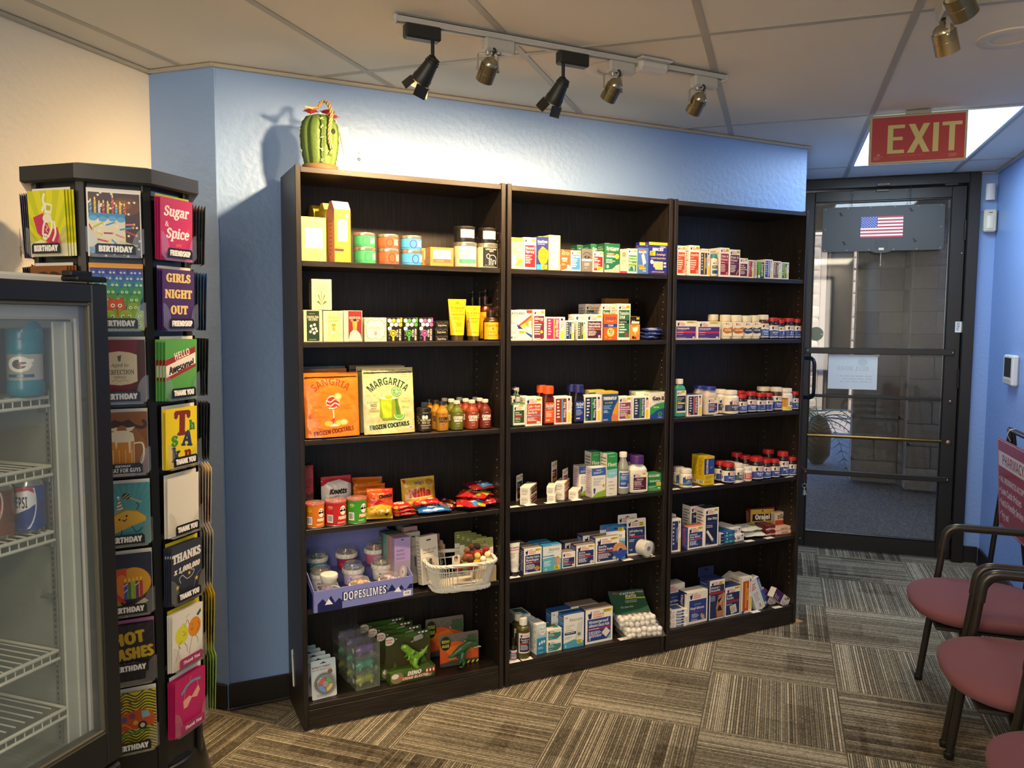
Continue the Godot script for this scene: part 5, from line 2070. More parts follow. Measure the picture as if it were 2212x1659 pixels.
func slime(label:String,x:float,y:float,z:float,w:float,body:String,art:String,top:String,toplid:=false)->void:
	var o:=at_item("slime_tub",label,"slime tub","tubs of slime in the display tray",x,y,z,10.0)
	var r:=w/2
	var m:=MB.new()
	m.lathe([[.0,.0],[r*.8,.0],[r*.84,.003],[r*.92,w*.55]],26)
	part("cup",m,mat(body,.3),o)
	var g:=region(art,w*1.5,w*.42)
	m=MB.new()
	m.lathe([[r*.855+.0006,w*.06],[r*.92+.0002,w*.5]],22,1,1,2,g[1],-1.5,1.5)
	part("label",m,pmat(g[0],"gloss"),o)
	m=MB.new()
	m.lathe([[r*.93,w*.52],[r*1.0,w*.53],[r*1.03,w*.6],[r*1.03,w*.7],[r*.98,w*.73],[r*.85,w*.73]],30)
	part("collar",m,mat("e9e5d8",.45),o)
	m=MB.new()
	for k in 14:
		var a:=TAU*k/14
		m.x=Transform3D(Basis(Vector3.UP,a)*Basis(Vector3(0,0,1),-.6),Vector3(sin(a)*r*1.031,w*.65,cos(a)*r*1.031))
		m.box(Vector3(),Vector3(.0016,w*.1,.0008))
	part("collar_stripe",m,mat("9a968c",.5),o).set_meta("kind","stuff")
	m=MB.new()
	var rr:=RandomNumberGenerator.new()
	rr.seed=hash(label)
	for k in 9:
		var a:=rr.randf()*TAU
		var q:=rr.randf()*r*.6
		m.ball(Vector3(sin(a)*q,w*.76+rr.randf()*w*.06,cos(a)*q),Vector3(w*.1,w*.07,w*.1),8,5)
	part("topping",m,mat(top,.35),o)
	m=MB.new()
	m.lathe([[r*.92,w*.73],[r*.86,w*.8],[r*.74,w*.98],[r*.68,w*1.0],[.0,w*1.0]],26)
	part("dome",m,glass("dfe3e6",.16,.05),o)
	if toplid:
		m=MB.new()
		m.lathe([[.0,w*1.005],[r*.66,w*1.005],[r*.68,w*1.22],[r*.68,w*1.22],[r*.76,w*1.22],[r*.77,w*1.38],[r*.7,w*1.42],[.0,w*1.42]],24)
		part("small_pot",m,mat("e6e1d6",.4),o)
func tagstrip(x:float,y:float,z:float,label:String,w:=.05)->void:
	var o:=at_item("shelf_ticket",label,"shelf ticket","white paper tickets on the shelf edges",x,y,z,.0)
	var m:=MB.new()
	m.box(Vector3(0,.0006,-.012),Vector3(w,.0008,.026))
	var g:=region("b eeebe4;L 10 30 70 50 2 8a867c",w,.026)
	part("ticket",m,pm2("b eeebe4",w,.026,m),o)
	g=g
func gable(label:String,x:float,y:float,z:float,w:float,h:float,d:float,yaw:float,art:String,side:String)->void:
	var o:=at_item("bath_gift_carton",label,"carton","gable topped cartons on the left bookcase",x,y,z,yaw)
	var rs:=together([[art,w,h,2200.0],["b "+side+";L 30 20 40 70 9 a06a58",d,h,1000.0]])
	var g:Array=rs[0]
	var gs:Array=rs[1]
	var m:=MB.new()
	var hs:=h*.86
	m.box(Vector3(0,hs/2,-d/2),Vector3(w,hs,d),.0008,Rect2(g[1].position+Vector2(0,g[1].size.y*.14),g[1].size*Vector2(1,.86)),gs[1],gs[1])
	var zz:=d*.34
	m.quad(Vector3(-w/2,h,-zz),Vector3(w/2,h,-zz),Vector3(w/2,hs,0),Vector3(-w/2,hs,0),Vector3(0,.6,1).normalized(),Rect2(g[1].position,g[1].size*Vector2(1,.14)))
	m.quad(Vector3(w/2,h,zz-d),Vector3(-w/2,h,zz-d),Vector3(-w/2,hs,-d),Vector3(w/2,hs,-d),Vector3(0,.6,-1).normalized(),gs[1])
	m.quad(Vector3(-w/2,h,zz-d),Vector3(w/2,h,zz-d),Vector3(w/2,h,-zz),Vector3(-w/2,h,-zz),Vector3.UP,gs[1])
	for s in[-1.0,1.0]:
		m.quad(Vector3(s*w/2,h,zz-d),Vector3(s*w/2,h,-zz),Vector3(s*w/2,hs,0),Vector3(s*w/2,hs,-d),Vector3(s,0,0),gs[1])
	part("carton_body",m,pmat(g[0],"card"),o)
func slime_tray()->void:
	var o:=thing("display_tray","periwinkle cardboard display tray lettered DOPESLIMES on the fifth shelf","display tray",Vector3(.2215,.4525,.03),deg_to_rad(4.0))
	var w:=.375
	var d:=.265
	var base:="b 7d84c4"
	var front:="b 7d84c4;p 20275c 3 62 8 40 12 62 16 30 20 66 24 48 27 60 27 100 3 100;p f0f0f4 10 70 14 44 18 72;p 20275c 73 60 78 26 83 64 88 36 92 70 97 40 100 40 100 62;p f0f0f4 80 66 85 44 88 72;t SB 50 46 40 46 20275c DOPESLIMES;t S 50 46 38 44 eef0f8 DOPESLIMES;r 90 70 8 24 f0f0f0;q 91 74 6 16"
	var rs:=together([[front,w,.078,2200.0],[base+";p 20275c 5 70 30 55 40 80 60 60 90 85 90 100 5 100",d,.19,1100.0],[base,w,.19,600.0]])
	var m:=MB.new()
	m.box(Vector3(0,.039,-.001),Vector3(w,.078,.003),.0005,rs[0][1],rs[2][1],rs[2][1])
	part("front_panel",m,pmat(rs[0][0],"gloss"),o)
	for s in[-1.0,1.0]:
		m=MB.new()
		m.x=Transform3D(Basis(Vector3.UP,PI/2),Vector3(s*w/2,0,0))
		m.prism(PackedVector2Array([Vector2(0,0),Vector2(d,0),Vector2(d,.2),Vector2(d*.9,.2),Vector2(0,.078)]),-.0014,.0014,rs[1][1])
		part("side_panel",m,pmat(rs[1][0],"gloss"),o)
	m=MB.new()
	m.box(Vector3(0,.11,-d),Vector3(w,.22,.003),.0005,rs[2][1],rs[2][1],rs[2][1])
	part("back_panel",m,pmat(rs[2][0],"gloss"),o)
	m=MB.new()
	for k in 3:m.box(Vector3(0,.0015+.0365*k,-.044-.088*k),Vector3(w-.006,.003,.086))
	for k in 2:m.box(Vector3(0,.018+.0365*k,-.087-.088*k),Vector3(w-.006,.036,.003))
	part("tier",m,mat("6a71b4",.5),o)
	m=MB.new()
	for x in[-.14,-.1,-.02]:
		var q:=PackedVector3Array()
		for i in 9:q.append(Vector3(x+cos(PI*i/8.0)*.018,.2+sin(PI*i/8.0)*.03,-d+.004))
		m.tube(q,.001,5)
	part("wire_loop",m,mat("b9bcc0",.25,.7),o)
	var arts:={
		"cot":"h 3fa9b5 c83a8c;o 50 50 44 40 e7c6dc;t Si 50 36 26 60 c2337f COTTON;t Si 50 64 26 50 4a6fc0 candy;z f7e9f2 20 2",
		"bday":"b ece8e2;r 10 10 80 30 2a2a2a;t S 50 25 20 74 f4f0e8 BIRTHDAY_CAKE;t Si 46 64 26 70 c95a78 Sprinkle;o 80 60 8 18 c23038",
		"mer":"b c7b6da;t Si 50 44 30 74 7a4aa0 Mermaid;z f3ecf8 16 2;o 78 70 10 14 5fb2c8",
		"cake":"b e9e2d6;r 12 24 76 20 f5f5f2;t S 50 34 18 66 1d1d1d BIRTHDAY_CAKE;o 50 70 26 16 3a3438",
		"blue":"b 3f95b8;o 26 58 14 28 e8d238;t Si 60 46 26 60 f3f5f6 Ocean;z cfe4ee 14 2",
		"swe":"b 96355c;t Si 50 34 26 70 f3d8e0 Sweet;t S 50 64 22 60 f6e9ea HEARTS;o 20 60 10 22 d8475f",
		"rain":"b c9708f;t Si 50 36 28 76 f7dfe6 rainbow;t Si 50 66 22 50 f5c8b0 slush"}
	var pos:=Transform3D(Basis(Vector3.UP,deg_to_rad(4.0)),Vector3(.2215,.4525,.03))
	var spec:=[
		[-.12,0,"2f9fae","cot","d9a3c6","blue and pink cotton candy slime tub at the left of the tray's front row, small white pot on its lid",true],
		[-.003,0,"e9e4da","bday","e0a86a","cream slime tub with orange toppings in the middle of the tray's front row",false],
		[.112,0,"c43d88","cot","d8a8b8","pink slime tub at the right end of the tray's front row",false],
		[-.128,1,"e6e0d8","cake","b98a5a","white slime tub at the left of the tray's middle row",false],
		[-.006,1,"bba5d2","mer","a8b6d8","lilac slime tub in the middle of the tray's middle row",false],
		[.11,1,"ece6d8","cake","d8b86a","white birthday slime tub at the right of the tray's middle row",false],
		[-.125,2,"3a90b4","blue","4a7a4a","blue slime tub at the back left of the tray",false],
		[-.008,2,"8e3058","swe","6a3a3a","dark red slime tub at the back middle of the tray",false],
		[.108,2,"c76a8a","rain","a8703a","pink slime tub at the back right of the tray",false]]
	for q in spec:
		var row:int=q[1]
		var p:Vector3=pos*Vector3(q[0]+.006*row,.0034+.0365*row,-.044-.088*row)
		slime(q[5],p.x,p.y,p.z,.083,q[2],arts[q[3]],q[4],q[6])
func basket()->void:
	var o:=thing("wicker_basket","white wicker basket hanging over the edge of the fifth shelf, full of small gifts","basket",Vector3(.607,.4585,-.01),deg_to_rad(-7.0))
	var wm:=mat("d9d6cc",.6)
	var out:=func(a:float,k:float)->Vector3:
		var hx:=lerpf(.108,.135,k)
		var hz:=lerpf(.075,.105,k)
		var c:=cos(a)
		var s:=sin(a)
		return Vector3(signf(c)*pow(absf(c),.45)*hx,k*.105,signf(s)*pow(absf(s),.45)*hz)
	var N:=76
	var wv:=MB.new()
	for ring in 5:
		var k:=.06+.055*ring if ring<3 else .1+.24*(ring-1)
		if ring<2:
			for tw in 2:
				var q:=PackedVector3Array()
				for i in N:q.append(out.call(TAU*i/N,k)*Vector3(1.01,1,1.01)+Vector3(0,.004*sin(i*PI/2+tw*PI),0))
				wv.tube(q,.003,5,true)
	for kk in[.22,.78]:
		for tw in 2:
			var q:=PackedVector3Array()
			for i in N:q.append(out.call(TAU*i/N,kk)*(1.0+.012*(1 if(i+tw)%2==0 else-1)))
			wv.tube(q,.0022,5,true)
	part("weave_band",wv,wm,o)
	var st:=MB.new()
	for i in N:
		var a:=TAU*(i+.5)/N
		st.tube(PackedVector3Array([out.call(a,.02),out.call(a,.5),out.call(a,1.0)]),.0022,5)
	part("stake",st,wm,o).set_meta("kind","stuff")
	var rim:=MB.new()
	for tw in 3:
		var q:=PackedVector3Array()
		for i in 96:
			var a:=TAU*i/96.0
			var e:=Vector3(cos(a),0,sin(a)).normalized()
			q.append(out.call(a,1.02)+e*.004*cos(i*.7+tw*TAU/3)+Vector3(0,.004*sin(i*.7+tw*TAU/3),0))
		rim.tube(q,.0042,6,true)
	part("braided_rim",rim,wm,o)
	var ft:=MB.new()
	for tw in 3:
		var q:=PackedVector3Array()
		for i in 72:
			var a:=TAU*i/72.0
			var e:=Vector3(cos(a),0,sin(a)).normalized()
			q.append(out.call(a,.03)+e*(.004+.0045*cos(i*.8+tw*TAU/3))+Vector3(0,.002+.0045*sin(i*.8+tw*TAU/3),0))
		ft.tube(q,.004,6,true)
	part("braided_foot",ft,wm,o)
	var fl:=MB.new()
	fl.box(Vector3(0,.006,0),Vector3(.2,.006,.135),.002)
	part("bottom",fl,mat("c9c5ba",.7),o)
	var T:=Transform3D(Basis(Vector3.UP,deg_to_rad(-7.0)),Vector3(.607,.4585,-.01))
	var dolls:=[
		[-.012,.1,.045,"a3262c","8a5a3a","felt doll with a bright red body at the left of the heap in the basket"],
		[.012,.103,.05,"7a8a3a","6a4026","felt doll with a brown head and olive skirt, front left in the basket"],
		[.034,.1,.055,"8a2a24","5a3a26","felt doll with a dark brown head in the middle of the basket"],
		[.03,.122,.015,"c8542c","7a4a2c","felt doll with an orange body behind the brown ones"],
		[.052,.13,.0,"5a3020","4a2c1c","felt doll with the darkest head, at the top of the heap"],
		[.074,.132,.008,"b23a2a","2a1c18","felt doll with a black head at the back of the basket"],
		[.062,.108,.05,"d8a82c","e2b85a","yellow felt doll in the right half of the basket"],
		[.078,.1,.072,"dcd4b8","e4dcc0","cream felt angel at the front of the basket"],
		[.1,.112,.06,"d8cfa8","e2cf96","pale yellow felt doll at the right end of the basket"]]
	for q in dolls:
		var p:Vector3=T*Vector3(q[0],q[1]-.03,q[2])
		var d:=thing("felt_doll",q[5],"felt doll",p,hash(q[5])%6,"felt dolls in the white basket")
		var m:=MB.new()
		m.lathe([[.0,.0],[.016,.002],[.018,.012],[.012,.03],[.006,.036],[.0,.037]],14)
		part("body",m,mat(q[3],.95),d)
		m=MB.new()
		m.ball(Vector3(0,.045,0),Vector3(.0125,.0125,.0125),14,10)
		part("head",m,mat(q[4],.95),d)
		m=MB.new()
		for s in[-1.0,1.0]:m.ball(Vector3(s*.016,.022,.006),Vector3(.006,.009,.006),8,6)
		part("arm",m,mat(q[3],.95),d)
func fuzzy_curler()->void:
	var o:=thing("sock_bundle","fluffy pale blue and peach slipper socks standing behind the basket on a pink card","socks",Vector3(.545,.4516,-.165),.0)
	flatcard(o,"pink_card",.1,.17,"b b98a94;L 20 6 60 10 2 e4c8cc",Vector3(0,0,-.02),true)
	var m:=MB.new()
	var r:=RandomNumberGenerator.new()
	r.seed=3
	for i in 40:m.ball(Vector3(r.randf_range(-.04,.045),r.randf_range(.03,.145),r.randf_range(-.012,.02)),Vector3(.014,.012,.014),8,5)
	part("fluff",m,mat("8fa6ad",1.0),o).set_meta("kind","stuff")
	m=MB.new()
	for i in 10:m.ball(Vector3(r.randf_range(.03,.055),r.randf_range(.09,.14),r.randf_range(.0,.025)),Vector3(.011,.01,.011),8,5)
	part("peach_tuft",m,mat("c9a88c",1.0),o).set_meta("kind","stuff")
func ladybug_cards()->void:
	var art:="b ece8dc;r 0 0 100 26 8d9255;o 50 9 3 2 2a2a22;t s 40 17 5 56 e9e7cf Felt_Friends;p ece8dc 0 22 50 30 100 22 100 40 0 40;L 14 31 30 10 2 9a9a88"
	var o:=thing("craft_card","tall felt ladybug flower card at the front right of the fifth shelf","craft card",Vector3(.733,.4516,-.035),deg_to_rad(-6.0),"felt ladybug cards")
	o.rotation.x=-.07
	flatcard(o,"card",.072,.17,art)
	for i in 4:
		var c:=thing("craft_card","felt flower card "+["directly behind the ladybug card","third from the front of the ladybug cards","fourth from the front of the ladybug cards","rearmost of the stepped ladybug cards"][i],"craft card",Vector3(.728-.014*(i+1),.4516,-.055-.02*i),deg_to_rad(-6.0),"felt ladybug cards")
		c.rotation.x=-.05
		flatcard(c,"card",.072,.172+.004*i,"b d9d6c8;r 0 0 100 26 6d7440;L 14 8 60 8 2 c9c9a8")
	var m:=MB.new()
	m.x=Transform3D(Basis(Vector3(0,0,1),.35),Vector3(.002,.118,.008))
	m.ball(Vector3(),Vector3(.018,.0145,.008),16,10)
	part("ladybug_body",m,mat("9c1c24",.9),o)
	m=MB.new()
	m.ball(Vector3(-.019,.117,.008),Vector3(.0065,.007,.006),10,7)
	for q in[[-.006,.124],[.006,.122],[.0,.112],[.012,.116]]:m.ball(Vector3(q[0],q[1],.0142),Vector3(.0028,.0028,.002),8,5)
	m.tube(PackedVector3Array([Vector3(-.02,.122,.008),Vector3(-.027,.132,.008)]),.0007,4)
	part("ladybug_head",m,mat("1c1614",.9),o)
	m=MB.new()
	m.tube(arcpts([Vector3(.0,.104,.004),Vector3(.006,.09,.004),Vector3(.018,.05,.004),Vector3(.026,.038,.004)],.02,4),.0016,6)
	var q2:=PackedVector3Array()
	for i in 30:
		var a:=i*.55
		q2.append(Vector3(.022+cos(a)*.0005*(30-i),.046+sin(a)*.0005*(30-i),.005))
	m.tube(q2,.0018,6)
	m.ball(Vector3(-.003,.096,.004),Vector3(.009,.006,.003),10,6)
	part("felt_stem",m,mat("7d8440",.95),o)
	var k:=thing("kraft_box","open tan kraft paper box right of the white basket, holding the ladybug cards","box",Vector3(.725,.4516,-.012),deg_to_rad(-6.0))
	m=MB.new()
	m.box(Vector3(0,.032,0),Vector3(.086,.064,.0015))
	for s in[-1.0,1.0]:m.box(Vector3(s*.043,.028,-.055),Vector3(.0015,.056,.11))
	m.box(Vector3(0,.0008,-.055),Vector3(.086,.0015,.11))
	part("tray",m,mat("c4b083",.85),k)
func memory_games()->void:
	var art:="g c6d8e0 eeeae4;t S< 4 18 4.2 92 2a2a2e WORLD'S_TINIEST;t S< 4 25 3 84 b3504a COPY_CAT_MEMORY_GAME;o 76 34 13 8.6 e9e0d8;o 76 34 10 6.6 8a6a5a;L 20 88 60 8 3 9a98a0;l c8ced2 1.5 8 60 10 84 28 92"
	for i in 5:
		var o:=thing("memory_game",["handheld colour memory game on a hang card, front of its row on the bottom shelf","memory game card second from the front of its row","memory game card third from the front of its row","memory game card fourth from the front of its row","memory game card at the rear of its row"][i],"toy",Vector3(.084-.0105*i,.0976,-.035-.036*i),deg_to_rad(6.0),"memory games on the bottom shelf")
		o.rotation.x=-.1
		flatcard(o,"hang_card",.094,.142,art,Vector3(),true)
		var m:=MB.new()
		m.x=Transform3D(Basis(Vector3.RIGHT,PI/2),Vector3(0,.056,.0))
		m.lathe([[.037,.0006],[.036,.01],[.034,.02],[.028,.0225],[.026,.021]],32)
		part("game_rim",m,mat("6f7074",.3),o)
		var k:=0
		for hue in["3fa34a","c8322c","4a8fd0","d8b62a"]:
			m=MB.new()
			var p:=PackedVector2Array()
			for j in 9:p.append(Vector2(cos(PI/2*k+PI/2*(.06+.88*j/8.0)),sin(PI/2*k+PI/2*(.06+.88*j/8.0)))*.026)
			for j in 9:p.append(Vector2(cos(PI/2*k+PI/2*(.94-.88*j/8.0)),sin(PI/2*k+PI/2*(.94-.88*j/8.0)))*.013)
			m.x=Transform3D(Basis(),Vector3(0,.056,0))
			m.prism(p,.002,.0205)
			part("colour_button",m,mat(hue,.3),o)
			k+=1
		m=MB.new()
		m.x=Transform3D(Basis(Vector3.RIGHT,PI/2),Vector3(0,.056,.0))
		m.lathe([[.012,.002],[.012,.021],[.01,.022],[.0,.022]],20)
		part("game_hub",m,mat("8a8a8c",.4),o)
		m=MB.new()
		m.x=Transform3D(Basis(Vector3.RIGHT,PI/2),Vector3(0,.056,.0))
		m.lathe([[.0425,.0006],[.0415,.012],[.039,.0245],[.03,.0265],[.0,.027]],28)
		part("blister",m,glass("dfe6ea",.1,.04),o)
func dino_shape(m:MB,k:float,upright:=true)->void:
	var chain:=[[Vector3(-.30,.80,0),.075],[Vector3(-.16,.80,0),.12],[Vector3(-.02,.66,0),.12],[Vector3(.10,.5,0),.17],[Vector3(.26,.42,0),.15],[Vector3(.42,.46,0),.085],[Vector3(.56,.58,0),.05],[Vector3(.68,.74,0),.015]]
	if not upright:chain=[[Vector3(-.46,.36,0),.03],[Vector3(-.32,.38,0),.05],[Vector3(-.16,.48,0),.1],[Vector3(.04,.58,0),.15],[Vector3(.2,.66,0),.13],[Vector3(.34,.72,0),.1],[Vector3(.5,.68,0),.085],[Vector3(.64,.64,0),.05]]
	var f:=func(u:float,v:float)->Vector3:
		var n:=chain.size()-1
		var q:=v*n
		var i:=mini(int(q),n-1)
		var fr:=smoothstep(.0,1.0,q-i)
		var c:Vector3=(chain[i][0]as Vector3).lerp(chain[i+1][0],q-i)
		var r:float=lerpf(chain[i][1],chain[i+1][1],fr)
		if v<.02 or v>.98:r*=.1
		var t:Vector3=((chain[i+1][0]as Vector3)-chain[i][0]).normalized()
		var up:=Vector3(-t.y,t.x,0)
		return(c+up*cos(TAU*u)*r+Vector3(0,0,1)*sin(TAU*u)*r*.8)*k
	m.grid(16,34,f,Rect2(0,0,1,1),-1.0,true)
	var hip:=Vector3(.18,.42,0)if upright else Vector3(.04,.5,0)
	for s in[-1.0,1.0]:
		m.tube(arcpts([(hip+Vector3(.02,.0,s*.1))*k,(hip+Vector3(-.05,-.2,s*.14))*k,(hip+Vector3(.05,-.34,s*.14))*k,(hip+Vector3(.0,-.42,s*.14))*k],.05*k,4),.1*k,10,false,.045*k)
		m.ball((hip+Vector3(-.06,-.4 if upright else-.47,s*.14))*k,Vector3(.09,.03,.05)*k,10,6)
		var sh:=Vector3(-.02,.56,0)if upright else Vector3(.24,.56,0)
		m.tube(PackedVector3Array([(sh+Vector3(0,0,s*.1))*k,(sh+Vector3(-.06,-.14,s*.13))*k,(sh+Vector3(-.12,-.12,s*.12))*k]),.03*k,7,false,.015*k)
func dino_toys()->void:
	var hues:=["9aa62e","2b9c86","6a4a9c"]
	var names:=["olive green","teal green","purple"]
	var hgt:=[.0,.058,.116]
	for row in 3:
		for lev in 3:
			var y:float=.0976+hgt[lev]
			var o:=thing("boxed_squeeze_toy",names[lev]+" squeeze dinosaur in a clear box, "+["bottom","middle","top"][lev]+" of the "+["front","second","rear"][row]+" stack beside the green dinosaur packs","toy",Vector3(.246-.012*row,y+.0003*lev,-.075-.083*row),deg_to_rad(5.0),"clear boxed squeeze dinosaurs")
			var m:=MB.new()
			m.box(Vector3(0,.0287,0),Vector3(.096,.0572,.078),.0015)
			part("clear_box",m,glass("b9c4b6",.14,.04),o)
			m=MB.new()
			m.x=Transform3D(Basis(Vector3.UP,.2),Vector3(0,.004,0))
			var bl:=func(u:float,v:float)->Vector3:
				var x:=(v-.5)*.084
				var rr:=.019*pow(sin(PI*clampf(v,.02,.98)),.6)*(1.0+.25*sin(v*9.0))
				return Vector3(x,.021+cos(TAU*u)*rr,sin(TAU*u)*rr*.9)
			m.grid(14,20,bl,Rect2(0,0,1,1),-1.0,true)
			for i in 6:m.ball(Vector3(-.03+.012*i,.039,0),Vector3(.003,.005,.002),6,4)
			for i in 4:m.ball(Vector3(-.026+.05*(i%2),.008,-.012+.024*(i/2)),Vector3(.007,.009,.006),8,5)
			var jm:=mat(hues[lev],.12)
			jm.clearcoat_enabled=true
			jm.clearcoat=.8
			part("squeeze_dinosaur",m,jm,o)
			if lev<3 and row==0:
				m=MB.new()
				m.box(Vector3(-.0484,.03,.01),Vector3(.0006,.016,.02))
				part("side_sticker",m,mat("c6c9c0",.5),o)
	var back:="g 3a4a20 4a3420;p 2f4a1e 0 0 30 8 10 20 0 30;p 35521f 20 0 60 0 52 14 36 10;p 3f6a24 40 6 80 2 70 18;p 35521f 70 0 100 0 100 22 80 14;r 70 2 26 8 3a3a30;o 75 5 3 2 e8e4d8;o 83 5 3 2 e8e4d8;o 91 5 3 2 e8e4d8;o 8 12 12 10 ddd8cc;t S 8 9 4 16 b02a28 Steam;t S 8 15 4 16 b02a28 Dino;o 24 10 5 4.2 2a2a24;t S 24 10 4 8 f0ece0 3+;p 4a6a2a 10 100 20 62 34 100;p 55762f 70 100 84 58 100 90 100 100;L 78 46 16 12 3 c9b89a"
	var base:="g 4d6a2c 35461e;o 14 44 14 50 8a7a5a;o 10 30 8 22 e8dcc8;t SBi 52 28 34 40 f2ece0 DINO;t SBi 54 66 24 62 d8483a STEAM_BLASTER;t Si 54 66 22 60 f5efe4 STEAM_BLASTER;r 78 12 6 44 c22c30;r 85.5 12 6 44 c22c30;r 93 12 6 44 c22c30;o 81 34 2 14 f4e9dc;o 88.5 34 2 14 f4e9dc;o 96 34 2 14 f4e9dc;L 78 64 20 24 3 dfe0c8"
	for i in 4:
		var o:=thing("dinosaur_toy_pack",["steam dinosaur toy pack with a bright green dinosaur, front of its row on the bottom shelf","steam dinosaur pack second from the front of its row","steam dinosaur pack third from the front of its row","steam dinosaur pack at the rear of its row"][i],"toy",Vector3(.423-.018*i,.0976,-.05-.055*i),deg_to_rad(3.0),"steam dinosaur toy packs")
		flatcard(o,"card_back",.186,.172,back,Vector3(0,.002,-.028))
		var rs:=region(base,.186,.046)
		var m:=MB.new()
		m.box(Vector3(0,.023,0),Vector3(.186,.046,.05),.0008,rs[1],Rect2(rs[1].position,Vector2(.004,.004)),Rect2(rs[1].position,Vector2(.004,.004)))
		part("base_carton",m,pmat(rs[0],"gloss"),o)
		m=MB.new()
		m.x=Transform3D(Basis(),Vector3(-.006,.034,.0))
		dino_shape(m,.118)
		part("dinosaur",m,mat("6fa32a",.35),o)
		m=MB.new()
		m.x=Transform3D(Basis(),Vector3(-.006,.034,.0))
		m.ball(Vector3(.012,.062,.0),Vector3(.022,.016,.0165),10,7)
		for k in 5:m.ball(Vector3(-.03+.008*k,.108-.004*k,0),Vector3(.003,.005,.002),6,4)
		part("saddle",m,mat("35502c",.5),o)
		m=MB.new()
		m.ball(Vector3(-.027,.136,.0095),Vector3(.0035,.0035,.002),10,6)
		part("eye",m,mat("e8e2b8",.2),o)
		m=MB.new()
		m.box(Vector3(-.036,.1265,.004),Vector3(.018,.002,.012),.0006)
		part("mouth",m,mat("7a2a22",.5),o)
		m=MB.new()
		m.x=Transform3D(Basis(Vector3(0,0,1),.2),Vector3(.04,.15,-.018))
		m.box(Vector3(),Vector3(.042,.022,.014),.006)
		m.box(Vector3(-.028,-.006,0),Vector3(.014,.005,.006),.002)
		part("dropper",m,mat("9a9a92",.3),o)
	var ca:="g 6a665c 4a463e;p d85a24 0 30 40 24 100 46 100 86 30 84 0 90;p e87a2c 10 44 60 34 90 60 30 74;o 15 28 13 22 1d2a1a;t S 15 22 9 20 d8d84a DINO;t S 15 36 9 20 d8d84a AGE;t Si 82 14 8 30 2a2a26 DINO;t Si 82 26 9 40 d8c83a CHOMPER;r 50 92 50 8 d8c83a;p 1c1c1a 54 92 60 92 56 100 50 100;p 1c1c1a 66 92 72 92 68 100 62 100;p 1c1c1a 78 92 84 92 80 100 74 100;p 1c1c1a 90 92 96 92 92 100 86 100;p 3a5a3a 62 24 80 14 100 20 98 34 76 36;l 8a8478 .8 30 4 40 22 58 10 70 20"
	for i in 2:
		var o:=thing("dinosaur_toy_card",["dark green chomper dinosaur toy on an orange and grey card, right end of the bottom shelf","chomper dinosaur card behind the other one, only its grey top showing"][i],"toy",Vector3(.64-.02*i,.0976,-.07-.11*i),deg_to_rad(-3.0),"chomper dinosaur cards")
		o.rotation.x=-.04
		flatcard(o,"backing_card",.165,.13+.03*i,ca,Vector3(0,.002,-.012))
		if i==0:
			var m:=MB.new()
			m.x=Transform3D(Basis(),Vector3(-.005,.006,.016))
			dino_shape(m,.118,false)
			part("dinosaur",m,mat("2f5a38",.38),o)
			m=MB.new()
			m.box(Vector3(.066,.075,.018),Vector3(.03,.003,.014),.001)
			m.box(Vector3(-.042,.044,.018),Vector3(.03,.003,.01),.001)
			part("pale_belly",m,mat("a9a878",.5),o)
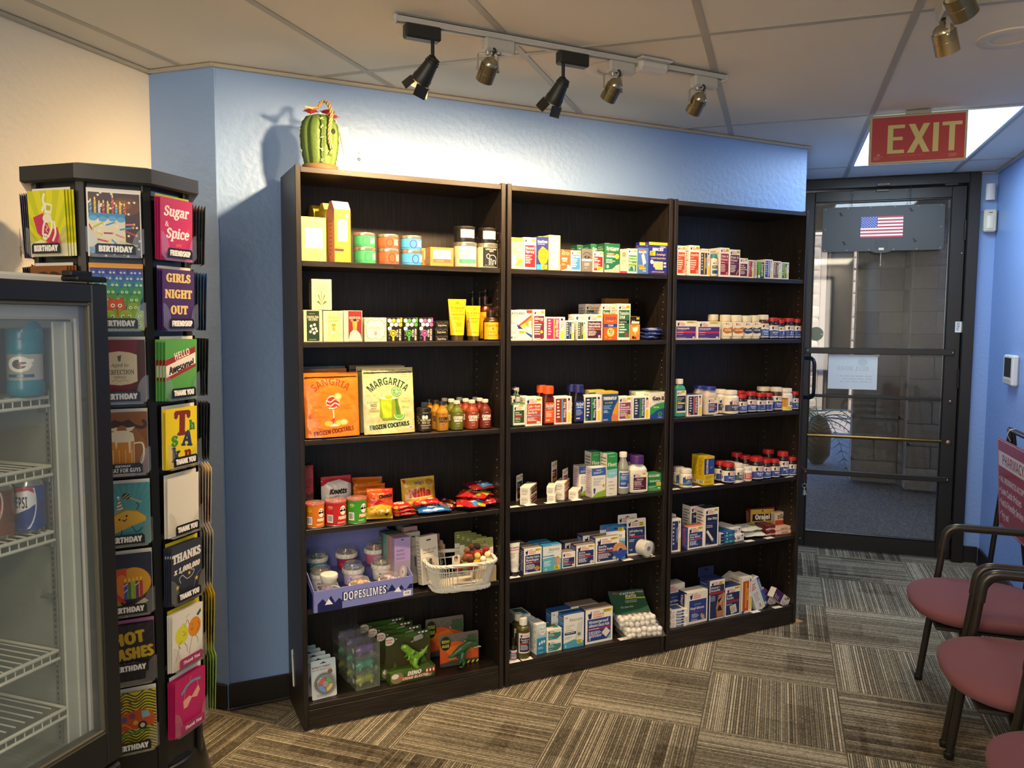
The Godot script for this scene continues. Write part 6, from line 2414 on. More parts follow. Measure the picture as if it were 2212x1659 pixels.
func tape_rolls()->void:
	var art:="g e9eff2 eef1ee;r 0 4 100 14 2b6fb0;t S 8 10 7 12 c8322c 3M;L 40 5 50 10 2 dfe8f0;y 62 8 26 10;t f 50 34 9 70 1b1d3a Nexcare;L 10 44 80 6 1 5fa0c8;g eef 3f8fb0;b e9ece8;r 0 0 100 15 2f74b4;t S 9 8 8 14 c8322c 3M;y 64 6 28 12;t f 48 30 10 70 1b1d3a Nexcare;r 0 42 100 58 5fa6c2;r 0 38 100 8 a8cfdc;L 8 40 60 5 1 3a6a98"
	var spots:=[[1.362,"tan waterproof tape roll on a blue and white card near the right of the shelf"],[1.352,"second tape card directly behind the tan tape roll"]]
	for i in 2:
		var o:=thing("tape_pack",spots[i][1],"tape pack",Vector3(spots[i][0]-.0,.4516,-.04-.035*i),deg_to_rad(-4.0),"waterproof tape packs")
		o.rotation.x=-.05
		flatcard(o,"card",.094,.148,art,Vector3(0,.0,0),true)
		if i==0:
			var m:=MB.new()
			m.x=Transform3D(Basis(Vector3.RIGHT,PI/2),Vector3(.005,.046,.002))
			m.lathe([[.0135,.0],[.033,.0],[.033,.0],[.033,.026],[.033,.026],[.0135,.026],[.0135,.026],[.0135,.0]],34)
			part("tape_roll",m,mat("c48a5c",.6),o)
			m=MB.new()
			m.x=Transform3D(Basis(Vector3.RIGHT,PI/2),Vector3(.005,.046,.002))
			m.lathe([[.0125,-.001],[.0134,.028],[.0115,.0285]],24)
			part("core",m,mat("b9b9b4",.3,.6),o)
			m=MB.new()
			m.x=Transform3D(Basis(),Vector3(.005,.046,.0285))
			var p:=PackedVector2Array()
			for k in 13:p.append(Vector2(cos(PI+PI*k/12.0),sin(PI+PI*k/12.0))*.0345)
			m.prism(p,.0,.001)
			part("blue_tab",m,mat("2c4aa8",.35),o)
	var art2:="b e6e5df;k 8 8 50;y 64 10 26 12;r 6 24 88 70 25386c;t S< 12 34 6 70 f0eee6 Self-Adhering;t S< 12 43 6 30 f0eee6 Tape;r 8 48 84 2.6 b8303a;L 12 56 30 8 2 c9cbd6;t S< 12 84 5 16 f0eee6 1_roll"
	for i in 2:
		var o:=thing("wrap_pack",["white self-adhering tape roll on a navy and white card at the right end of the shelf","navy and white tape card behind the white tape roll"][i],"tape pack",Vector3(1.482-.02*i,.4516,-.055-.04*i),deg_to_rad(-4.0),"self-adhering tape packs")
		o.rotation.x=-.05
		flatcard(o,"card",.098,.165+.012*i,art2,Vector3(),true)
		if i==0:
			var m:=MB.new()
			m.x=Transform3D(Basis(Vector3.UP,.25)*Basis(Vector3.RIGHT,PI/2),Vector3(.02,.036,.004))
			m.lathe([[.011,.0],[.034,.0],[.034,.0],[.0345,.05],[.0345,.05],[.02,.051],[.011,.0495],[.011,.0495],[.011,.0]],34)
			part("wrap_roll",m,mat("d6d5d0",.85),o)
			m=MB.new()
			m.x=Transform3D(Basis(Vector3.UP,.25)*Basis(Vector3.RIGHT,PI/2),Vector3(.02,.036,.004))
			m.lathe([[.0,.03],[.0108,.03],[.0108,.03],[.0108,.05]],20)
			part("core",m,mat("9a9a98",.6),o)
			m=MB.new()
			m.x=Transform3D(Basis(Vector3.UP,.25)*Basis(Vector3.RIGHT,PI/2),Vector3(.02,.036,.004))
			m.lathe([[.0375,.0],[.037,.052],[.0,.0535]],28)
			part("blister",m,glass("dfe3e6",.08,.04),o)
func cotton_bags()->void:
	for i in 2:
		var y:=.0976+.045*(1-i)
		var o:=thing("cotton_ball_bag",["clear bag of white cotton balls with a green header, upper of two on the bottom shelf","clear bag of white cotton balls lying underneath the other on the bottom shelf"][i],"bag",Vector3(1.475+.02*i,y,-.06+.02*i),deg_to_rad(-12.0),"bags of cotton balls")
		var m:=MB.new()
		var r:=RandomNumberGenerator.new()
		r.seed=8+i
		var n:=0
		for gx in 7:
			for gz in 4:
				for gy in 2:
					m.ball(Vector3(-.072+gx*.024+r.randf_range(-.004,.004),.014+gy*.02+r.randf_range(-.003,.003),.045-gz*.024+r.randf_range(-.004,.004)),Vector3(.0135,.0125,.0135),9,6)
					n+=1
		var cb:=part("cotton_ball",m,mat("e9e6de",1.0),o)
		cb.set_meta("kind","stuff")
		m=MB.new()
		var f:=func(u:float,v:float)->Vector3:
			var px_:=(u-.5)*.2
			var zz:=.07-v*(.13 if i==1 else .135)
			var k:=pow(clampf(1-pow(absf(2*u-1),4.0),0,1),.5)*pow(clampf(1-pow(absf(2*v-1),4.0),0,1),.5)
			return Vector3(px_,.005+.044*k,zz)
		m.grid(16,12,f)
		part("film",m,glass("e6eae8",.1,.05),o)
		if i==0:
			var g:=region("b 2f5640;r 0 0 100 12 23282a;o 50 5 2 2 0c0c0c;t Si 52 28 13 56 e6e4d8 Cotton;t Si 60 44 13 40 e6e4d8 Balls;r 44 52 60 5 c9b92c;L 40 62 40 10 2 a9bca8;t s 40 82 5 46 d8dcc8 100_cotton_balls;k 4 16 24",.17,.13)
			m=MB.new()
			var hf:=func(u:float,v:float)->Vector3:
				return Vector3((u-.5)*.17-.01,.05+.075*(1-v)+.01*sin(v*PI),-.075+.09*v*v+.004*sin(u*7))
			m.grid(10,10,hf,g[1])
			part("header",m,pmat(g[0],"film"),o)
func shelf_gifts()->void:
	bx("gift_carton","pale yellow gift carton with a white front panel, far left of the top shelf","carton","",.0671,1.694,-.03,.0878,.154,.05,4,"b ecd973;r 14 24 72 46 f6f0d2;L 34 34 34 14 5 d8cf9c;t F 50 81 6 46 d0b850 VOESH;L 36 88 28 5 1 d6c060","d9c25c","cdb650")
	gable("orange and pink gable-topped bath carton, front of its row",.1691,1.694,-.03,.0627,.2174,.062,10,"b d8872f;r 0 0 100 14 e0a8a0;r 18 30 62 36 f0e2c4;t S< 26 34 3 40 7a4a30 SUGAR;t S< 26 38 3 40 7a4a30 SCRUB;t S< 26 42 3 40 7a4a30 BUBBLE;t S< 26 46 3 30 7a4a30 WASH;L 26 54 40 6 2 b08a68;o 78 24 10 4 f2dcb0;t F 50 71 3.4 50 e8b070 VOESH;l f0c080 1.5 4 22 96 22;l f0c080 1.5 20 96 20 78 80 78 80 96;o 50 88 14 5 d8872f;c f0c080 1.5 36 88 40 84 50 83 60 84 64 88 60 92 50 93 40 92 36 88;r 0 78 56 4 4a2a4a","c98c80")
	gable("yellow gable-topped bath carton directly behind the orange one",.1531,1.694,-.1,.0627,.2174,.062,10,"b d8c24a;r 18 30 62 36 f0e8c4","cdb43c")
	gable("olive yellow gable-topped bath carton at the rear of its row",.1291,1.694,-.17,.0627,.2174,.062,10,"b b8a838;r 18 30 62 36 e8e0b4","a8962e")
	tn("candle_tin","green candle tin with a silver lid, lower of its stack of two","candle tin","stacked candle tins",.2581,1.694,-.065,.0818,.0601,4,"3c9a62","b5ac98","b 3c9a62;o 50 52 13 44 2a7a4c;o 50 52 9 32 3c9a62;l 2a7a4c 1 50 30 50 74;L 66 20 24 60 5 dfe8dc;r 0 84 100 6 2a7a4c",.22)
	tn("candle_tin","green candle tin with a silver lid, upper of its stack of two","candle tin","stacked candle tins",.2571,1.754,-.066,.081,.0515,-6,"3c9a62","b5ac98","b 3c9a62;o 50 52 13 44 2a7a4c;o 50 52 9 32 3c9a62;l 2a7a4c 1 50 30 50 74;L 66 20 24 60 5 dfe8dc;r 0 84 100 6 2a7a4c",.22)
	tn("candle_tin","rust orange candle tin with a silver lid, lower of its stack of two","candle tin","stacked candle tins",.3477,1.694,-.065,.0811,.058,4,"b5522e","b5ac98","b b5522e;o 50 52 13 44 8c2f24;o 50 52 9 32 b5522e;l 8c2f24 1 50 30 50 74;L 66 20 24 60 5 dfe8dc;r 0 84 100 6 8c2f24",.22)
	tn("candle_tin","rust orange candle tin with a silver lid, upper of its stack of two","candle tin","stacked candle tins",.3467,1.752,-.066,.0802,.0526,-6,"b5522e","b5ac98","b b5522e;o 50 52 13 44 8c2f24;o 50 52 9 32 b5522e;l 8c2f24 1 50 30 50 74;L 66 20 24 60 5 dfe8dc;r 0 84 100 6 8c2f24",.22)
	tn("candle_tin","blue candle tin with a silver lid, lower of its stack of two","candle tin","stacked candle tins",.4384,1.694,-.065,.0819,.057,4,"3f98cc","b5ac98","b 3f98cc;o 50 52 13 44 3a3f96;o 50 52 9 32 3f98cc;l 3a3f96 1 50 30 50 74;L 66 20 24 60 5 dfe8dc;r 0 84 100 6 3a3f96",.22)
	tn("candle_tin","blue candle tin with a silver lid, upper of its stack of two","candle tin","stacked candle tins",.4374,1.751,-.066,.0811,.053,-6,"3f98cc","b5ac98","b 3f98cc;o 50 52 13 44 3a3f96;o 50 52 9 32 3f98cc;l 3a3f96 1 50 30 50 74;L 66 20 24 60 5 dfe8dc;r 0 84 100 6 3a3f96",.22)
	bx("soap_box","kraft soap box with a PHOENIX label and red stripe, front of two","carton","kraft soap boxes",.5438,1.694,-.02,.0945,.0696,.055,0,"b b07a3e;r 12 14 76 68 e8dcc2;r 12 62 76 20 cc5a3c;t s 50 30 11 56 c46a58 PHOENIX;L 18 42 64 6 1 9a8a78;c 8a7a6c 1.2 50 24 40 36 38 48 44 60 50 64 56 60 62 48 60 36 50 24;l 8a7a6c 1 50 20 50 72;L 26 72 50 4 1 f0c8b4","a26c34","a8733a")
	again(-.013,0,-.06,"kraft soap box half hidden behind the PHOENIX one")
	again(.024,.002,-.122,"kraft soap box at the rear, only its pale top edge showing")
	tn("candle_jar","cream jar candle with a PHOENIX label and green stripe, silver lid","candle","jar candles on the top shelf",.6508,1.694,-.05,.0902,.0948,0,"cfc09c","b3aa96","b e9dfc6;r 0 70 100 24 4f9a76;t s 50 22 11 60 b56a5c PHOENIX;L 8 44 84 6 1 8a8074;c 7a7264 1.2 50 14 38 30 36 46 44 58 50 62 56 58 64 46 62 30 50 14;l 7a7264 1 50 10 50 70",.16,.8,.9,.1)
	tn("candle_jar","cream jar candle with a black label showing a white elephant","candle","jar candles on the top shelf",.7438,1.694,-.05,.0863,.0949,0,"d2c098","b3aa96","b 181614;t F 50 10 7 70 e9e2d0 WHITE_ELEPHANT;t F 50 20 7 30 e9e2d0 GIFT;c e9e2d0 3 30 34 22 42 24 54 34 58 40 48 36 36 30 34;c e9e2d0 3 38 44 60 40 78 48 84 60 82 84 76 84 74 70 62 68 60 86 52 86 52 66 44 60 42 86 36 86 36 58;L 10 92 80 5 1 8a8478",.16,.8,.8,.05)
	tn("candle_jar","black candle tin with a cream I Love You label, on the green striped jar","candle","black candle tins",.6479,1.79,-.05,.0843,.0589,0,"1b1918","1f1d1b","b e6d8bc;t S 58 42 20 60 6a5a44 I_Love_You;L 40 66 50 10 1 a8967a;L 10 86 60 6 1 b8a88c",.2,.2,.75,.25)
	tn("candle_jar","black candle tin with a cream label, on the elephant jar","candle","black candle tins",.7427,1.79,-.05,.0712,.0585,0,"1b1918","1f1d1b","b e6d8bc;t S 58 42 20 60 6a5a44 I_Love_You;L 40 66 50 10 1 a8967a;L 10 86 60 6 1 b8a88c",.2,.2,.85,.25)
	bx("soap_box","dark green soap box with white flowers, far left of the second shelf","carton","Italian style soap boxes",.0576,1.411,-.02,.0659,.1121,.05,0,"b e0d6a4;r 16 2 68 96 22361f;t S 50 22 8 60 d8d4b8 PRATOLINA;t S 50 30 7 50 d8d4b8 VALOBRA;L 30 10 50 4 1 8a9a78;o 40 50 7 4.5 e8e6da;o 58 46 7 4.5 e8e6da;o 48 60 7 4.5 e8e6da;o 64 58 7 4.5 e8e6da;o 36 68 7 4.5 e8e6da;o 56 72 8 5 e8e6da;o 70 66 6 4 e8e6da;o 48 60 2 1.5 c8b040;o 56 72 2 1.5 c8b040;L 26 92 50 3 1 b0b898","dcd2a0","dcd2a0")
	bx("soap_box","pale green soap box picturing a cherub, second from left","carton","Italian style soap boxes",.1291,1.411,-.02,.0702,.1101,.05,0,"b e2d9ae;r 18 1 70 98 c3cc8c;t si 54 22 9 56 6a7a3a Primula;t S 54 32 6 46 7a844a VALOBRA;o 52 48 8 6 d89a4a;o 46 45 4 3 6a8a3a;o 58 45 4 3 6a8a3a;p d8a04a 44 54 60 54 58 76 46 76;r 46 76 4 14 e0b070;r 54 76 4 14 e0b070;o 52 70 12 5 ece0c0;L 24 92 56 3 1 98a068","dfd6a8","dfd6a8")
	bx("soap_box","red soap box with a perfume bottle picture, third from left","carton","Italian style soap boxes",.2008,1.411,-.02,.0677,.1117,.05,0,"b e2d8ac;r 24 1 74 98 8a2a2c;t S 60 23 8 62 e6d8c0 ASSOLUTA;t S 60 32 6 44 d8b890 VALOBRA;p c8983c 46 34 74 34 70 62 50 62;r 52 26 16 8 2a2220;p cfc8ba 24 98 34 72 50 62 72 64 90 76 98 98;z e4ded0 0 1","dfd6a8","8a2a2c")
	bx("soap_box","pale green soap box with a lavender drawing, lying across the top of two others","carton","Italian style soap boxes",.0895,1.524,-.02,.0707,.1079,.05,0,"b dcd3a2;r 14 6 66 90 c3c69c;t fi 48 20 9 50 9aa070 Lavanda;t S 48 30 6 40 9aa078 VALOBRA;p 8a9058 46 38 52 38 50 80 48 80;p 6a7840 30 52 36 50 50 82;p 6a7840 68 52 62 50 50 82;p 566a38 24 74 34 70 50 86;p 566a38 76 74 66 70 50 86;L 22 92 54 3 1 a0a480","5a5434","dcd3a2")
	bx("soap_box","square cream soap box with a leafy ornamental frame","carton","",.2843,1.411,-.02,.0826,.0868,.055,0,"b d8d2bc;z a8b088 60 3;z c4b8b0 40 2;o 50 50 44 44 e2dcc8;c 5a6a4a 2 12 20 30 8 50 14 70 8 88 20;c 5a6a4a 2 12 80 30 92 50 86 70 92 88 80;c 5a6a4a 2 12 20 6 50 12 80;c 5a6a4a 2 88 20 94 50 88 80;t F 50 42 9 64 6a5a50 SAVON_LAIT_BLANC;L 28 52 44 5 1 9a9080;o 50 66 7 9 c08a8c;L 30 80 40 4 1 9a9080","c8c2ac","d8d2bc")
	bx("balm_carton","black honeycomb patterned lip balm carton with yellow cells","carton","honeycomb balm cartons",.3578,1.411,-.02,.0572,.0874,.05,0,"b 171512;x 14 12 15 efe9da;x 42 12 15 e0b42a;x 74 12 15 efe9da;x 28 29 15 efe9da;x 58 29 15 efe9da;x 88 29 15 e0b42a;x 14 46 15 efe9da;x 98 10 15 e0b42a;o 38 66 22 15 e0b42a;o 38 66 15 10 171512;o 38 66 11 7 e0b42a;r 32 78 13 20 e0b42a;t Sv 84 72 13 50 efe9da PORTLAND;t Sv 66 66 11 32 efe9da BEE_CO;L 8 56 8 40 3 8a8478","1b1916","1b1916")
	again(.003,0,-.053,"black honeycomb carton directly behind the yellow celled one")
	bx("balm_carton","black honeycomb patterned lip balm carton with green cells","carton","honeycomb balm cartons",.4188,1.411,-.02,.056,.0878,.05,0,"b 171512;x 14 12 15 efe9da;x 42 12 15 4f9a3a;x 74 12 15 efe9da;x 28 29 15 efe9da;x 58 29 15 efe9da;x 88 29 15 4f9a3a;x 14 46 15 efe9da;x 98 10 15 4f9a3a;o 38 66 22 15 4f9a3a;o 38 66 15 10 171512;o 38 66 11 7 4f9a3a;r 32 78 13 20 4f9a3a;t Sv 84 72 13 50 efe9da PORTLAND;t Sv 66 66 11 32 efe9da BEE_CO;L 8 56 8 40 3 8a8478","1b1916","1b1916")
	again(.003,0,-.053,"black honeycomb carton directly behind the green celled one")
	bx("balm_carton","black honeycomb patterned lip balm carton with purple cells","carton","honeycomb balm cartons",.4798,1.411,-.02,.0552,.0883,.05,0,"b 171512;x 14 12 15 efe9da;x 42 12 15 a85aa0;x 74 12 15 efe9da;x 28 29 15 efe9da;x 58 29 15 efe9da;x 88 29 15 a85aa0;x 14 46 15 efe9da;x 98 10 15 a85aa0;o 38 66 22 15 a85aa0;o 38 66 15 10 171512;o 38 66 11 7 a85aa0;r 32 78 13 20 a85aa0;t Sv 84 72 13 50 efe9da PORTLAND;t Sv 66 66 11 32 efe9da BEE_CO;L 8 56 8 40 3 8a8478","1b1916","1b1916")
	again(.003,0,-.053,"black honeycomb carton directly behind the purple celled one")
	bx("bar_box","small black honey bar box, bottom of a stack of three","carton","small black bar boxes",.5419,1.411,-.02,.0517,.0246,.06,0,"b 141312;c 6a6458 3 4 20 20 40 40 20 60 40 80 20 98 40;t S 50 66 26 70 cfc4a8 Single_Honey;L 16 84 60 10 1 6a6458","181615","1a1817")
	again(-.001,.0258,.001,"small black honey bar box, middle of a stack of three")
	again(.003,.0516,-.001,"small black honey bar box, top of a stack of three")
	tb("squeeze_tube","tall yellow sunscreen tube numbered 30, standing on a brown cap","tube","",.6112,1.411,-.035,.0751,.1602,0,"4a3a1c","b e3b41e;s 50 9 6 a8521e;r 40 12 20 1.6 a8521e;t F 50 24 6 62 8a3c14 The_Naked_Bee;L 20 32 60 4 1 a8701e;t F 50 42 5 60 7a3414 Sunscreen;L 18 50 64 8 2 a8701e;o 50 70 22 11 c8881e;o 50 70 20.5 10 e3b41e;t f 50 70 10 26 8a3c14 30;L 20 86 60 6 2 a8701e")
	tb("squeeze_tube","short yellow lotion tube beside the amber pump bottle","tube","",.6836,1.411,-.035,.0515,.1359,0,"4a3a1c","b e3b41e;s 50 9 6 a8521e;r 40 12 20 1.6 a8521e;t F 50 24 6 62 8a3c14 The_Naked_Bee;L 20 32 60 4 1 a8701e;t F 50 42 5 60 7a3414 Hand_&_Body;L 18 50 64 8 2 a8701e;o 50 70 22 11 c8881e;o 50 70 20.5 10 e3b41e;L 20 86 60 6 2 a8701e")
	tb("squeeze_tube","short yellow lotion tube tucked behind its twin","tube","",.6872,1.411,-.075,.05,.1366,0,"4a3a1c","b e3b41e;s 50 9 6 a8521e;r 40 12 20 1.6 a8521e;t F 50 24 6 62 8a3c14 The_Naked_Bee;L 20 32 60 4 1 a8701e;t F 50 42 5 60 7a3414 Hand_&_Body;L 18 50 64 8 2 a8701e;o 50 70 22 11 c8881e;o 50 70 20.5 10 e3b41e;L 20 86 60 6 2 a8701e")
	bt("pump_bottle","amber pump bottle with a yellow label, front right of the second shelf","bottle","amber pump bottles",.7594,1.411,-.045,.0617,.1452,-8,"3a1c0a","!15110e","b dfae1c;t F 50 20 12 70 8a3c14 Naked_Bee;s 50 38 8 a8521e;L 24 52 52 12 2 a8701e;t S 50 76 7 50 7a3414 Hand_&_Body;o 88 60 8 14 b03020;L 30 86 40 6 1 a8701e",{"caph":.34,"sh":.56,"l0":.04,"l1":.5,"capr":.62,"span":1.3})
	bt("pump_bottle","taller red-brown pump bottle behind the front amber one","bottle","amber pump bottles",.764,1.411,-.11,.0514,.2012,-8,"5a140c","!1a1512","b dfae1c;t F 50 20 12 70 8a3c14 Naked_Bee;s 50 38 8 a8521e;L 24 52 52 12 2 a8701e;t S 50 76 7 50 7a3414 Hand_&_Body;o 88 60 8 14 b03020;L 30 86 40 6 1 a8701e",{"caph":.26,"sh":.62,"l0":.04,"l1":.56,"capr":.62,"span":1.3})
	bt("pump_bottle","dark pump bottle at the back, second from the right","bottle","amber pump bottles",.7666,1.411,-.17,.0447,.1996,-8,"241a14","!191614","",{"caph":.26,"sh":.62,"capr":.62})
	bt("pump_bottle","dark pump bottle at the back, farthest left of the pumps","bottle","amber pump bottles",.7347,1.411,-.17,.0419,.198,-8,"241a14","!191614","",{"caph":.26,"sh":.62,"capr":.62})
func shelf_drinks()->void:
	bag("drink_mix_pouch","orange SANGRIA drink mix pouch picturing a red cocktail glass","pouch","drink mix pouches",Vector3(.1256,1.065,-.03),.199,.232,.05,Vector3(-5,3,0),"b d9781e;c c86414 .8 4 20 30 10 60 16 96 8;c c86414 .8 2 40 20 30 50 34 98 24;c c86414 .8 4 70 20 60 24 80 6 90;c c86414 .8 60 60 90 50 98 70 80 84;t m 32 7 2 60 7a3a10 CRAFT_COCKTAILS_MADE_IN_THE_USA;l b85c10 .8 0 9.5 100 9.5;a SB 48 58 44 11 -42 42 a83a1e SANGRIA;o 50 47 13 11 e4c8bc;o 50 48 12 10 b8382c;c f0dcd0 2 39 44 46 46 54 42 61 45;c f0dcd0 2 39 50 46 52 54 48 61 51;c f0dcd0 2 42 55 50 56 57 54;r 49 58 2 22 f0d8c8;o 50 82 10 2 f0d8c8;o 60 38 8 6 e8a04a;o 60 38 6 4.4 f0c48a;p c83a2c 44 74 52 70 50 80;o 40 79 7 4 e8b050;o 60 78 7 4 a8b84a;o 68 78 8 5 e8a850;o 68 78 6 3.6 f0c890;t si 20 53 2.6 20 b84a24 Just_Add;t S 22 58 3.6 12 e8a82a H2O;t si 20 69 3.4 26 b84a24 Red_or_White;t si 22 74 3.4 14 b84a24 Wine;t si 80 52 2.6 14 b84a24 No;t m 80 57 2 14 8a3a14 BLENDERS;T SB 50 91 6.5 74 -6 7a3418 FROZEN_COCKTAILS",{"pouch":true,"wrinkle":.16})
	bag("drink_mix_pouch","orange drink mix pouch directly behind the SANGRIA pouch","pouch","drink mix pouches",Vector3(.1187,1.065,-.1),.1658,.2414,.03,Vector3(-5,3,0),"b b8722a;t m 40 5 2 60 7a4a18 CRAFT_COCKTAILS",{"pouch":true,"wrinkle":.16})
	bag("drink_mix_pouch","slate blue drink mix pouch at the rear left","pouch","drink mix pouches",Vector3(.1242,1.065,-.14),.1666,.2484,.03,Vector3(-5,3,0),"b 4f6370;t m 40 5 2 60 8a9aa4 CRAFT_COCKTAILS",{"pouch":true,"wrinkle":.16})
	bag("drink_mix_pouch","cream MARGARITA drink mix pouch picturing a green cocktail","pouch","drink mix pouches",Vector3(.3383,1.065,-.03),.1973,.2448,.045,Vector3(-5,2,0),"b cfc58e;z c6bb84 30 3;t m 34 4 2 58 4a4a34 CRAFT_COCKTAILS_MADE_IN_THE_USA;t si 30 7.5 3.4 44 3f4a34 No_Blenders_Ever!;l b8ae78 .8 0 11.5 100 11.5;c 6a6a50 .6 70 8 80 3 92 6 94 14 86 20 76 16 70 8;L 76 7 16 10 3 8a8868;a SB 48 64 47 11 -46 46 1f3f30 MARGARITA;p 8a9a2a 30 46 66 46 72 74 68 79 34 79 28 74;p a8c02a 32 48 54 48 52 76 34 76;p 4f7a2a 60 48 65 48 70 74 62 76;o 48 46 18 2.6 e4e2c8;o 48 45 8 3 9ab02a;r 33 78 34 2.4 6f8a3a;o 64 37 10 8 3f8a3a;o 64 37 8.6 6.8 cfe0a8;o 64 37 7.4 5.8 5fa04a;l dfe8c0 .7 57 37 71 37;l dfe8c0 .7 64 31 64 43;l dfe8c0 .7 59 32 69 42;l dfe8c0 .7 69 32 59 42;o 67 72 12 9 3f8a3a 0 180;o 67 72 10.6 7.4 cfe0a8 0 180;o 67 72 9 6 6fb04a 0 180;t si 16 52 3.2 22 4a5038 Just_Add;t S 18 56.5 4.4 12 3f4a34 H2O;t si 17 61 3.2 12 4a5038 and;t si 18 65 3.4 20 4a5038 Tequila;t si 82 48 3 14 5a6048 All;t si 82 52 3 20 5a6048 Natural;t si 82 61 3.4 18 5a6048 Mango;r 74 55.5 16 3 d8cc5a;T SB 48 88 6.5 78 -4 1f3f30 FROZEN_COCKTAILS;r 84 90 13 3.6 ecebe0;t S 90 91.8 2 9 2a2a2a Lime;L 6 90 12 6 2 8a9a6a",{"pouch":true,"wrinkle":.16})
	bag("drink_mix_pouch","cream drink mix pouch directly behind the MARGARITA pouch","pouch","drink mix pouches",Vector3(.3285,1.065,-.085),.1923,.248,.03,Vector3(-5,2,0),"b bdb488;t si 30 5 3.4 44 3f4a34 No_Blenders_Ever!",{"pouch":true,"wrinkle":.16})
	bag("drink_mix_pouch","mauve and brown drink mix pouch at the rear of the third shelf","pouch","drink mix pouches",Vector3(.3231,1.065,-.13),.21,.2505,.03,Vector3(-5,2,0),"b 6a5a50;r 10 3 30 10 7a4a6a",{"pouch":true,"wrinkle":.16})
	bt("honey_jar","small dark honey jar with a gold honeycomb label","jar","",.48,1.065,-.05,.0594,.0915,-8,"1d140c","1a1816","b 1a1612;x 6 20 5 8a7a4a;x 14 32 5 8a7a4a;x 6 44 5 8a7a4a;x 14 56 5 8a7a4a;o 40 22 8 12 e9e2cc;o 56 22 8 12 e9e2cc;t S 54 40 12 60 d8cca0 PORTLAND;t S 54 55 12 44 d8cca0 BEE_CO;r 26 68 56 4 c8b888;L 30 78 48 14 3 a89a70",{"caph":.15,"capr":.92,"sh":.8,"l0":.08,"l1":.78,"span":1.2})
	bt("sauce_bottle","mustard yellow sauce bottle with black lettering, front left of the sauces","bottle","hot sauce bottles",.5506,1.065,-.04,.0485,.1139,-4,"a8741c","2a2620","b a8741c;L 40 8 20 6 1 1c1812;t SB 50 36 18 66 1c1812 CUTINO;t SB 50 55 13 58 1c1812 SAUCE_CO.;L 36 72 28 6 1 1c1812;L 40 88 22 5 1 1c1812",{"caph":.11,"capr":.5,"sh":.66,"l0":.1,"l1":.62,"span":1.25})
	bt("sauce_bottle","mustard sauce bottle second in its file","bottle","hot sauce bottles",.5422,1.065,-.085,.0452,.1145,-4,"a8741c","2a2620","b a8741c;L 40 8 20 6 1 1c1812;t SB 50 36 18 66 1c1812 CUTINO;t SB 50 55 13 58 1c1812 SAUCE_CO.;L 36 72 28 6 1 1c1812;L 40 88 22 5 1 1c1812",{"caph":.11,"capr":.5,"sh":.66,"l0":.1,"l1":.62,"span":1.25})
	bt("sauce_bottle","mustard sauce bottle at the back of its file","bottle","hot sauce bottles",.5329,1.065,-.13,.0451,.1153,-4,"a8741c","2a2620","b a8741c;L 40 8 20 6 1 1c1812;t SB 50 36 18 66 1c1812 CUTINO;t SB 50 55 13 58 1c1812 SAUCE_CO.;L 36 72 28 6 1 1c1812;L 40 88 22 5 1 1c1812",{"caph":.11,"capr":.5,"sh":.66,"l0":.1,"l1":.62,"span":1.25})
	bt("sauce_bottle","olive green sauce bottle with a white cap, front of its file","bottle","hot sauce bottles",.6118,1.065,-.04,.0499,.1146,-4,"5f6420","d9d3c4","b 5f6420;L 40 8 20 6 1 e4dfd0;t SB 50 36 18 66 e4dfd0 CUTINO;t SB 50 55 13 58 e4dfd0 SAUCE_CO.;L 36 72 28 6 1 e4dfd0;L 40 88 22 5 1 e4dfd0",{"caph":.11,"capr":.5,"sh":.66,"l0":.1,"l1":.62,"span":1.25})
	bt("sauce_bottle","olive green sauce bottle second in its file","bottle","hot sauce bottles",.6065,1.065,-.085,.047,.1174,-4,"5f6420","d9d3c4","b 5f6420;L 40 8 20 6 1 e4dfd0;t SB 50 36 18 66 e4dfd0 CUTINO;t SB 50 55 13 58 e4dfd0 SAUCE_CO.;L 36 72 28 6 1 e4dfd0;L 40 88 22 5 1 e4dfd0",{"caph":.11,"capr":.5,"sh":.66,"l0":.1,"l1":.62,"span":1.25})
	bt("sauce_bottle","olive green sauce bottle at the back of its file","bottle","hot sauce bottles",.5963,1.065,-.13,.045,.1175,-4,"5f6420","d9d3c4","b 5f6420;L 40 8 20 6 1 e4dfd0;t SB 50 36 18 66 e4dfd0 CUTINO;t SB 50 55 13 58 e4dfd0 SAUCE_CO.;L 36 72 28 6 1 e4dfd0;L 40 88 22 5 1 e4dfd0",{"caph":.11,"capr":.5,"sh":.66,"l0":.1,"l1":.62,"span":1.25})
	bt("sauce_bottle","brick red sauce bottle with a white cap, front of its file","bottle","hot sauce bottles",.6751,1.065,-.04,.0512,.1148,-4,"8a3a1c","d9d3c4","b 8a3a1c;L 40 8 20 6 1 e8e2d6;t SB 50 36 18 66 e8e2d6 CUTINO;t SB 50 55 13 58 e8e2d6 SAUCE_CO.;L 36 72 28 6 1 e8e2d6;L 40 88 22 5 1 e8e2d6",{"caph":.11,"capr":.5,"sh":.66,"l0":.1,"l1":.62,"span":1.25})
	bt("sauce_bottle","brick red sauce bottle second in its file","bottle","hot sauce bottles",.6677,1.065,-.085,.0478,.1165,-4,"8a3a1c","d9d3c4","b 8a3a1c;L 40 8 20 6 1 e8e2d6;t SB 50 36 18 66 e8e2d6 CUTINO;t SB 50 55 13 58 e8e2d6 SAUCE_CO.;L 36 72 28 6 1 e8e2d6;L 40 88 22 5 1 e8e2d6",{"caph":.11,"capr":.5,"sh":.66,"l0":.1,"l1":.62,"span":1.25})
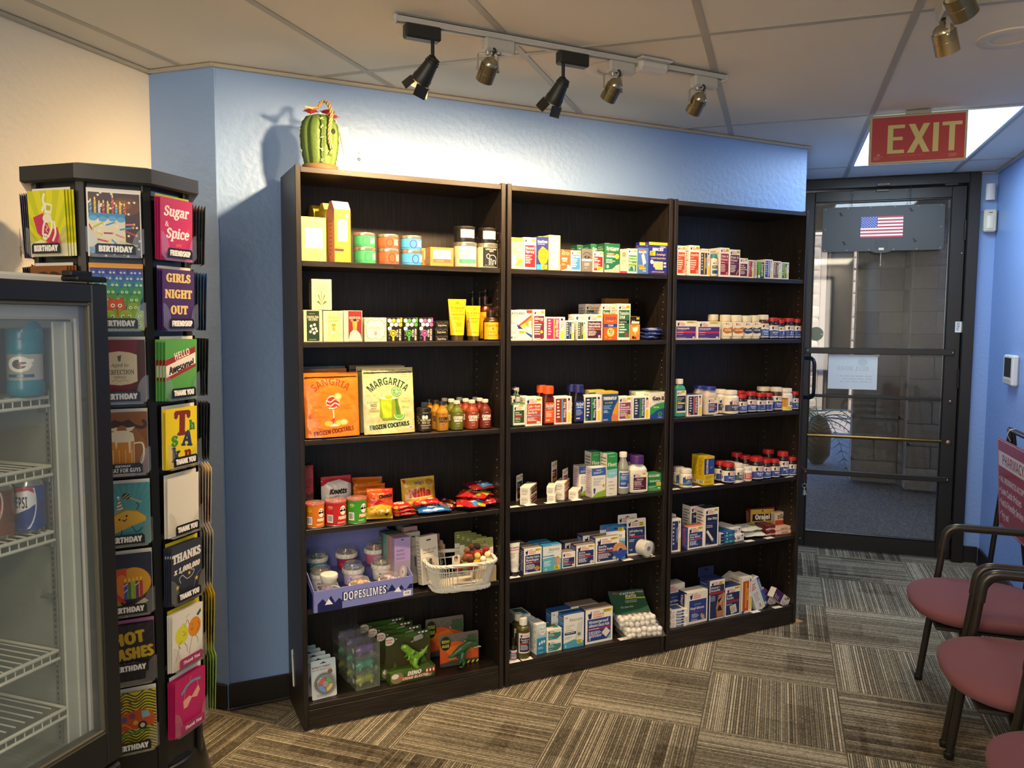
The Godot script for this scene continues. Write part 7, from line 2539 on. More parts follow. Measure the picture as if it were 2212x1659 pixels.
	bt("sauce_bottle","brick red sauce bottle at the back of its file","bottle","hot sauce bottles",.6604,1.065,-.13,.0458,.1183,-4,"8a3a1c","d9d3c4","b 8a3a1c;L 40 8 20 6 1 e8e2d6;t SB 50 36 18 66 e8e2d6 CUTINO;t SB 50 55 13 58 e8e2d6 SAUCE_CO.;L 36 72 28 6 1 e8e2d6;L 40 88 22 5 1 e8e2d6",{"caph":.11,"capr":.5,"sh":.66,"l0":.1,"l1":.62,"span":1.25})
	bt("sauce_bottle","dark red sauce bottle at the right end of the sauces","bottle","hot sauce bottles",.7323,1.065,-.04,.0482,.1153,-4,"6a2418","d9d3c4","b 6a2418;L 40 8 20 6 1 e8e2d6;t SB 50 36 18 66 e8e2d6 CUTINO;t SB 50 55 13 58 e8e2d6 SAUCE_CO.;L 36 72 28 6 1 e8e2d6;L 40 88 22 5 1 e8e2d6",{"caph":.11,"capr":.5,"sh":.66,"l0":.1,"l1":.62,"span":1.25})
	bt("sauce_bottle","dark red sauce bottle second in the right-hand file","bottle","hot sauce bottles",.7286,1.065,-.085,.0462,.1165,-4,"6a2418","d9d3c4","b 6a2418;L 40 8 20 6 1 e8e2d6;t SB 50 36 18 66 e8e2d6 CUTINO;t SB 50 55 13 58 e8e2d6 SAUCE_CO.;L 36 72 28 6 1 e8e2d6;L 40 88 22 5 1 e8e2d6",{"caph":.11,"capr":.5,"sh":.66,"l0":.1,"l1":.62,"span":1.25})
	bt("sauce_bottle","dark red sauce bottle at the back of the right-hand file","bottle","hot sauce bottles",.7294,1.065,-.13,.0442,.1162,-4,"6a2418","d9d3c4","b 6a2418;L 40 8 20 6 1 e8e2d6;t SB 50 36 18 66 e8e2d6 CUTINO;t SB 50 55 13 58 e8e2d6 SAUCE_CO.;L 36 72 28 6 1 e8e2d6;L 40 88 22 5 1 e8e2d6",{"caph":.11,"capr":.5,"sh":.66,"l0":.1,"l1":.62,"span":1.25})
	bx("price_card","small pale blue card standing behind the honey jar","card","",.5339,1.065,-.19,.0273,.0974,.004,0,"b 7f9aa0;L 10 60 60 20 2 a8bcc0","7f9aa0","7f9aa0")
func shelf_snacks()->void:
	snack_can("orange mini snack can with a moustache face, left of three",.0597,.7415,-.045,.0687,.091,"b d8761c;o 62 36 11 20 f0ece2;p 1d1714 50 36 55 30 62 35 69 30 74 36 70 42 62 38 54 42;o 58 27 2.4 2.2 1d1714;o 66 27 2.4 2.2 1d1714;p b02a28 44 58 80 56 78 74 46 78;t SB 62 67 13 32 f0dcb0 PRINGLES;L 44 84 30 8 2 f0e4d0;q 10 52 20 34;o 22 22 9 10 e8a82a;t S 22 20 6 14 c8402c TO_GO")
	snack_can("red mini snack can with a moustache face, middle of three",.1356,.7415,-.045,.0769,.0939,"b c0282c;o 62 36 11 20 f0ece2;p 1d1714 50 36 55 30 62 35 69 30 74 36 70 42 62 38 54 42;o 58 27 2.4 2.2 1d1714;o 66 27 2.4 2.2 1d1714;p b02a28 44 58 80 56 78 74 46 78;t SB 62 67 13 32 f0dcb0 PRINGLES;L 44 84 30 8 2 f0e4d0;q 10 52 20 34;o 22 22 9 10 d85a4a;t S 22 20 6 14 f0e0c8 TO_GO")
	snack_can("green mini snack can with a moustache face, right of three",.2134,.7415,-.045,.0724,.0942,"b 3f9a2c;o 62 36 11 20 f0ece2;p 1d1714 50 36 55 30 62 35 69 30 74 36 70 42 62 38 54 42;o 58 27 2.4 2.2 1d1714;o 66 27 2.4 2.2 1d1714;p b02a28 44 58 80 56 78 74 46 78;t SB 62 67 13 32 f0dcb0 PRINGLES;L 44 84 30 8 2 f0e4d0;q 10 52 20 34;o 22 22 9 10 7ab83a;t S 22 20 6 14 f0e8c8 TO_GO")
	bx("candy_display_box","red display carton with dark lettering at the left end of the fourth shelf","carton","",.0484,.7415,-.09,.0344,.2171,.05,0,"b 8f2f36;t SB 60 52 9 90 3a1418 Tooth;t SB 60 68 14 90 3a1418 BOX;p a84048 10 0 40 6 70 2 100 10 100 24 60 20 20 26;L 20 84 60 6 1 5a1c22;L 10 36 80 4 1 5a1c22","8a2c34","7a2830")
	bag("snack_bag","red and silver cookie bag reading STRAWBERRY, behind the mini cans","snack bag","snack bags on the fourth shelf",Vector3(.1565,.7421,-.11),.1144,.1601,.05,Vector3(-4,3,0),"b a83038;p c9c8c4 0 22 20 12 60 8 100 20 100 72 0 72;t SBi 50 34 12 60 16161a Knotts;L 36 44 28 3 1 2a2a2a;t F 50 55 5 70 2a2a2a Premium_Cookies;r 0 62 100 26 a82830;t S 48 69 8 80 f0e6da STRAWBERRY;L 20 80 60 8 2 e8c8c0",{})
	bag("snack_bag","orange puffed snack bag at the back of its row","snack bag","snack bags on the fourth shelf",Vector3(.2865,.7421,-.17),.123,.134,.05,Vector3(-6,3,-3),"b c8641a;p d8821e 0 20 100 10 100 46 0 60;c a84a10 2 0 70 40 60 100 76;T SBi 66 30 13 52 -6 1c1410 Cheetos;o 40 76 20 12 b8501a",{})
	bag("snack_bag","orange puffed snack bag in the middle of its row","snack bag","snack bags on the fourth shelf",Vector3(.2853,.7421,-.12),.1245,.1157,.05,Vector3(-6,3,-1),"b c8641a;p d8821e 0 20 100 10 100 46 0 60;c a84a10 2 0 70 40 60 100 76;T SBi 66 30 13 52 -6 1c1410 Cheetos;o 40 76 20 12 b8501a",{})
	bag("snack_bag","orange puffed snack bag behind the yellow and red one","snack bag","snack bags on the fourth shelf",Vector3(.2721,.7421,-.08),.1064,.0947,.045,Vector3(-8,3,1),"b c8641a;p d8821e 0 20 100 10 100 46 0 60;c a84a10 2 0 70 40 60 100 76;T SBi 66 30 13 52 -6 1c1410 Cheetos;o 40 76 20 12 b8501a",{})
	bag("snack_bag","yellow and red corn snack bag leaning at the front of its row","snack bag","snack bags on the fourth shelf",Vector3(.3003,.7421,-.04),.1018,.1131,.05,Vector3(-12,2,-4),"b c8501c;p b03020 50 0 100 0 100 40 70 30;p e0b02a 0 62 40 52 100 60 100 100 0 100;T SBi 66 26 12 56 -8 18120e Cheetos;T SBi 60 42 9 60 -14 d83a20 Hot;p b82c20 0 44 40 36 66 48 30 56;p e8e2d0 40 70 56 74 48 84;p e8e2d0 66 66 84 72 70 84;p 5a3420 60 84 80 80 76 94;p c8861e 10 78 30 72 34 88",{})
	bag("snack_bag","gold mini Nilla wafer bag standing behind the flat packs","snack bag","snack bags on the fourth shelf",Vector3(.4795,.7421,-.1),.1358,.1306,.05,Vector3(-7,-2,2),"b c8a43a;p a82a2c 2 4 14 4 8 16;t S 50 16 10 36 2a3f7a mini;t SB 50 46 24 66 b02a2c Nilla;l f0e2b0 2 16 60 84 58;o 82 16 12 9 a8742a;o 88 84 12 10 a8742a;o 30 84 14 10 b8842e;t S 50 70 5 40 8a5a1c wafers",{})
	bag("snack_bag","red sandwich cracker pack, bottom of the small flat stack","snack bag","snack bags on the fourth shelf",Vector3(.3998,.7535,-.025),.088,.075,.014,Vector3(-84,8,0),"b b3242a;o 50 48 26 20 e8ddd0;t SB 50 48 14 40 a8202a RITZ;o 14 82 10 10 c8942e;L 30 84 50 8 2 f0d0b0",{"crimp":.09})
	bag("snack_bag","red sandwich cracker pack, middle of the small flat stack","snack bag","snack bags on the fourth shelf",Vector3(.3978,.767,-.028),.088,.075,.014,Vector3(-84,13,0),"b b3242a;o 50 48 26 20 e8ddd0;t SB 50 48 14 40 a8202a RITZ;o 14 82 10 10 c8942e;L 30 84 50 8 2 f0d0b0",{"crimp":.09})
	bag("snack_bag","red sandwich cracker pack, top of the small flat stack","snack bag","snack bags on the fourth shelf",Vector3(.3958,.7805,-.031),.088,.075,.014,Vector3(-84,18,0),"b b3242a;o 50 48 26 20 e8ddd0;t SB 50 48 14 40 a8202a RITZ;o 14 82 10 10 c8942e;L 30 84 50 8 2 f0d0b0",{"crimp":.09})
	bag("snack_bag","dark red cookie pack lying behind the small red stack","snack bag","snack bags on the fourth shelf",Vector3(.3978,.7575,-.09),.075,.08,.022,Vector3(-84,-14,0),"b 7a1c20;r 20 26 60 48 5a6a2a;L 26 34 48 30 4 d8c890",{"crimp":.09})
	bag("snack_bag","red peanut cookie pack lying on the blue pack","snack bag","snack bags on the fourth shelf",Vector3(.4959,.7815,-.045),.105,.085,.024,Vector3(-84,-4,0),"b ae2028;T SB 50 30 14 46 -4 f0e6da Nutter;T SBi 50 52 18 54 -4 f0e6da BITES;o 16 74 9 10 c08a3a;o 82 40 8 9 c08a3a;o 34 84 9 9 b87a2e",{"crimp":.09})
	bag("snack_bag","blue chocolate chip cookie pack lying flat at the shelf edge","snack bag","snack bags on the fourth shelf",Vector3(.514,.7555,-.018),.13,.085,.024,Vector3(-84,-7,0),"b 1f62b0;T SBi 44 40 18 60 -4 f0ece6 Chips;T SBi 46 62 14 44 -4 f0ece6 Ahoy!;o 82 34 9 12 8a5a2c;o 90 56 8 11 8a5a2c;L 14 84 30 6 1 e0e8f0",{"crimp":.09})
	bag("snack_bag","dark red granola bar, front one of three left of the candy heap","snack bag","snack bags on the fourth shelf",Vector3(.5866,.752,-.03),.034,.09,.016,Vector3(-84,52,0),"b 5a1c20;r 10 20 80 24 7a2a2c;t S 50 32 12 70 e8dcc8 Granola;o 40 70 26 12 8a5a2c;L 10 84 70 8 1 d0b890",{"crimp":.09})
	bag("snack_bag","dark red granola bar, middle one of three left of the candy heap","snack bag","snack bags on the fourth shelf",Vector3(.6132,.756,-.06),.034,.09,.016,Vector3(-84,48,0),"b 5a1c20;r 10 20 80 24 7a2a2c;t S 50 32 12 70 e8dcc8 Granola;o 40 70 26 12 8a5a2c;L 10 84 70 8 1 d0b890",{"crimp":.09})
	bag("snack_bag","dark red granola bar, rear one of three left of the candy heap","snack bag","snack bags on the fourth shelf",Vector3(.6377,.76,-.09),.034,.09,.016,Vector3(-84,44,0),"b 5a1c20;r 10 20 80 24 7a2a2c;t S 50 32 12 70 e8dcc8 Granola;o 40 70 26 12 8a5a2c;L 10 84 70 8 1 d0b890",{"crimp":.09})
	bag("snack_bag","yellow and red candy bag lying at the bottom left of the heap","snack bag","snack bags on the fourth shelf",Vector3(.6642,.7615,-.02),.115,.09,.026,Vector3(-84,-18,-4),"b d89a1c;p b8202a 0 40 100 30 100 80 0 90;T SBi 50 50 14 60 -6 1a1612 Starburst;o 80 80 12 10 8ab02a",{"crimp":.09})
	bag("snack_bag","red and blue candy bag lying at the front of the heap","snack bag","snack bags on the fourth shelf",Vector3(.6993,.7615,-.01),.11,.085,.026,Vector3(-84,14,3),"b a8222c;p 3a8ac8 20 50 70 40 80 80 30 90;T SBi 50 60 14 46 -10 f0ece6 Nerds;L 10 20 60 8 1 f0c8c0",{"crimp":.09})
	bag("snack_bag","red candy bag at the bottom right of the heap","snack bag","snack bags on the fourth shelf",Vector3(.7529,.7615,-.035),.1,.085,.026,Vector3(-84,-6,2),"b b02028;T S 50 50 14 60 0 f0e0d0 Skittles;o 20 80 8 8 8ab02a;o 80 20 8 8 e0b02a",{"crimp":.09})
	bag("snack_bag","yellow candy bag on top of the heap at its left","snack bag","snack bags on the fourth shelf",Vector3(.6721,.7895,-.05),.12,.09,.026,Vector3(-84,-32,-10),"b d8a21e;p 2c2a20 10 30 70 22 74 50 14 58;T SBi 44 40 14 50 -6 e8a01e Mike;p b8202a 0 70 100 60 100 100 0 100;o 74 76 8 8 6aa02a",{"crimp":.09})
	bag("snack_bag","red and green candy bag across the middle of the heap","snack bag","snack bags on the fourth shelf",Vector3(.7219,.7915,-.05),.115,.09,.026,Vector3(-84,10,-6),"b b02228;p 6a8a2a 60 60 100 50 100 90 70 90;T SBi 46 44 16 60 -4 f0e6d0 Skittles;z e0c02a 10 3",{"crimp":.09})
	bag("snack_bag","maroon and blue candy bag standing highest on the heap","snack bag","snack bags on the fourth shelf",Vector3(.7421,.8195,-.05),.12,.095,.026,Vector3(-84,22,-14),"b 7a1a24;p 2f7ac0 30 56 90 46 96 80 40 90;T SBi 50 30 13 60 -8 e8e2dc Rips;T SBi 62 66 13 40 -8 f0ece6 Blue;z c8c8d0 12 2",{"crimp":.09})
func shelf_gifts_low()->void:
	slime_tray()
	basket()
	fuzzy_curler()
	ladybug_cards()
	memory_games()
	dino_toys()
	tape_rolls()
	cotton_bags()
	bx("bath_puff_carton","lilac water works carton in front of the slime tray side","carton","hair care cartons",.385,.451,-.03,.0655,.2137,.035,4,"b a58fc4;r 42 2 16 2 4a4450;t s< 12 22 4.4 60 4a3f5a water;t s< 12 29 4.4 60 4a3f5a works;L 12 35 70 4 2 6a6078;r 0 42 100 58 9a8ea0;o 54 66 24 16 b9aeb0;o 54 64 11 10 d8d0cc;o 50 62 5 4 9a8a90;p a58fc4 0 92 40 86 100 80 100 100 0 100","a58fc4","a58fc4")
	bx("bath_puff_carton","coral pink carton second behind the lilac one","carton","hair care cartons",.3814,.451,-.07,.0636,.2126,.035,4,"b c08a88;r 42 2 16 2 4a4450;t s< 12 22 4.4 60 4a3f5a bath;t s< 12 29 4.4 60 4a3f5a time;L 12 35 70 4 2 6a6078;r 0 42 100 58 b08a88;o 54 66 24 16 b9aeb0;o 54 64 11 10 d8d0cc;o 50 62 5 4 9a8a90;p c08a88 0 92 40 86 100 80 100 100 0 100","c08a88","c08a88")
	bx("bath_puff_carton","teal carton third behind the lilac one","carton","hair care cartons",.3764,.451,-.11,.0616,.2098,.035,4,"b 5f9a98;r 42 2 16 2 4a4450;t s< 12 22 4.4 60 4a3f5a calm;t s< 12 29 4.4 60 4a3f5a waves;L 12 35 70 4 2 6a6078;r 0 42 100 58 6a9896;o 54 66 24 16 b9aeb0;o 54 64 11 10 d8d0cc;o 50 62 5 4 9a8a90;p 5f9a98 0 92 40 86 100 80 100 100 0 100","5f9a98","5f9a98")
	bx("bath_puff_carton","dark grey-green carton at the back of its file","carton","hair care cartons",.3704,.451,-.15,.0595,.2094,.035,4,"b 4a5a58;r 42 2 16 2 4a4450;t s< 12 22 4.4 60 4a3f5a deep;t s< 12 29 4.4 60 4a3f5a sea;L 12 35 70 4 2 6a6078;r 0 42 100 58 4f5f5c;o 54 66 24 16 b9aeb0;o 54 64 11 10 d8d0cc;o 50 62 5 4 9a8a90;p 4a5a58 0 92 40 86 100 80 100 100 0 100","4a5a58","4a5a58")
	bx("hair_curler_carton","cream you go curl carton standing in the left of the basket","carton","hair care cartons",.5015,.471,-.03,.081,.1861,.03,14,"b d8d3c2;z b8b2a2 24 1.6;r 36 7 26 3 3a3632;t s 50 28 5 80 4a463e you_go_curl;L 14 34 70 4 1 8a8478;r 4 44 92 56 b9b6ae;p 8e8b86 20 60 44 50 70 58 90 90 60 98 24 94;p 4a4a4c 46 48 62 48 60 68 50 68","d0cbba","d0cbba",6)
	bx("hair_curler_carton","grey you go curl carton behind the cream one in the basket","carton","hair care cartons",.449,.471,-.06,.0593,.1974,.03,10,"b a8a8a0;z b8b2a2 24 1.6;r 36 7 26 3 3a3632;t s 50 28 5 80 4a463e you_go_curl;L 14 34 70 4 1 8a8478;r 4 44 92 56 8f8f8a;p 8e8b86 20 60 44 50 70 58 90 90 60 98 24 94;p 4a4a4c 46 48 62 48 60 68 50 68","a0a098","a0a098",6)
	bx("hair_curler_carton","pink carton at the back left of the basket","carton","hair care cartons",.4504,.471,-.1,.0583,.2093,.03,4,"b b08a88;r 36 7 26 3 3a3632;L 20 30 60 10 3 e0c8c4","a88480","a88480",6)
	bx("hair_curler_carton","dark grey carton at the rear behind the basket","carton","hair care cartons",.4419,.451,-.16,.0526,.2222,.03,0,"b 6a7270;r 36 7 26 3 2a2a2a;L 20 30 60 10 3 9aa4a0","636b68","636b68",6)
	var ppl:=at_item("paper_figure","cut-out paper figure of a woman in white at the front left of the basket","paper figure","",.572,.545,.05,8.0)
	flatcard(ppl,"cutout",.034,.05,"b e6ddcc;o 52 30 22 20 d8a888;p 5a3a24 26 10 60 4 78 30 72 14 60 34 40 14 30 50;p f0ece4 14 100 30 54 70 52 92 100")
func shelf_nasal()->void:
	mx("peach and yellow nasal mist carton, far left of the middle bookcase top shelf",.8601,1.694,-.02,.0547,.1228,.045,0,"g f0c040 f0c9a0;r 0 12 100 88 efcba4;t fi 50 24 15 72 9a5a4a Ayr;t S< 10 37 6 40 c8663a Saline;t S< 10 45 6 70 c8663a Nasal_Mist;r 4 58 40 38 b8a0c0;o 64 66 22 12 e0b088;p e8a82a 30 92 60 72 96 66 96 78 60 88","e8c090","f0c040")
	mx("white nasal spray carton with a red panel",.9181,1.694,-.02,.0544,.1265,.045,0,GN("a5222c","Nasal|Spray","",24))
	mx("navy carton with a big yellow droplet shape",.9717,1.694,-.016,.0537,.1308,.045,0,"b 2b357e;t S 50 14 8 84 f0ece2 NasalCrom;L 10 21 70 4 1 a8b0d8;p e8a41e 50 28 96 40 100 60 86 80 40 84 14 66 16 44;t S 62 40 5 62 5a4a1a PREVENTS;t S 62 47 5 62 5a4a1a &_RELIEVES;L 30 54 60 16 4 8a6a1a;r 0 84 60 16 3f9ad0;y 46 84 46 14","2b357e","2b357e")
	mx("tall pale green carton with a bottle drawing reading Bio true",1.025,1.694,-.012,.0526,.1399,.06,0,"b c9cf9a;r 16 8 64 88 d9d4c0;r 38 12 20 10 b8b49c;p e6e0cc 28 30 68 30 74 38 74 92 22 92 22 38;t s 48 50 9 44 8a8878 Bio;t s 48 61 9 48 8a8878 true;L 28 70 40 20 4 a8a494","bfc58e","c9cf9a")
	again(-.012,0,-.065,"tall pale green carton directly behind the Bio true one")
	mx("small red-orange relief carton",1.081,1.694,-.02,.0465,.0854,.04,0,"b cf5a34;t S 50 18 14 80 e8b090 ADTOX;L 14 6 40 6 1 e8c0a0;r 12 38 56 8 e8e0d0;t S 40 42 5 44 4a7a4a RELIEF;r 12 49 60 8 4a8a5a;t S 42 53 5 50 f0e8d8 RELIEF;L 10 66 50 10 2 f0c8a8;o 76 78 10 8 e8d8c0;p e8d8c8 0 100 60 90 100 70 100 100","c05030","cf5a34")
	mx("small white and sky blue carton",1.13,1.694,-.02,.0471,.0842,.04,0,GN("3f86c0","Eye Itch","",20))
	mx("small grey carton picturing an eyebrow and eye",1.183,1.694,-.02,.0506,.0934,.04,0,"b 6f6c6c;c 1c1a1a 4 14 26 34 16 60 17 88 26;p 2a2626 20 36 40 28 62 30 84 38 62 42 40 42;o 50 35 8 5 8a8a90;o 50 35 4 3 141414;r 0 44 100 10 a89ab8;t S 50 49 7 70 f0ece8 LUMIFY;L 26 62 50 14 3 c8c4c0;L 26 82 50 6 1 a8a4a0","605d5d","7a7777")
	mx("small red panelled eye drops carton with a yellow sticker",1.238,1.694,-.02,.0509,.0845,.04,0,GN("b3252c","Eye|Drops","",24)+"y 40 74 50 18;")
	mx("large dark green eye drop carton, front of three",1.304,1.694,-.016,.0757,.1211,.06,0,"b 1f6a48;t Si 50 17 12 84 f0ece2 Systane;L 40 24 50 3 1 c8d8cc;r 12 33 54 6 d85a3a;t S 38 36 4 50 f4efe4 ULTRA_PF;r 12 41 56 7 e8c8bc;o 82 44 13 9 e8c83a;L 10 54 60 16 3 d8e4d8;o 20 80 8 6 f0ece2;p b8b0a0 0 92 50 88 80 74 100 70 100 100 0 100;s 78 78 8 dfe8e0","1b5f40","1f6a48")
	again(-.03,0,-.062,"dark green eye drop carton second from the front")
	again(-.06,0,-.124,"dark green eye drop carton at the rear")
	mx("narrow cream carton with an orange eye emblem",1.365,1.694,-.02,.0368,.1005,.035,0,"b e6cdb0;o 52 24 26 12 c86a2a;o 52 26 16 8 e6cdb0;o 52 26 7 5 3a1c14;t S 50 48 8 60 c8705a NOSA;L 20 58 60 16 3 c89a80;r 0 92 100 8 c83a5a","dcc0a0","e6cdb0")
	mx("white and green ear wax kit carton",1.408,1.694,-.018,.0482,.1044,.04,0,GN("3f8a4a","Earwax|Removal|Kit","",26)+"r 7 58 86 6 e0c82a;o 40 80 16 8 2a6a9a;r 64 70 8 20 f0ece2;")
	mx("blue ear drop carton with a bottle picture, leaning slightly",1.459,1.694,-.014,.0548,.11,.04,-3,"b 4a72b8;r 10 6 60 6 d86a5a;t S< 10 16 8 70 f0ece6 Auro-DRI;p e8e4e0 34 28 60 24 80 58 52 66;r 44 22 14 8 f0f0ec;r 10 66 50 8 e0a82a;t S 34 70 6 40 3a2a1a Ear_Dry;r 16 76 60 8 e0a82a;L 50 88 40 6 1 e0e8f0","3f66aa","4a72b8")
	mx("royal blue earplug pack with a yellow top edge, right end of the shelf",1.537,1.694,-.012,.0975,.137,.03,0,"b 2c2f96;r 0 0 100 9 e8d22a;t SBi 46 22 9 70 f0ece6 MACKS;L 60 12 34 6 2 d8d8f0;y 4 28 30 14;t Si 64 38 6 50 e8d22a Earplugs;r 0 44 100 2 1f2270;t Si 50 50 5 80 e8d22a 6_PAIR_VALUE_PACK;o 16 62 9 7 c8cce8;p d8c890 24 60 76 60 76 86 36 86 30 78 24 78;r 80 62 14 6 c8cce8;r 80 72 14 6 c8cce8;t S 50 93 4 70 e8d22a LASTING_COMFORT","2c2f96","e8d22a")
	again(-.025,0,-.034,"royal blue earplug pack tucked behind the front one")
func shelf_allergy()->void:
	mx("wide white allergy spray carton with an orange and blue chevron",.881,1.411,-.02,.0948,.1219,.045,-2,"b ebe6da;t S< 4 11 8 66 24222a ASTEPRO;t s< 4 19 5 40 34323a ALLERGY;L 4 25 44 5 2 8a8680;t S< 4 38 3 26 c8643a Rx;t S< 4 43 3 30 c8643a STRENGTH;p c8502c 98 14 98 26 46 54 28 54;p 3a2f80 28 46 46 54 60 62 36 62;p e89a3a 100 20 100 60 78 54 60 46;p d8c84a 44 52 70 40 70 62;r 84 36 12 40 e8e4dc;y 38 68 30 9;p 2a4a9a 68 70 100 82 100 92 74 78;L 4 68 26 10 3 9a968c;o 6 90 4 3 4a4a50;L 14 88 26 8 2 8a867c;r 74 0 26 10 c8402c","e2dccf","ebe6da")
	mx("tall plum panelled children's allergy carton",.9604,1.411,-.018,.0532,.1244,.055,0,GN("6f3348","Allergy","b0302f",20)+"o 72 72 12 5 e8d23a;o 70 92 8 4 8a1c2a;o 82 91 8 4 8a1c2a;")
	again(-.03,0,-.06,"plum panelled allergy carton directly behind the tall one")
	mx("magenta allergy relief carton with sideways lettering",1.036,1.411,-.02,.0913,.0955,.06,0,GS("b52a6e","Allergy Relief","e8a23a"),"efece4","c23a7c")
	mx("narrow navy and green carton with sideways lettering, right of the magenta one",1.105,1.411,-.02,.0377,.0809,.06,-8,GS("28355e","Cetirizine","4f9a5a"))
	mx("narrow green carton with a brown stripe and sideways lettering",1.161,1.411,-.02,.0395,.0792,.06,-8,GS("2f5a44","Loratadine","a8643a"))
	again(-.028,0,-.064,"narrow green and brown carton half hidden at the left of its twin")
	mx("white carton with a deep purple panel and an orange strip",1.224,1.411,-.02,.0786,.1084,.055,0,GN("4a1f42","Fexofenadine|Hydrochloride","d86a3a",27)+"o 80 86 7 6 d8b0a8;")
	again(-.022,0,-.06,"white and deep purple carton directly behind the fexofenadine one")
	bx("spare_carton","plain purple card box standing at the back","carton","",1.348,1.411,-.2,.054,.1497,.02,8,"b 6a3a80;L 20 20 40 10 2 8a5aa0","5f3474","6a3a80")
	bx("spare_carton","brown-orange carton at the back behind the cough medicine","carton","",1.467,1.411,-.22,.1282,.1827,.03,0,"b a8691c;L 20 20 40 10 2 c08a3a","9a5f18","a8691c")
	mx("orange and blue cough carton numbered 12",1.304,1.411,-.02,.0671,.1092,.055,0,"b d85a1e;t S 50 15 12 84 24346e Delsym;L 20 26 60 4 1 f0d0b0;r 0 37 100 13 2c3f8a;t S 50 43.5 7 40 f0ece6 COUGH;o 50 70 30 18 e8b02a;o 50 70 24 14 f0d89a;t S 50 67 13 30 2a2622 12;t S 50 78 4 26 5a4a32 HOUR;o 16 88 8 5 e8922a;L 34 94 34 4 1 f0d8c0","c8501a","d85a1e")
	mx("tall green cough syrup carton, front of three",1.37,1.411,-.018,.0649,.1541,.06,0,GN("2f6a4a","Tussin|DM","",17)+"r 7 46 86 8 16140f;t S< 12 50 4 60 f0ece6 Cough_&_Chest;o 72 86 14 7 a83a34;")
	again(-.04,0,-.065,"green cough syrup carton second from the front")
	again(-.08,0,-.13,"green cough syrup carton at the rear")
	mx("black and amber vitamin effervescent carton",1.425,1.411,-.014,.0491,.1013,.045,0,"b 1f1814;r 0 34 100 66 d8962a;y 62 3 30 10;t SBi 50 25 12 84 f0ece2 Airborne;L 16 38 60 4 1 6a4a1a;p f0e8d8 20 48 80 44 76 62 56 66 50 80 44 66 24 62;o 30 90 14 7 3a1c1c;o 54 92 12 6 a8242c;o 78 84 14 8 d8707a","1a1511","1f1814")
	bag("lozenge_sachet","navy blue foil sachet lying at the right end of the shelf, bottom of three","sachet","navy foil sachets",Vector3(1.537,1.42,-.02),.1,.075,.016,Vector3(-84,10,0),"b 2c3a80;p 8a94b8 10 60 40 50 70 70 30 84;t Si 50 34 18 70 e0e4f0 Ricola;L 20 80 60 8 1 b8c0e0",{"crimp":.1})
	bag("lozenge_sachet","navy blue foil sachet lying at the right end of the shelf, middle of three","sachet","navy foil sachets",Vector3(1.543,1.435,-.026),.1,.075,.016,Vector3(-84,-4,3),"b 2c3a80;p 8a94b8 10 60 40 50 70 70 30 84;t Si 50 34 18 70 e0e4f0 Ricola;L 20 80 60 8 1 b8c0e0",{"crimp":.1})
	bag("lozenge_sachet","navy blue foil sachet lying at the right end of the shelf, top of three","sachet","navy foil sachets",Vector3(1.549,1.451,-.032),.1,.075,.016,Vector3(-84,-18,6),"b 2c3a80;p 8a94b8 10 60 40 50 70 70 30 84;t Si 50 34 18 70 e0e4f0 Ricola;L 20 80 60 8 1 b8c0e0",{"crimp":.1})
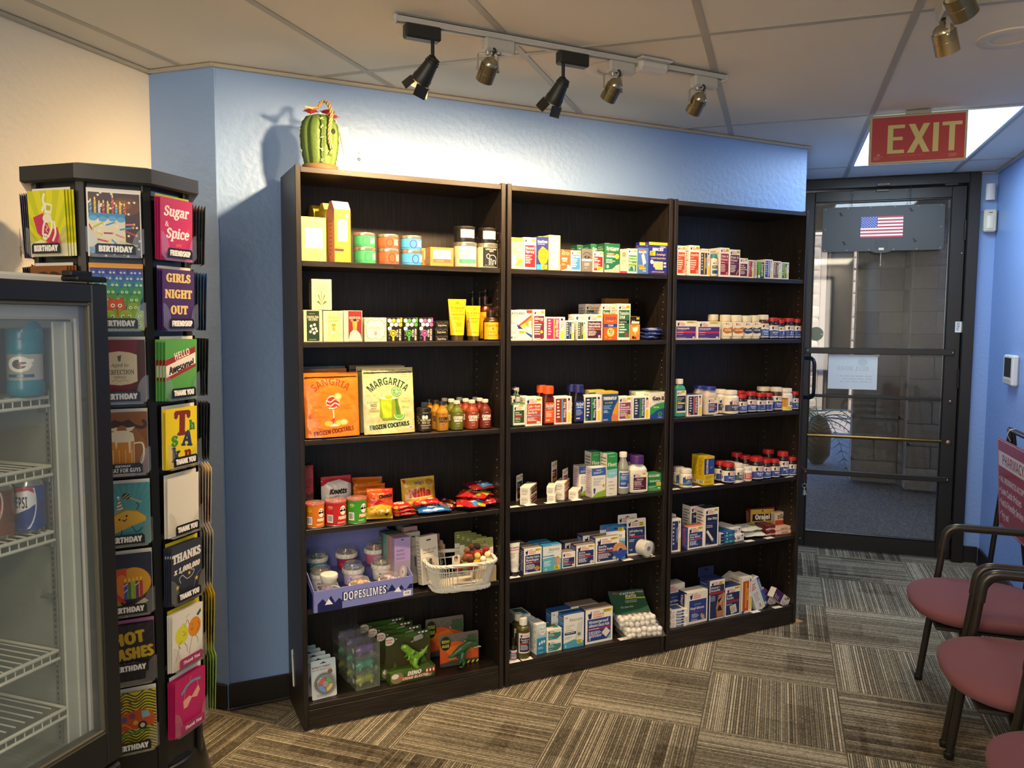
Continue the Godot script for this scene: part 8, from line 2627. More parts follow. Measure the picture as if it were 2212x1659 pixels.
func shelf_cold()->void:
	bt("sanitizer_bottle","green tinted hand sanitizer pump bottle, front left of the third shelf","bottle","hand sanitizer bottles",.8735,1.065,-.035,.0602,.1568,-2,"4a6a4c","!b9b8ac","b eeeae0;y 46 2 44 9;k 8 8 58;r 8 28 84 62 2f4a26;t S< 16 38 7 60 eeeadc Hand;t S< 16 48 7 72 eeeadc Sanitizer;r 16 54 60 6 a8302c;L 16 64 50 14 3 d8d8c8;L 16 82 60 6 1 d8d8c8",{"pw":3.2,"flat":.55,"caph":.36,"sh":.6,"l0":.05,"l1":.57,"capr":.36,"rough":.1})
	bt("sanitizer_bottle","hand sanitizer pump bottle hidden behind the front one","bottle","hand sanitizer bottles",.8941,1.065,-.1,.059,.1548,-2,"4a6a4c","!a9a89c","",{"pw":3.2,"flat":.55,"caph":.36,"sh":.6,"capr":.36,"rough":.1})
	mx("white carton with an orange-red panel for severe cold",.9403,1.065,-.02,.0766,.1159,.06,0,GN("c04a30","Cold + Head|Congestion|Severe","4f9ad0",22)+"o 78 88 12 4 f0ece2;")
	again(-.03,0,-.065,"orange-red cold carton directly behind the front one")
	bt("syrup_bottle","orange daytime cold syrup bottle, front of two","bottle","cold syrup bottles",1.015,1.065,-.035,.0488,.1596,-4,"5a1c10","d8561e","b d85a24;t Si 50 16 16 84 f4efe6 DayQuil;r 10 28 80 9 6a6a90;L 24 30 54 5 1 e8e0e8;L 12 44 70 30 5 f0d8c0;r 12 84 40 6 f0c8a0",{"pw":3,"flat":.6,"caph":.2,"sh":.66,"l0":.06,"l1":.58,"capr":.86})
	bt("syrup_bottle","orange daytime cold syrup bottle behind the front one","bottle","cold syrup bottles",1.018,1.065,-.1,.0474,.1591,-4,"5a1c10","d8561e","b d85a24;t Si 50 16 16 84 f4efe6 DayQuil;r 10 28 80 9 6a6a90;L 24 30 54 5 1 e8e0e8;L 12 44 70 30 5 f0d8c0;r 12 84 40 6 f0c8a0",{"pw":3,"flat":.6,"caph":.2,"sh":.66,"l0":.06,"l1":.58,"capr":.86})
	mx("white carton with a brick red panel reading Day Time sideways",1.077,1.065,-.02,.0816,.1137,.05,0,GS("8e3626","Day Time","4f9ac8")+"o 14 88 8 6 c83a3a;")
	bt("syrup_bottle","navy night-time cold syrup bottle, front of two","bottle","cold syrup bottles",1.158,1.065,-.035,.0494,.1608,-4,"160f1c","23246e","b 1e3486;t Si 50 16 16 84 f4efe6 NyQuil;r 10 28 80 9 4f9ad8;L 24 30 54 5 1 e8e0e8;L 12 44 70 30 5 c0c8e8;r 12 84 40 6 f0c8a0",{"pw":3,"flat":.6,"caph":.2,"sh":.66,"l0":.06,"l1":.58,"capr":.86})
	bt("syrup_bottle","navy night-time cold syrup bottle behind the front one","bottle","cold syrup bottles",1.165,1.065,-.1,.0484,.1585,-4,"160f1c","23246e","b 1e3486;t Si 50 16 16 84 f4efe6 NyQuil;r 10 28 80 9 4f9ad8;L 24 30 54 5 1 e8e0e8;L 12 44 70 30 5 c0c8e8;r 12 84 40 6 f0c8a0",{"pw":3,"flat":.6,"caph":.2,"sh":.66,"l0":.06,"l1":.58,"capr":.86})
	mx("white carton with a navy panel reading Night Time sideways",1.221,1.065,-.02,.0848,.1137,.05,0,GS("232c54","Night Time","2f9a4f")+"o 14 88 8 6 2f8a3a;")
	mx("blue flu powder carton with a yellow top and orange fruit picture",1.305,1.065,-.016,.08,.1273,.055,0,"b 1f4f96;r 0 0 100 7 e0b42a;t SBi 46 22 10 84 f0e4b0 THERAFLU;r 8 33 66 8 16140f;t Si 40 37 5 56 e8d8a0 COLD_RELIEF;L 8 46 50 14 3 8ac0e8;p e89a2a 100 30 80 50 66 70 60 100 100 100;o 78 88 20 12 d87a4a;L 8 62 36 10 3 c0d4f0;t S< 6 94 4 30 f0ece6 POWDER","b8b0a0","e0b42a")
	again(-.03,.003,-.06,"blue and yellow flu powder carton directly behind the front one")
	mx("small white and mauve stomach remedy carton",1.384,1.065,-.02,.0672,.1023,.05,0,GN("84466e","Pink|Bismuth","e0a8b4",24)+"y 54 76 36 14;")
	mx("white carton with a slate navy panel and sideways lettering, right half of the shelf",1.468,1.065,-.02,.0909,.1,.05,0,GS("273a66","Anti-Diarrheal","3f8a5a"))
	mx("white, green and blue gas relief carton, front right of the third shelf",1.551,1.065,-.012,.0805,.118,.055,-3,"b ebe7dd;t SB 52 24 14 76 1a1c2e Gas-X;L 20 34 60 4 1 8a867c;p 2f9a4a 0 62 40 46 100 40 100 60 50 66 0 88;p 8a9494 0 56 40 42 100 36 100 40 40 46 0 62;p 24489a 0 88 50 66 100 60 100 100 0 100;t S 40 57 6 40 e8f0d8 EXTRA;o 64 82 14 8 4f9a5a;o 64 82 9 5 2a6a3a;L 50 94 44 4 1 c8d4e8;o 92 10 5 3 c8402c","e2dccf","7a9a5a")
	again(-.035,0,-.06,"gas relief carton directly behind the front one")
func shelf_digestive()->void:
	bx("ointment_carton","brown and orange ointment carton, lower of two, end towards the front","carton","ointment cartons",.9582,.7415,-.052,.115,.036,.042,48,"b ebe7dd;r 18 8 80 84 3f3532;r 18 50 80 20 c86a3a;L 24 18 60 22 2 e8e0d0;y 74 6 24 16;k 2 10 14","ece8de","e6e2d8")
	bx("ointment_carton","brown and orange ointment carton, upper of two, end towards the front","carton","ointment cartons",.9582,.7783,-.052,.115,.036,.042,48,"b ebe7dd;r 18 8 80 84 3f3532;r 18 50 80 20 c86a3a;L 24 18 60 22 2 e8e0d0;y 74 6 24 16;k 2 10 14","ece8de","e6e2d8")
	bx("ointment_carton","open lid of the brown and orange ointment carton standing upright behind the pair","carton","ointment cartons",.9262,.7415,-.115,.058,.108,.003,38,"b ebe7dd;k 10 6 50;r 8 26 84 66 3f3532;r 8 60 84 14 c86a3a;y 60 4 34 10;L 14 34 60 20 3 e0d8c8","c9c4b8","e6e2d8")
	bx("ointment_carton","small white carton with a barcode end, lower of two","carton","ointment cartons",1.063,.7415,-.045,.095,.032,.034,55,"b ebe7dd;L 4 8 60 80 8 6a6660;q 70 20 26 60","ece8de","e6e2d8")
	bx("ointment_carton","small white carton with a barcode end, upper of two","carton","ointment cartons",1.063,.7743,-.05,.095,.032,.034,55,"b ebe7dd;L 4 8 60 80 8 6a6660;q 70 20 26 60","ece8de","e6e2d8")
	bx("ointment_carton","red and yellow hydrocortisone carton at the bottom left of the red group","carton","ointment cartons",1.131,.7415,-.075,.11,.036,.04,48,"b ebe7dd;r 18 8 80 84 8e2c26;r 18 44 80 14 d8a83a;L 24 16 60 20 2 f0e0d0;L 24 64 60 20 2 f0e0d0;k 2 10 14","ece8de","e6e2d8")
	bx("ointment_carton","red and yellow carton on top of the left one in the red group","carton","ointment cartons",1.131,.7783,-.075,.11,.036,.04,48,"b ebe7dd;r 18 8 80 84 8e2c26;r 18 44 80 14 d8a83a;L 24 16 60 20 2 f0e0d0;L 24 64 60 20 2 f0e0d0;k 2 10 14","ece8de","e6e2d8")
	bx("ointment_carton","red and yellow carton at the front right of the red group","carton","ointment cartons",1.189,.7415,-.06,.11,.036,.04,48,"b ebe7dd;r 18 8 80 84 8e2c26;r 18 44 80 14 d8a83a;L 24 16 60 20 2 f0e0d0;L 24 64 60 20 2 f0e0d0;k 2 10 14","ece8de","e6e2d8")
	bx("ointment_carton","taller red printed lid standing at the back of the red group","carton","ointment cartons",1.098,.7415,-.125,.056,.15,.003,38,"b ebe7dd;k 10 6 50;r 8 24 84 68 8e2c26;r 8 48 84 10 d8a83a;r 8 72 84 8 d8a83a;L 14 30 60 14 2 f0e0d0;y 62 3 32 9","c9c4b8","e6e2d8")
	bx("ointment_carton","shorter red printed lid standing behind the front carton","carton","ointment cartons",1.141,.7415,-.105,.056,.118,.003,38,"b ebe7dd;k 10 6 50;r 8 24 84 68 8e2c26;r 8 48 84 10 d8a83a;r 8 72 84 8 d8a83a;L 14 30 60 14 2 f0e0d0;y 62 3 32 9","c9c4b8","e6e2d8")
	mx("white and blue arnica gel carton with a yellow flower, front of two",1.255,.7415,-.02,.0694,.1275,.05,0,"b e6e4da;r 0 0 100 26 3a5fae;t S 50 8 4 40 f0ece6 PAIN_RELIEF;L 12 14 76 8 2 d0dcf0;t f 50 37 7 76 3a4a8a Arnicare;L 12 44 60 18 4 8a98b0;o 20 74 8 6 2a3f86;p 2a3f86 14 78 26 78 24 88 16 88;s 86 62 14 e0a02a;o 86 62 4 3 b0601a;p 8ab03a 0 100 40 84 100 76 100 100","c9bfc4/8a7a9a","dcd6dc")
	again(-.03,0,-.055,"arnica gel carton directly behind the front one")
	mx("tall green, aqua and white Fleet carton, front of two",1.321,.7415,-.018,.053,.1846,.055,0,"b e6e4dc;r 0 0 100 38 2f9350;t S 50 26 9 88 f0f0e8 Fleet;L 20 6 60 3 1 a8d8b0;p 8ac8d8 0 38 100 36 100 54 50 58 0 56;t s 50 46 4 60 e8f0f0 saline_enema;L 16 66 66 4 1 9a968c;L 16 74 66 4 1 9a968c;L 24 82 50 4 1 9a968c;L 24 94 50 3 1 9a968c","dcdad2/6f6c66","4a9a7a")
	again(-.042,0,-.06,"tall green and white carton directly behind the front one")
	bt("laxative_bottle","clear magnesium laxative bottle with a white cap","bottle","",1.388,.7415,-.035,.0515,.184,-8,"8e918c","e6e3da","b eceae2;r 4 8 92 84 2f6aa8;t S 50 18 8 70 f0ece6 OneLAX;L 14 30 60 20 3 c8d8f0;r 4 60 92 32 24489a;o 80 82 12 10 e0a05a;L 14 66 50 14 3 e0e8f0",{"caph":.12,"capr":.62,"sh":.66,"l0":.16,"l1":.56,"span":1.1,"rough":.08})
	bt("laxative_bottle","white laxative powder bottle with a purple cap, front of two","bottle","purple capped laxative bottles",1.465,.7415,-.04,.0858,.1634,-8,"e6e2d6","4f2a78","b eae6dc;y 66 2 26 10;k 8 5 44;r 8 26 84 66 4a1f38;t S 50 35 8 66 f0ece2 ClearLax;L 14 44 66 26 5 d8c8d0;r 14 72 60 3 c8a0b0;L 14 82 66 6 1 e0d4d8",{"pw":3.2,"flat":.7,"caph":.22,"capr":.68,"sh":.66,"l0":.06,"l1":.56})
	bt("laxative_bottle","white laxative bottle with a purple cap behind the front one","bottle","purple capped laxative bottles",1.494,.7415,-.12,.0824,.1571,-8,"dcd8cc","4f2a78","",{"pw":3.2,"flat":.7,"caph":.22,"capr":.68,"sh":.66})
	mx("small green laxative tablet carton at the right end of the shelf",1.548,.7415,-.025,.0878,.0772,.05,-4,"b 2f8a4f;r 16 4 66 14 c8d4c0;L 22 7 54 8 1 5a7a5a;t S 54 42 12 74 f0ece2 Dulcolax;p 1f6a3a 10 52 60 52 56 66 14 66;L 16 72 50 14 2 d0e0c8;p 4fa85a 0 88 50 80 100 84 100 100 0 100;r 64 50 26 22 d8c86a;o 76 62 8 6 e0b02a;o 80 84 8 4 e8e4d0","27763f","2f8a4f")
func shelf_bandages()->void:
	tb("squeeze_tube","white skin ointment tube standing on a navy cap, far left of the fifth shelf","tube","",.8619,.451,-.03,.0458,.1369,0,"241f3a","b e6e3da;t S 44 16 6 96 24242e Aquaphor;r 0 23 100 2.5 b02c30;o 78 40 16 7 d8b0b0;o 78 40 13 5.6 e6e3da;t s 78 40 6 8 b04a4a 1;L 8 34 50 20 5 9a968c;L 8 62 60 26 6 a8a49a")
	mx("white and navy fabric bandage carton, front of three",.9418,.451,-.022,.0829,.1082,.04,0,GN("25386c","Flexible Fabric|Bandages","b8303a",26)+"p b08a3a 56 82 74 70 94 80 76 94;t S< 10 90 5 16 f0ece6 30;","25386c/c8ccd8","8a7f78")
	again(-.02,0,-.045,"fabric bandage carton second of three")
	again(-.036,0,-.09,"fabric bandage carton at the back of three")
	mx("white and aqua waterproof bandage carton, front of two",1.032,.451,-.02,.0877,.1104,.045,0,"g e9e8e2 e4e6e2;r 0 0 100 3 2f86b8;t f 60 17 10 58 1b1d3a Nexcare;L 26 26 40 4 1 5a9ac0;r 0 38 60 6 4f9ac8;L 4 39 50 3 1 f0f0ea;p 5fb0c4 0 50 60 46 100 56 100 100 0 100;p c8906a 62 56 80 44 90 52 72 78;p d8a47c 76 60 92 50 96 70 80 84;L 6 60 40 22 5 e8f0f0;y 62 80 30 16;t S< 10 92 6 12 f0f4f4 20","2f86b8/8ac0e0","2f86b8")
	again(-.022,0,-.05,"aqua waterproof bandage carton directly behind the front one")
	mx("smallest white and navy gauze carton, front of three",1.115,.451,-.026,.0642,.0685,.035,0,GN("25386c","Rolled|Gauze","b8303a",36,false)+"o 84 84 8 7 f0ece6;","25386c/c8ccd8","8a7f78")
	again(-.01,0,-.04,"small gauze carton second of three")
	again(-.024,0,-.08,"small gauze carton at the back of three")
	mx("medium white and navy gauze pad carton, front of two",1.197,.451,-.024,.0922,.0893,.05,0,GN("25386c","Sterile|Gauze Pads","b8303a",27)+"p e0dcd0 72 84 84 76 94 84 86 92 76 92;","25386c/c8ccd8","8a7f78")
	again(-.024,0,-.055,"medium gauze pad carton directly behind the front one")
	mx("large white and navy gauze pad carton, front of two",1.305,.451,-.022,.1207,.1119,.05,0,GN("25386c","Sterile|Gauze Pads","b8303a",27)+"p e0dcd0 72 84 84 76 94 84 86 92 76 92;;t S< 12 88 5 12 f0ece6 10","25386c/c8ccd8","8a7f78")
	again(-.03,0,-.055,"large gauze pad carton directly behind the front one")
	bt("tincture_bottle","tiny black capped tincture bottle, front left of the bottom shelf","bottle","",.8576,.097,-.03,.0313,.0923,-8,"1d1412","161514","b e9e5dc;k 10 4 60;r 8 26 84 66 3a3f6a;L 16 34 66 50 8 d8dce8;r 8 52 84 6 b03a3a",{"caph":.28,"capr":.5,"sh":.6,"l0":.03,"l1":.5})
	bt("antiseptic_bottle","brown antiseptic bottle with a white flip cap, front of two","bottle","antiseptic bottles",.908,.097,-.04,.0568,.1675,-8,"4a4420","e4e1d8","b e6e2d6;k 14 4 60;r 8 24 84 70 23284a;t S 50 34 7 66 f0ece2 Povidone;t S 50 44 7 52 f0ece2 Iodine;r 8 50 84 6 b03038;L 14 60 66 26 5 c8ccd8",{"caph":.17,"capr":.56,"sh":.78,"l0":.16,"l1":.66,"span":1})
	bt("antiseptic_bottle","brown antiseptic bottle with a white flip cap behind the other","bottle","antiseptic bottles",.9171,.097,-.1,.0577,.1635,-8,"4a4420","e4e1d8","b e6e2d6;k 14 4 60;r 8 24 84 70 23284a;t S 50 34 7 66 f0ece2 Povidone;t S 50 44 7 52 f0ece2 Iodine;r 8 50 84 6 b03038;L 14 60 66 26 5 c8ccd8",{"caph":.17,"capr":.56,"sh":.78,"l0":.16,"l1":.66,"span":1})
	mx("white and teal antiseptic soap carton with three round icons, front of two",.9896,.097,-.03,.0471,.1295,.065,6,"g e4ebea 2f8fb4;r 0 0 100 6 d8e4e4;o 60 22 34 15 f0f0ec;t S 60 17 5 60 2a8aa0 HIBICLENS;L 34 24 52 8 2 c86a5a;r 0 46 100 54 2a86b0;o 30 64 9 5 eef2f0;o 55 61 10 6 eef2f0;o 80 60 9 5 eef2f0;o 55 61 3 2 c83a3a;L 14 76 70 8 2 bcdcec;L 20 94 60 3 1 e0ecf0","e4e6e2/8a9a9a","dfe6e4")
	again(-.012,0,-.075,"white and teal antiseptic soap carton behind the front one")
	mx("teal and white alcohol pad carton, lower of the front pair",1.052,.097,-.03,.0718,.0471,.085,0,"b e9e6dd;k 8 6 46;p 1f8a84 8 30 94 30 94 66 70 92 8 92;t S< 12 40 9 60 f0ece6 Alcohol;t S< 12 54 9 70 f0ece6 Prep_Pads;p a83a3a 12 72 94 58 94 64 40 72;L 12 78 34 8 1 c8e0dc","e4e2da/8aa8a4","b e6e3da;p 1f8a84 20 10 90 20 90 90 30 80;p a83a3a 30 40 90 46 90 52 30 46;r 30 60 30 20 e0cc2a")
	again(0,.0487,-.001,"teal and white alcohol pad carton, upper of the front pair")
	again(-.005,0,-.0895,"teal alcohol pad carton behind the lower front one")
	again(-.098,.0934,-.1,"teal alcohol pad carton lying highest, above the antiseptic soap")
	mx("tall white and blue transparent dressing carton, front of two",1.147,.097,-.03,.1002,.1479,.05,0,"g e8e8e2 e6e8e4;t S 12 9 5 14 c02c2c 3M;t f 60 17 8 66 1b1d3a Nexcare;t s< 8 34 5 44 9aa09a TEGADERM;t s< 8 41 5 24 9aa09a +PAD;L 8 46 40 4 1 8a908a;r 4 52 56 8 24305e;L 8 54 46 4 1 e0e4f0;p cfd2cc 70 28 96 22 90 70 54 78;o 76 62 8 5 7a7c7a;L 6 66 40 8 2 9aa09a;p 4fa0c0 0 84 50 76 100 84 100 100 0 100;y 66 78 28 12;t S< 6 93 7 10 eef2f2 5","2c5a9c/8ab0d8","2c5a9c")
	again(-.03,0,-.056,"tall white and blue dressing carton directly behind the front one")
	mx("largest white and royal blue adhesive gauze carton, front of two",1.274,.097,-.03,.139,.1511,.06,0,GN("26408e","Waterproof|Adhesive Gauze Pads","b02c38",28)+"p e4dec8 60 72 76 58 92 72 76 88;p 8ab0d8 94 76 94 93 78 93;t S< 12 86 8 10 f0ece6 3;","26408e/8a9ac8","8a7f78")
	again(-.036,0,-.064,"royal blue adhesive gauze carton directly behind the front one")
func shelf_pain()->void:
	mx("orange panelled ibuprofen carton, far left of the right bookcase",1.668,1.694,-.02,.0447,.1291,.045,0,GN("cc4a1c","Ibuprofen","e0503a",22)+"o 78 86 12 7 d89a8a;")
	mx("taller orange panelled children's ibuprofen carton, second from left",1.74,1.694,-.02,.0559,.1339,.06,0,GN("cc4a1c","Ibuprofen","e0503a",22)+"o 78 86 12 7 d89a8a;")
	mx("navy carton with a yellow stripe and sideways lettering",1.8,1.694,-.02,.0572,.1111,.05,0,GS("3a3f5e","Naproxen","e0c43a"))
	bt("pill_bottle","small white bottle with a teal cap in front of a carton","bottle","",1.857,1.694,-.03,.0354,.1005,-8,"ddd5bc","3f94a0","b e6dfc8;k 20 4 56;r 10 30 80 24 3a4a6a;r 10 58 80 6 d8c84a;p 24507a 10 68 90 66 90 96 10 96;L 20 36 60 12 2 e8e8e0",{"caph":.17,"capr":.84,"sh":.74,"l0":.1,"l1":.66,"span":1.1})
	mx("tall crimson pain and fever carton, left of its twin",1.912,1.694,-.02,.0538,.1315,.075,0,GN("8c2038","Pain &|Fever","c83a6a",20)+"o 78 88 12 6 c87a8a;")
	again(-.04,0,-.08,"crimson pain and fever carton directly behind the tall one")
	mx("plum pain and fever carton with a purple strip",1.97,1.694,-.018,.0614,.1255,.045,0,GN("5e1c34","Pain &|Fever","6a2a78",19)+"l e0d0a8 5 66 90 86 74;")
	mx("small maroon pain relief carton with a tan strip",2.022,1.694,-.016,.0488,.0887,.04,0,GN("5a1a20","Pain|Relief","c8b090",28))
	mx("small red carton with sideways lettering",2.07,1.694,-.02,.035,.0826,.045,0,GS("9a2a2c","Aspirin","c8564a"))
	mx("green and black headache tablet carton with sideways lettering",2.119,1.694,-.02,.0594,.0748,.05,0,"b 20341f;r 0 0 28 100 d8cfa0;L 4 8 20 80 7 5a5a3a;p 6aa83a 34 0 70 0 62 100 40 100;t Svi 84 46 24 80 eef0e0 Excedrin;o 50 88 14 8 e4e8d8","1c2e1b","20341f")
	mx("white carton with a royal blue panel and sideways lettering",2.178,1.694,-.02,.0488,.0894,.07,0,GS("2c3f92","Acetaminophen","c8ccd8"))
	again(-.035,0,-.075,"royal blue panelled carton directly behind its twin")
	mx("white carton with a brown panel, second from the right",2.23,1.694,-.02,.0514,.0834,.05,0,GS("8a5a3c","Sleep Aid","5a7a5a"))
	mx("white carton with a green panel and yellow stripe, right end of the row",2.282,1.694,-.02,.0471,.0799,.05,0,GS("2f7a4a","Motion","d8d03a"))
func shelf_vitamins()->void:
	mx("wide white and purple acid reducer carton, left of two",1.702,1.411,-.018,.1168,.0839,.06,0,"b ebe7da;k 8 6 34;y 50 3 46 9;r 2 30 94 64 46357c;t S< 6 40 10 68 f0ece2 Omeprazole;L 6 48 60 3 1 c8c0d8;r 2 55 94 11 c8285c;t S< 6 60.5 5 40 f0d8e0 Acid_Reducer;L 6 72 40 4 1 d0c8e0;L 6 88 50 4 1 d0c8e0;p d8705a 84 82 98 90 88 90;o 86 88 6 4 e8e0d8","ebe7da","7a4a58")
	mx("wide white and purple acid reducer carton, right of two",1.828,1.411,-.014,.128,.0811,.06,-1,"b ebe7da;k 8 6 34;y 50 3 46 9;r 2 30 94 64 46357c;t S< 6 40 10 68 f0ece2 Omeprazole;L 6 48 60 3 1 c8c0d8;r 2 55 94 11 c8285c;t S< 6 60.5 5 40 f0d8e0 Acid_Reducer;L 6 72 40 4 1 d0c8e0;L 6 88 50 4 1 d0c8e0;p d8705a 84 82 98 90 88 90;o 86 88 6 4 e8e0d8","ebe7da","7a4a58")
	bt("pill_bottle","white multivitamin bottle with an orange label, left of two","bottle","vitamin bottles on the right bookcase",1.941,1.411,-.04,.0511,.1125,-14,"e0d6ba","e4dcc4","b ece3ca;k 30 5 40;p c8782a 14 38 50 46 100 34 100 76 50 84 14 78;t S< 24 56 14 70 f4efe4 One_Daily;q 2 42 10 34",{"caph":.26,"capr":.92,"sh":.7,"l0":.14,"l1":.7,"pw":2.6,"flat":.95})
	bt("pill_bottle","white multivitamin bottle hidden behind the right acid reducer carton","bottle","vitamin bottles on the right bookcase",1.939,1.411,-.12,.0521,.1144,-14,"e0d6ba","e4dcc4","b ece3ca;k 30 5 40;p c8782a 14 38 50 46 100 34 100 76 50 84 14 78;t S< 24 56 14 70 f4efe4 One_Daily;q 2 42 10 34",{"caph":.26,"capr":.92,"sh":.7,"l0":.14,"l1":.7,"pw":2.6,"flat":.95})
	bt("pill_bottle","white multivitamin bottle with an orange label, right of two","bottle","vitamin bottles on the right bookcase",2.001,1.411,-.04,.0619,.1115,-14,"e0d6ba","e4dcc4","b ece3ca;k 30 5 40;p b86a24 14 38 50 46 100 34 100 76 50 84 14 78;t S< 24 56 14 70 f4efe4 One_Daily;q 2 42 10 34",{"caph":.26,"capr":.92,"sh":.7,"l0":.14,"l1":.7,"pw":2.6,"flat":.95})
	bt("pill_bottle","white multivitamin bottle with a navy label, left of two","bottle","vitamin bottles on the right bookcase",2.062,1.411,-.04,.0536,.1099,-14,"e0d6ba","e4dcc4","b ece3ca;k 30 5 40;p 2f3a62 14 38 50 46 100 34 100 76 50 84 14 78;t S< 24 56 14 70 f4efe4 One_Daily;q 2 42 10 34",{"caph":.26,"capr":.92,"sh":.7,"l0":.14,"l1":.7,"pw":2.6,"flat":.95})
	bt("pill_bottle","white multivitamin bottle with a navy label, right of two","bottle","vitamin bottles on the right bookcase",2.116,1.411,-.04,.0505,.1118,-14,"e0d6ba","e4dcc4","b ece3ca;k 30 5 40;p 2f3a62 14 38 50 46 100 34 100 76 50 84 14 78;t S< 24 56 14 70 f4efe4 One_Daily;q 2 42 10 34",{"caph":.26,"capr":.92,"sh":.7,"l0":.14,"l1":.7,"pw":2.6,"flat":.95})
	vb("amber children's chewable bottle with a white cap",2.171,1.411,-.04,.054,.1145,"Childrens","chewable","4a2418","e4dcc8","2f62b0",{"caph":.2,"capr":.9,"sh":.76})
	vb("red capped vitamin bottle labelled Antioxidant",2.229,1.411,-.04,.0586,.1017,"Antioxidant","")
	vb("shorter red capped vitamin bottle labelled B6",2.282,1.411,-.04,.0418,.0916,"B6","")
	vb("red capped vitamin bottle behind the short B6 bottle",2.33,1.411,-.1,.0456,.1003,"B1","")
	vb("red capped vitamin bottle labelled B-12 Complex",2.331,1.411,-.04,.0561,.1002,"B-12","Complex")
	vb("red capped vitamin bottle labelled C at the right end",2.387,1.411,-.04,.0528,.0968,"C","")
func shelf_antacid()->void:
	bt("antacid_bottle","tall mint green antacid liquid bottle with a white cap, far left","bottle","",1.683,1.065,-.035,.0576,.1704,-2,"3f9a84","e6e1d6","b e9e5da;y 50 2 40 9;k 8 6 44;r 4 24 92 68 1f2848;t S< 10 33 5 74 f0ece2 Antacid_and;t S< 10 41 5 60 f0ece2 Anti-Gas;t S< 10 49 5 44 f0ece2 Liquid;r 10 54 78 7 d8d03a;L 10 66 60 16 4 c8ccd8",{"pw":3.2,"flat":.6,"caph":.13,"capr":.56,"sh":.78,"l0":.12,"l1":.7})
	mx("white carton with a navy panel reading Acid Reducer sideways",1.761,1.065,-.02,.0834,.0974,.07,0,GS("28305e","Acid Reducer","d85a3a")+"o 14 90 8 6 e0803a;","e9e5da/c87a5a","2f3f7a")
	bt("antacid_bottle","clear plastic antacid bottle of pale tablets with a blue cap, front of two","bottle","blue capped antacid bottles",1.86,1.065,-.04,.0692,.1307,-4,"c9beb4","2c3a9e","b e6e0d4;y 60 3 26 13;k 10 8 50;r 10 34 80 58 28407e;t S< 16 44 9 60 f0ece2 Antacid;r 16 52 66 6 d86a4a;L 16 62 56 20 4 c8d0e8;o 84 88 9 6 c8a03a;o 76 90 7 5 d8b04a",{"pw":2.8,"flat":.8,"caph":.12,"capr":.8,"sh":.72,"l0":.06,"l1":.62})
	bt("antacid_bottle","clear plastic antacid bottle with a blue cap behind the front one","bottle","blue capped antacid bottles",1.869,1.065,-.12,.0649,.1303,-4,"c2b8ae","2c3a9e","",{"pw":2.8,"flat":.8,"caph":.12,"capr":.8,"sh":.72})
	vb("large white calcium bottle, front one of two",1.984,1.065,-.04,.0767,.1092,"Calcium","600 + D","e6dfd0","e9e3d6","3f4266",{"caph":.17,"capr":.8,"sh":.74,"l0":.1,"l1":.62})
	vb("large white calcium bottle, left one of two",1.959,1.065,-.08,.062,.1116,"Calcium","500","e6dfd0","e9e3d6","3f3f5e",{"caph":.17,"capr":.8,"sh":.74,"l0":.1,"l1":.62})
	vb("red capped vitamin bottle labelled Co Q-10",2.046,1.065,-.035,.055,.0871,"Co Q-10","")
	vb("red capped bottle directly behind the Co Q-10 bottle",2.097,1.065,-.1,.0546,.0986,"Cod","")
	vb("red capped vitamin bottle labelled Cranberry",2.106,1.065,-.04,.0573,.098,"Cranberry","")
	vb("red capped bottle behind the cranberry bottle",2.177,1.065,-.11,.0516,.0923,"Cran","")
	vb("red capped vitamin bottle labelled D, left of two",2.16,1.065,-.035,.056,.0902,"D","")
	vb("red capped vitamin bottle labelled D, right of two",2.213,1.065,-.035,.0474,.0875,"D","5000")
	vb("amber bottle with a white cap and navy label",2.278,1.065,-.05,.0587,.114,"Ester-C","","4a2a1c","e4dccc","2f4a9c",{"capr":.92,"sh":.76})
	vb("amber bottle with a white cap at the back",2.264,1.065,-.12,.0674,.1116,"Estro","","4a2a1c","e4dccc","2f4a9c",{"capr":.92,"sh":.76})
	bt("pill_bottle","white capsule bottle with an orange and yellow label","bottle","vitamin bottles on the right bookcase",2.329,1.065,-.04,.0667,.1079,-14,"e6e0d2","e9e4d8","b ece6d8;r 0 16 46 84 d89a24;r 20 18 22 8 5a3a1a;c 6a4a1a 2 30 30 36 40 28 50 36 60 28 70 36 80 30 90;t S 74 34 7 36 28407e FISH;r 54 46 40 22 28407e;L 58 52 30 10 2 e0e8f0;p e8c83a 0 84 100 76 100 100 0 100;L 60 88 34 6 1 6a5a2a",{"caph":.17,"capr":.86,"sh":.74,"l0":.08,"l1":.68})
	vb("red capped vitamin bottle labelled Folic Acid at the right end of the third shelf",2.383,1.065,-.035,.0477,.0914,"Folic","Acid")
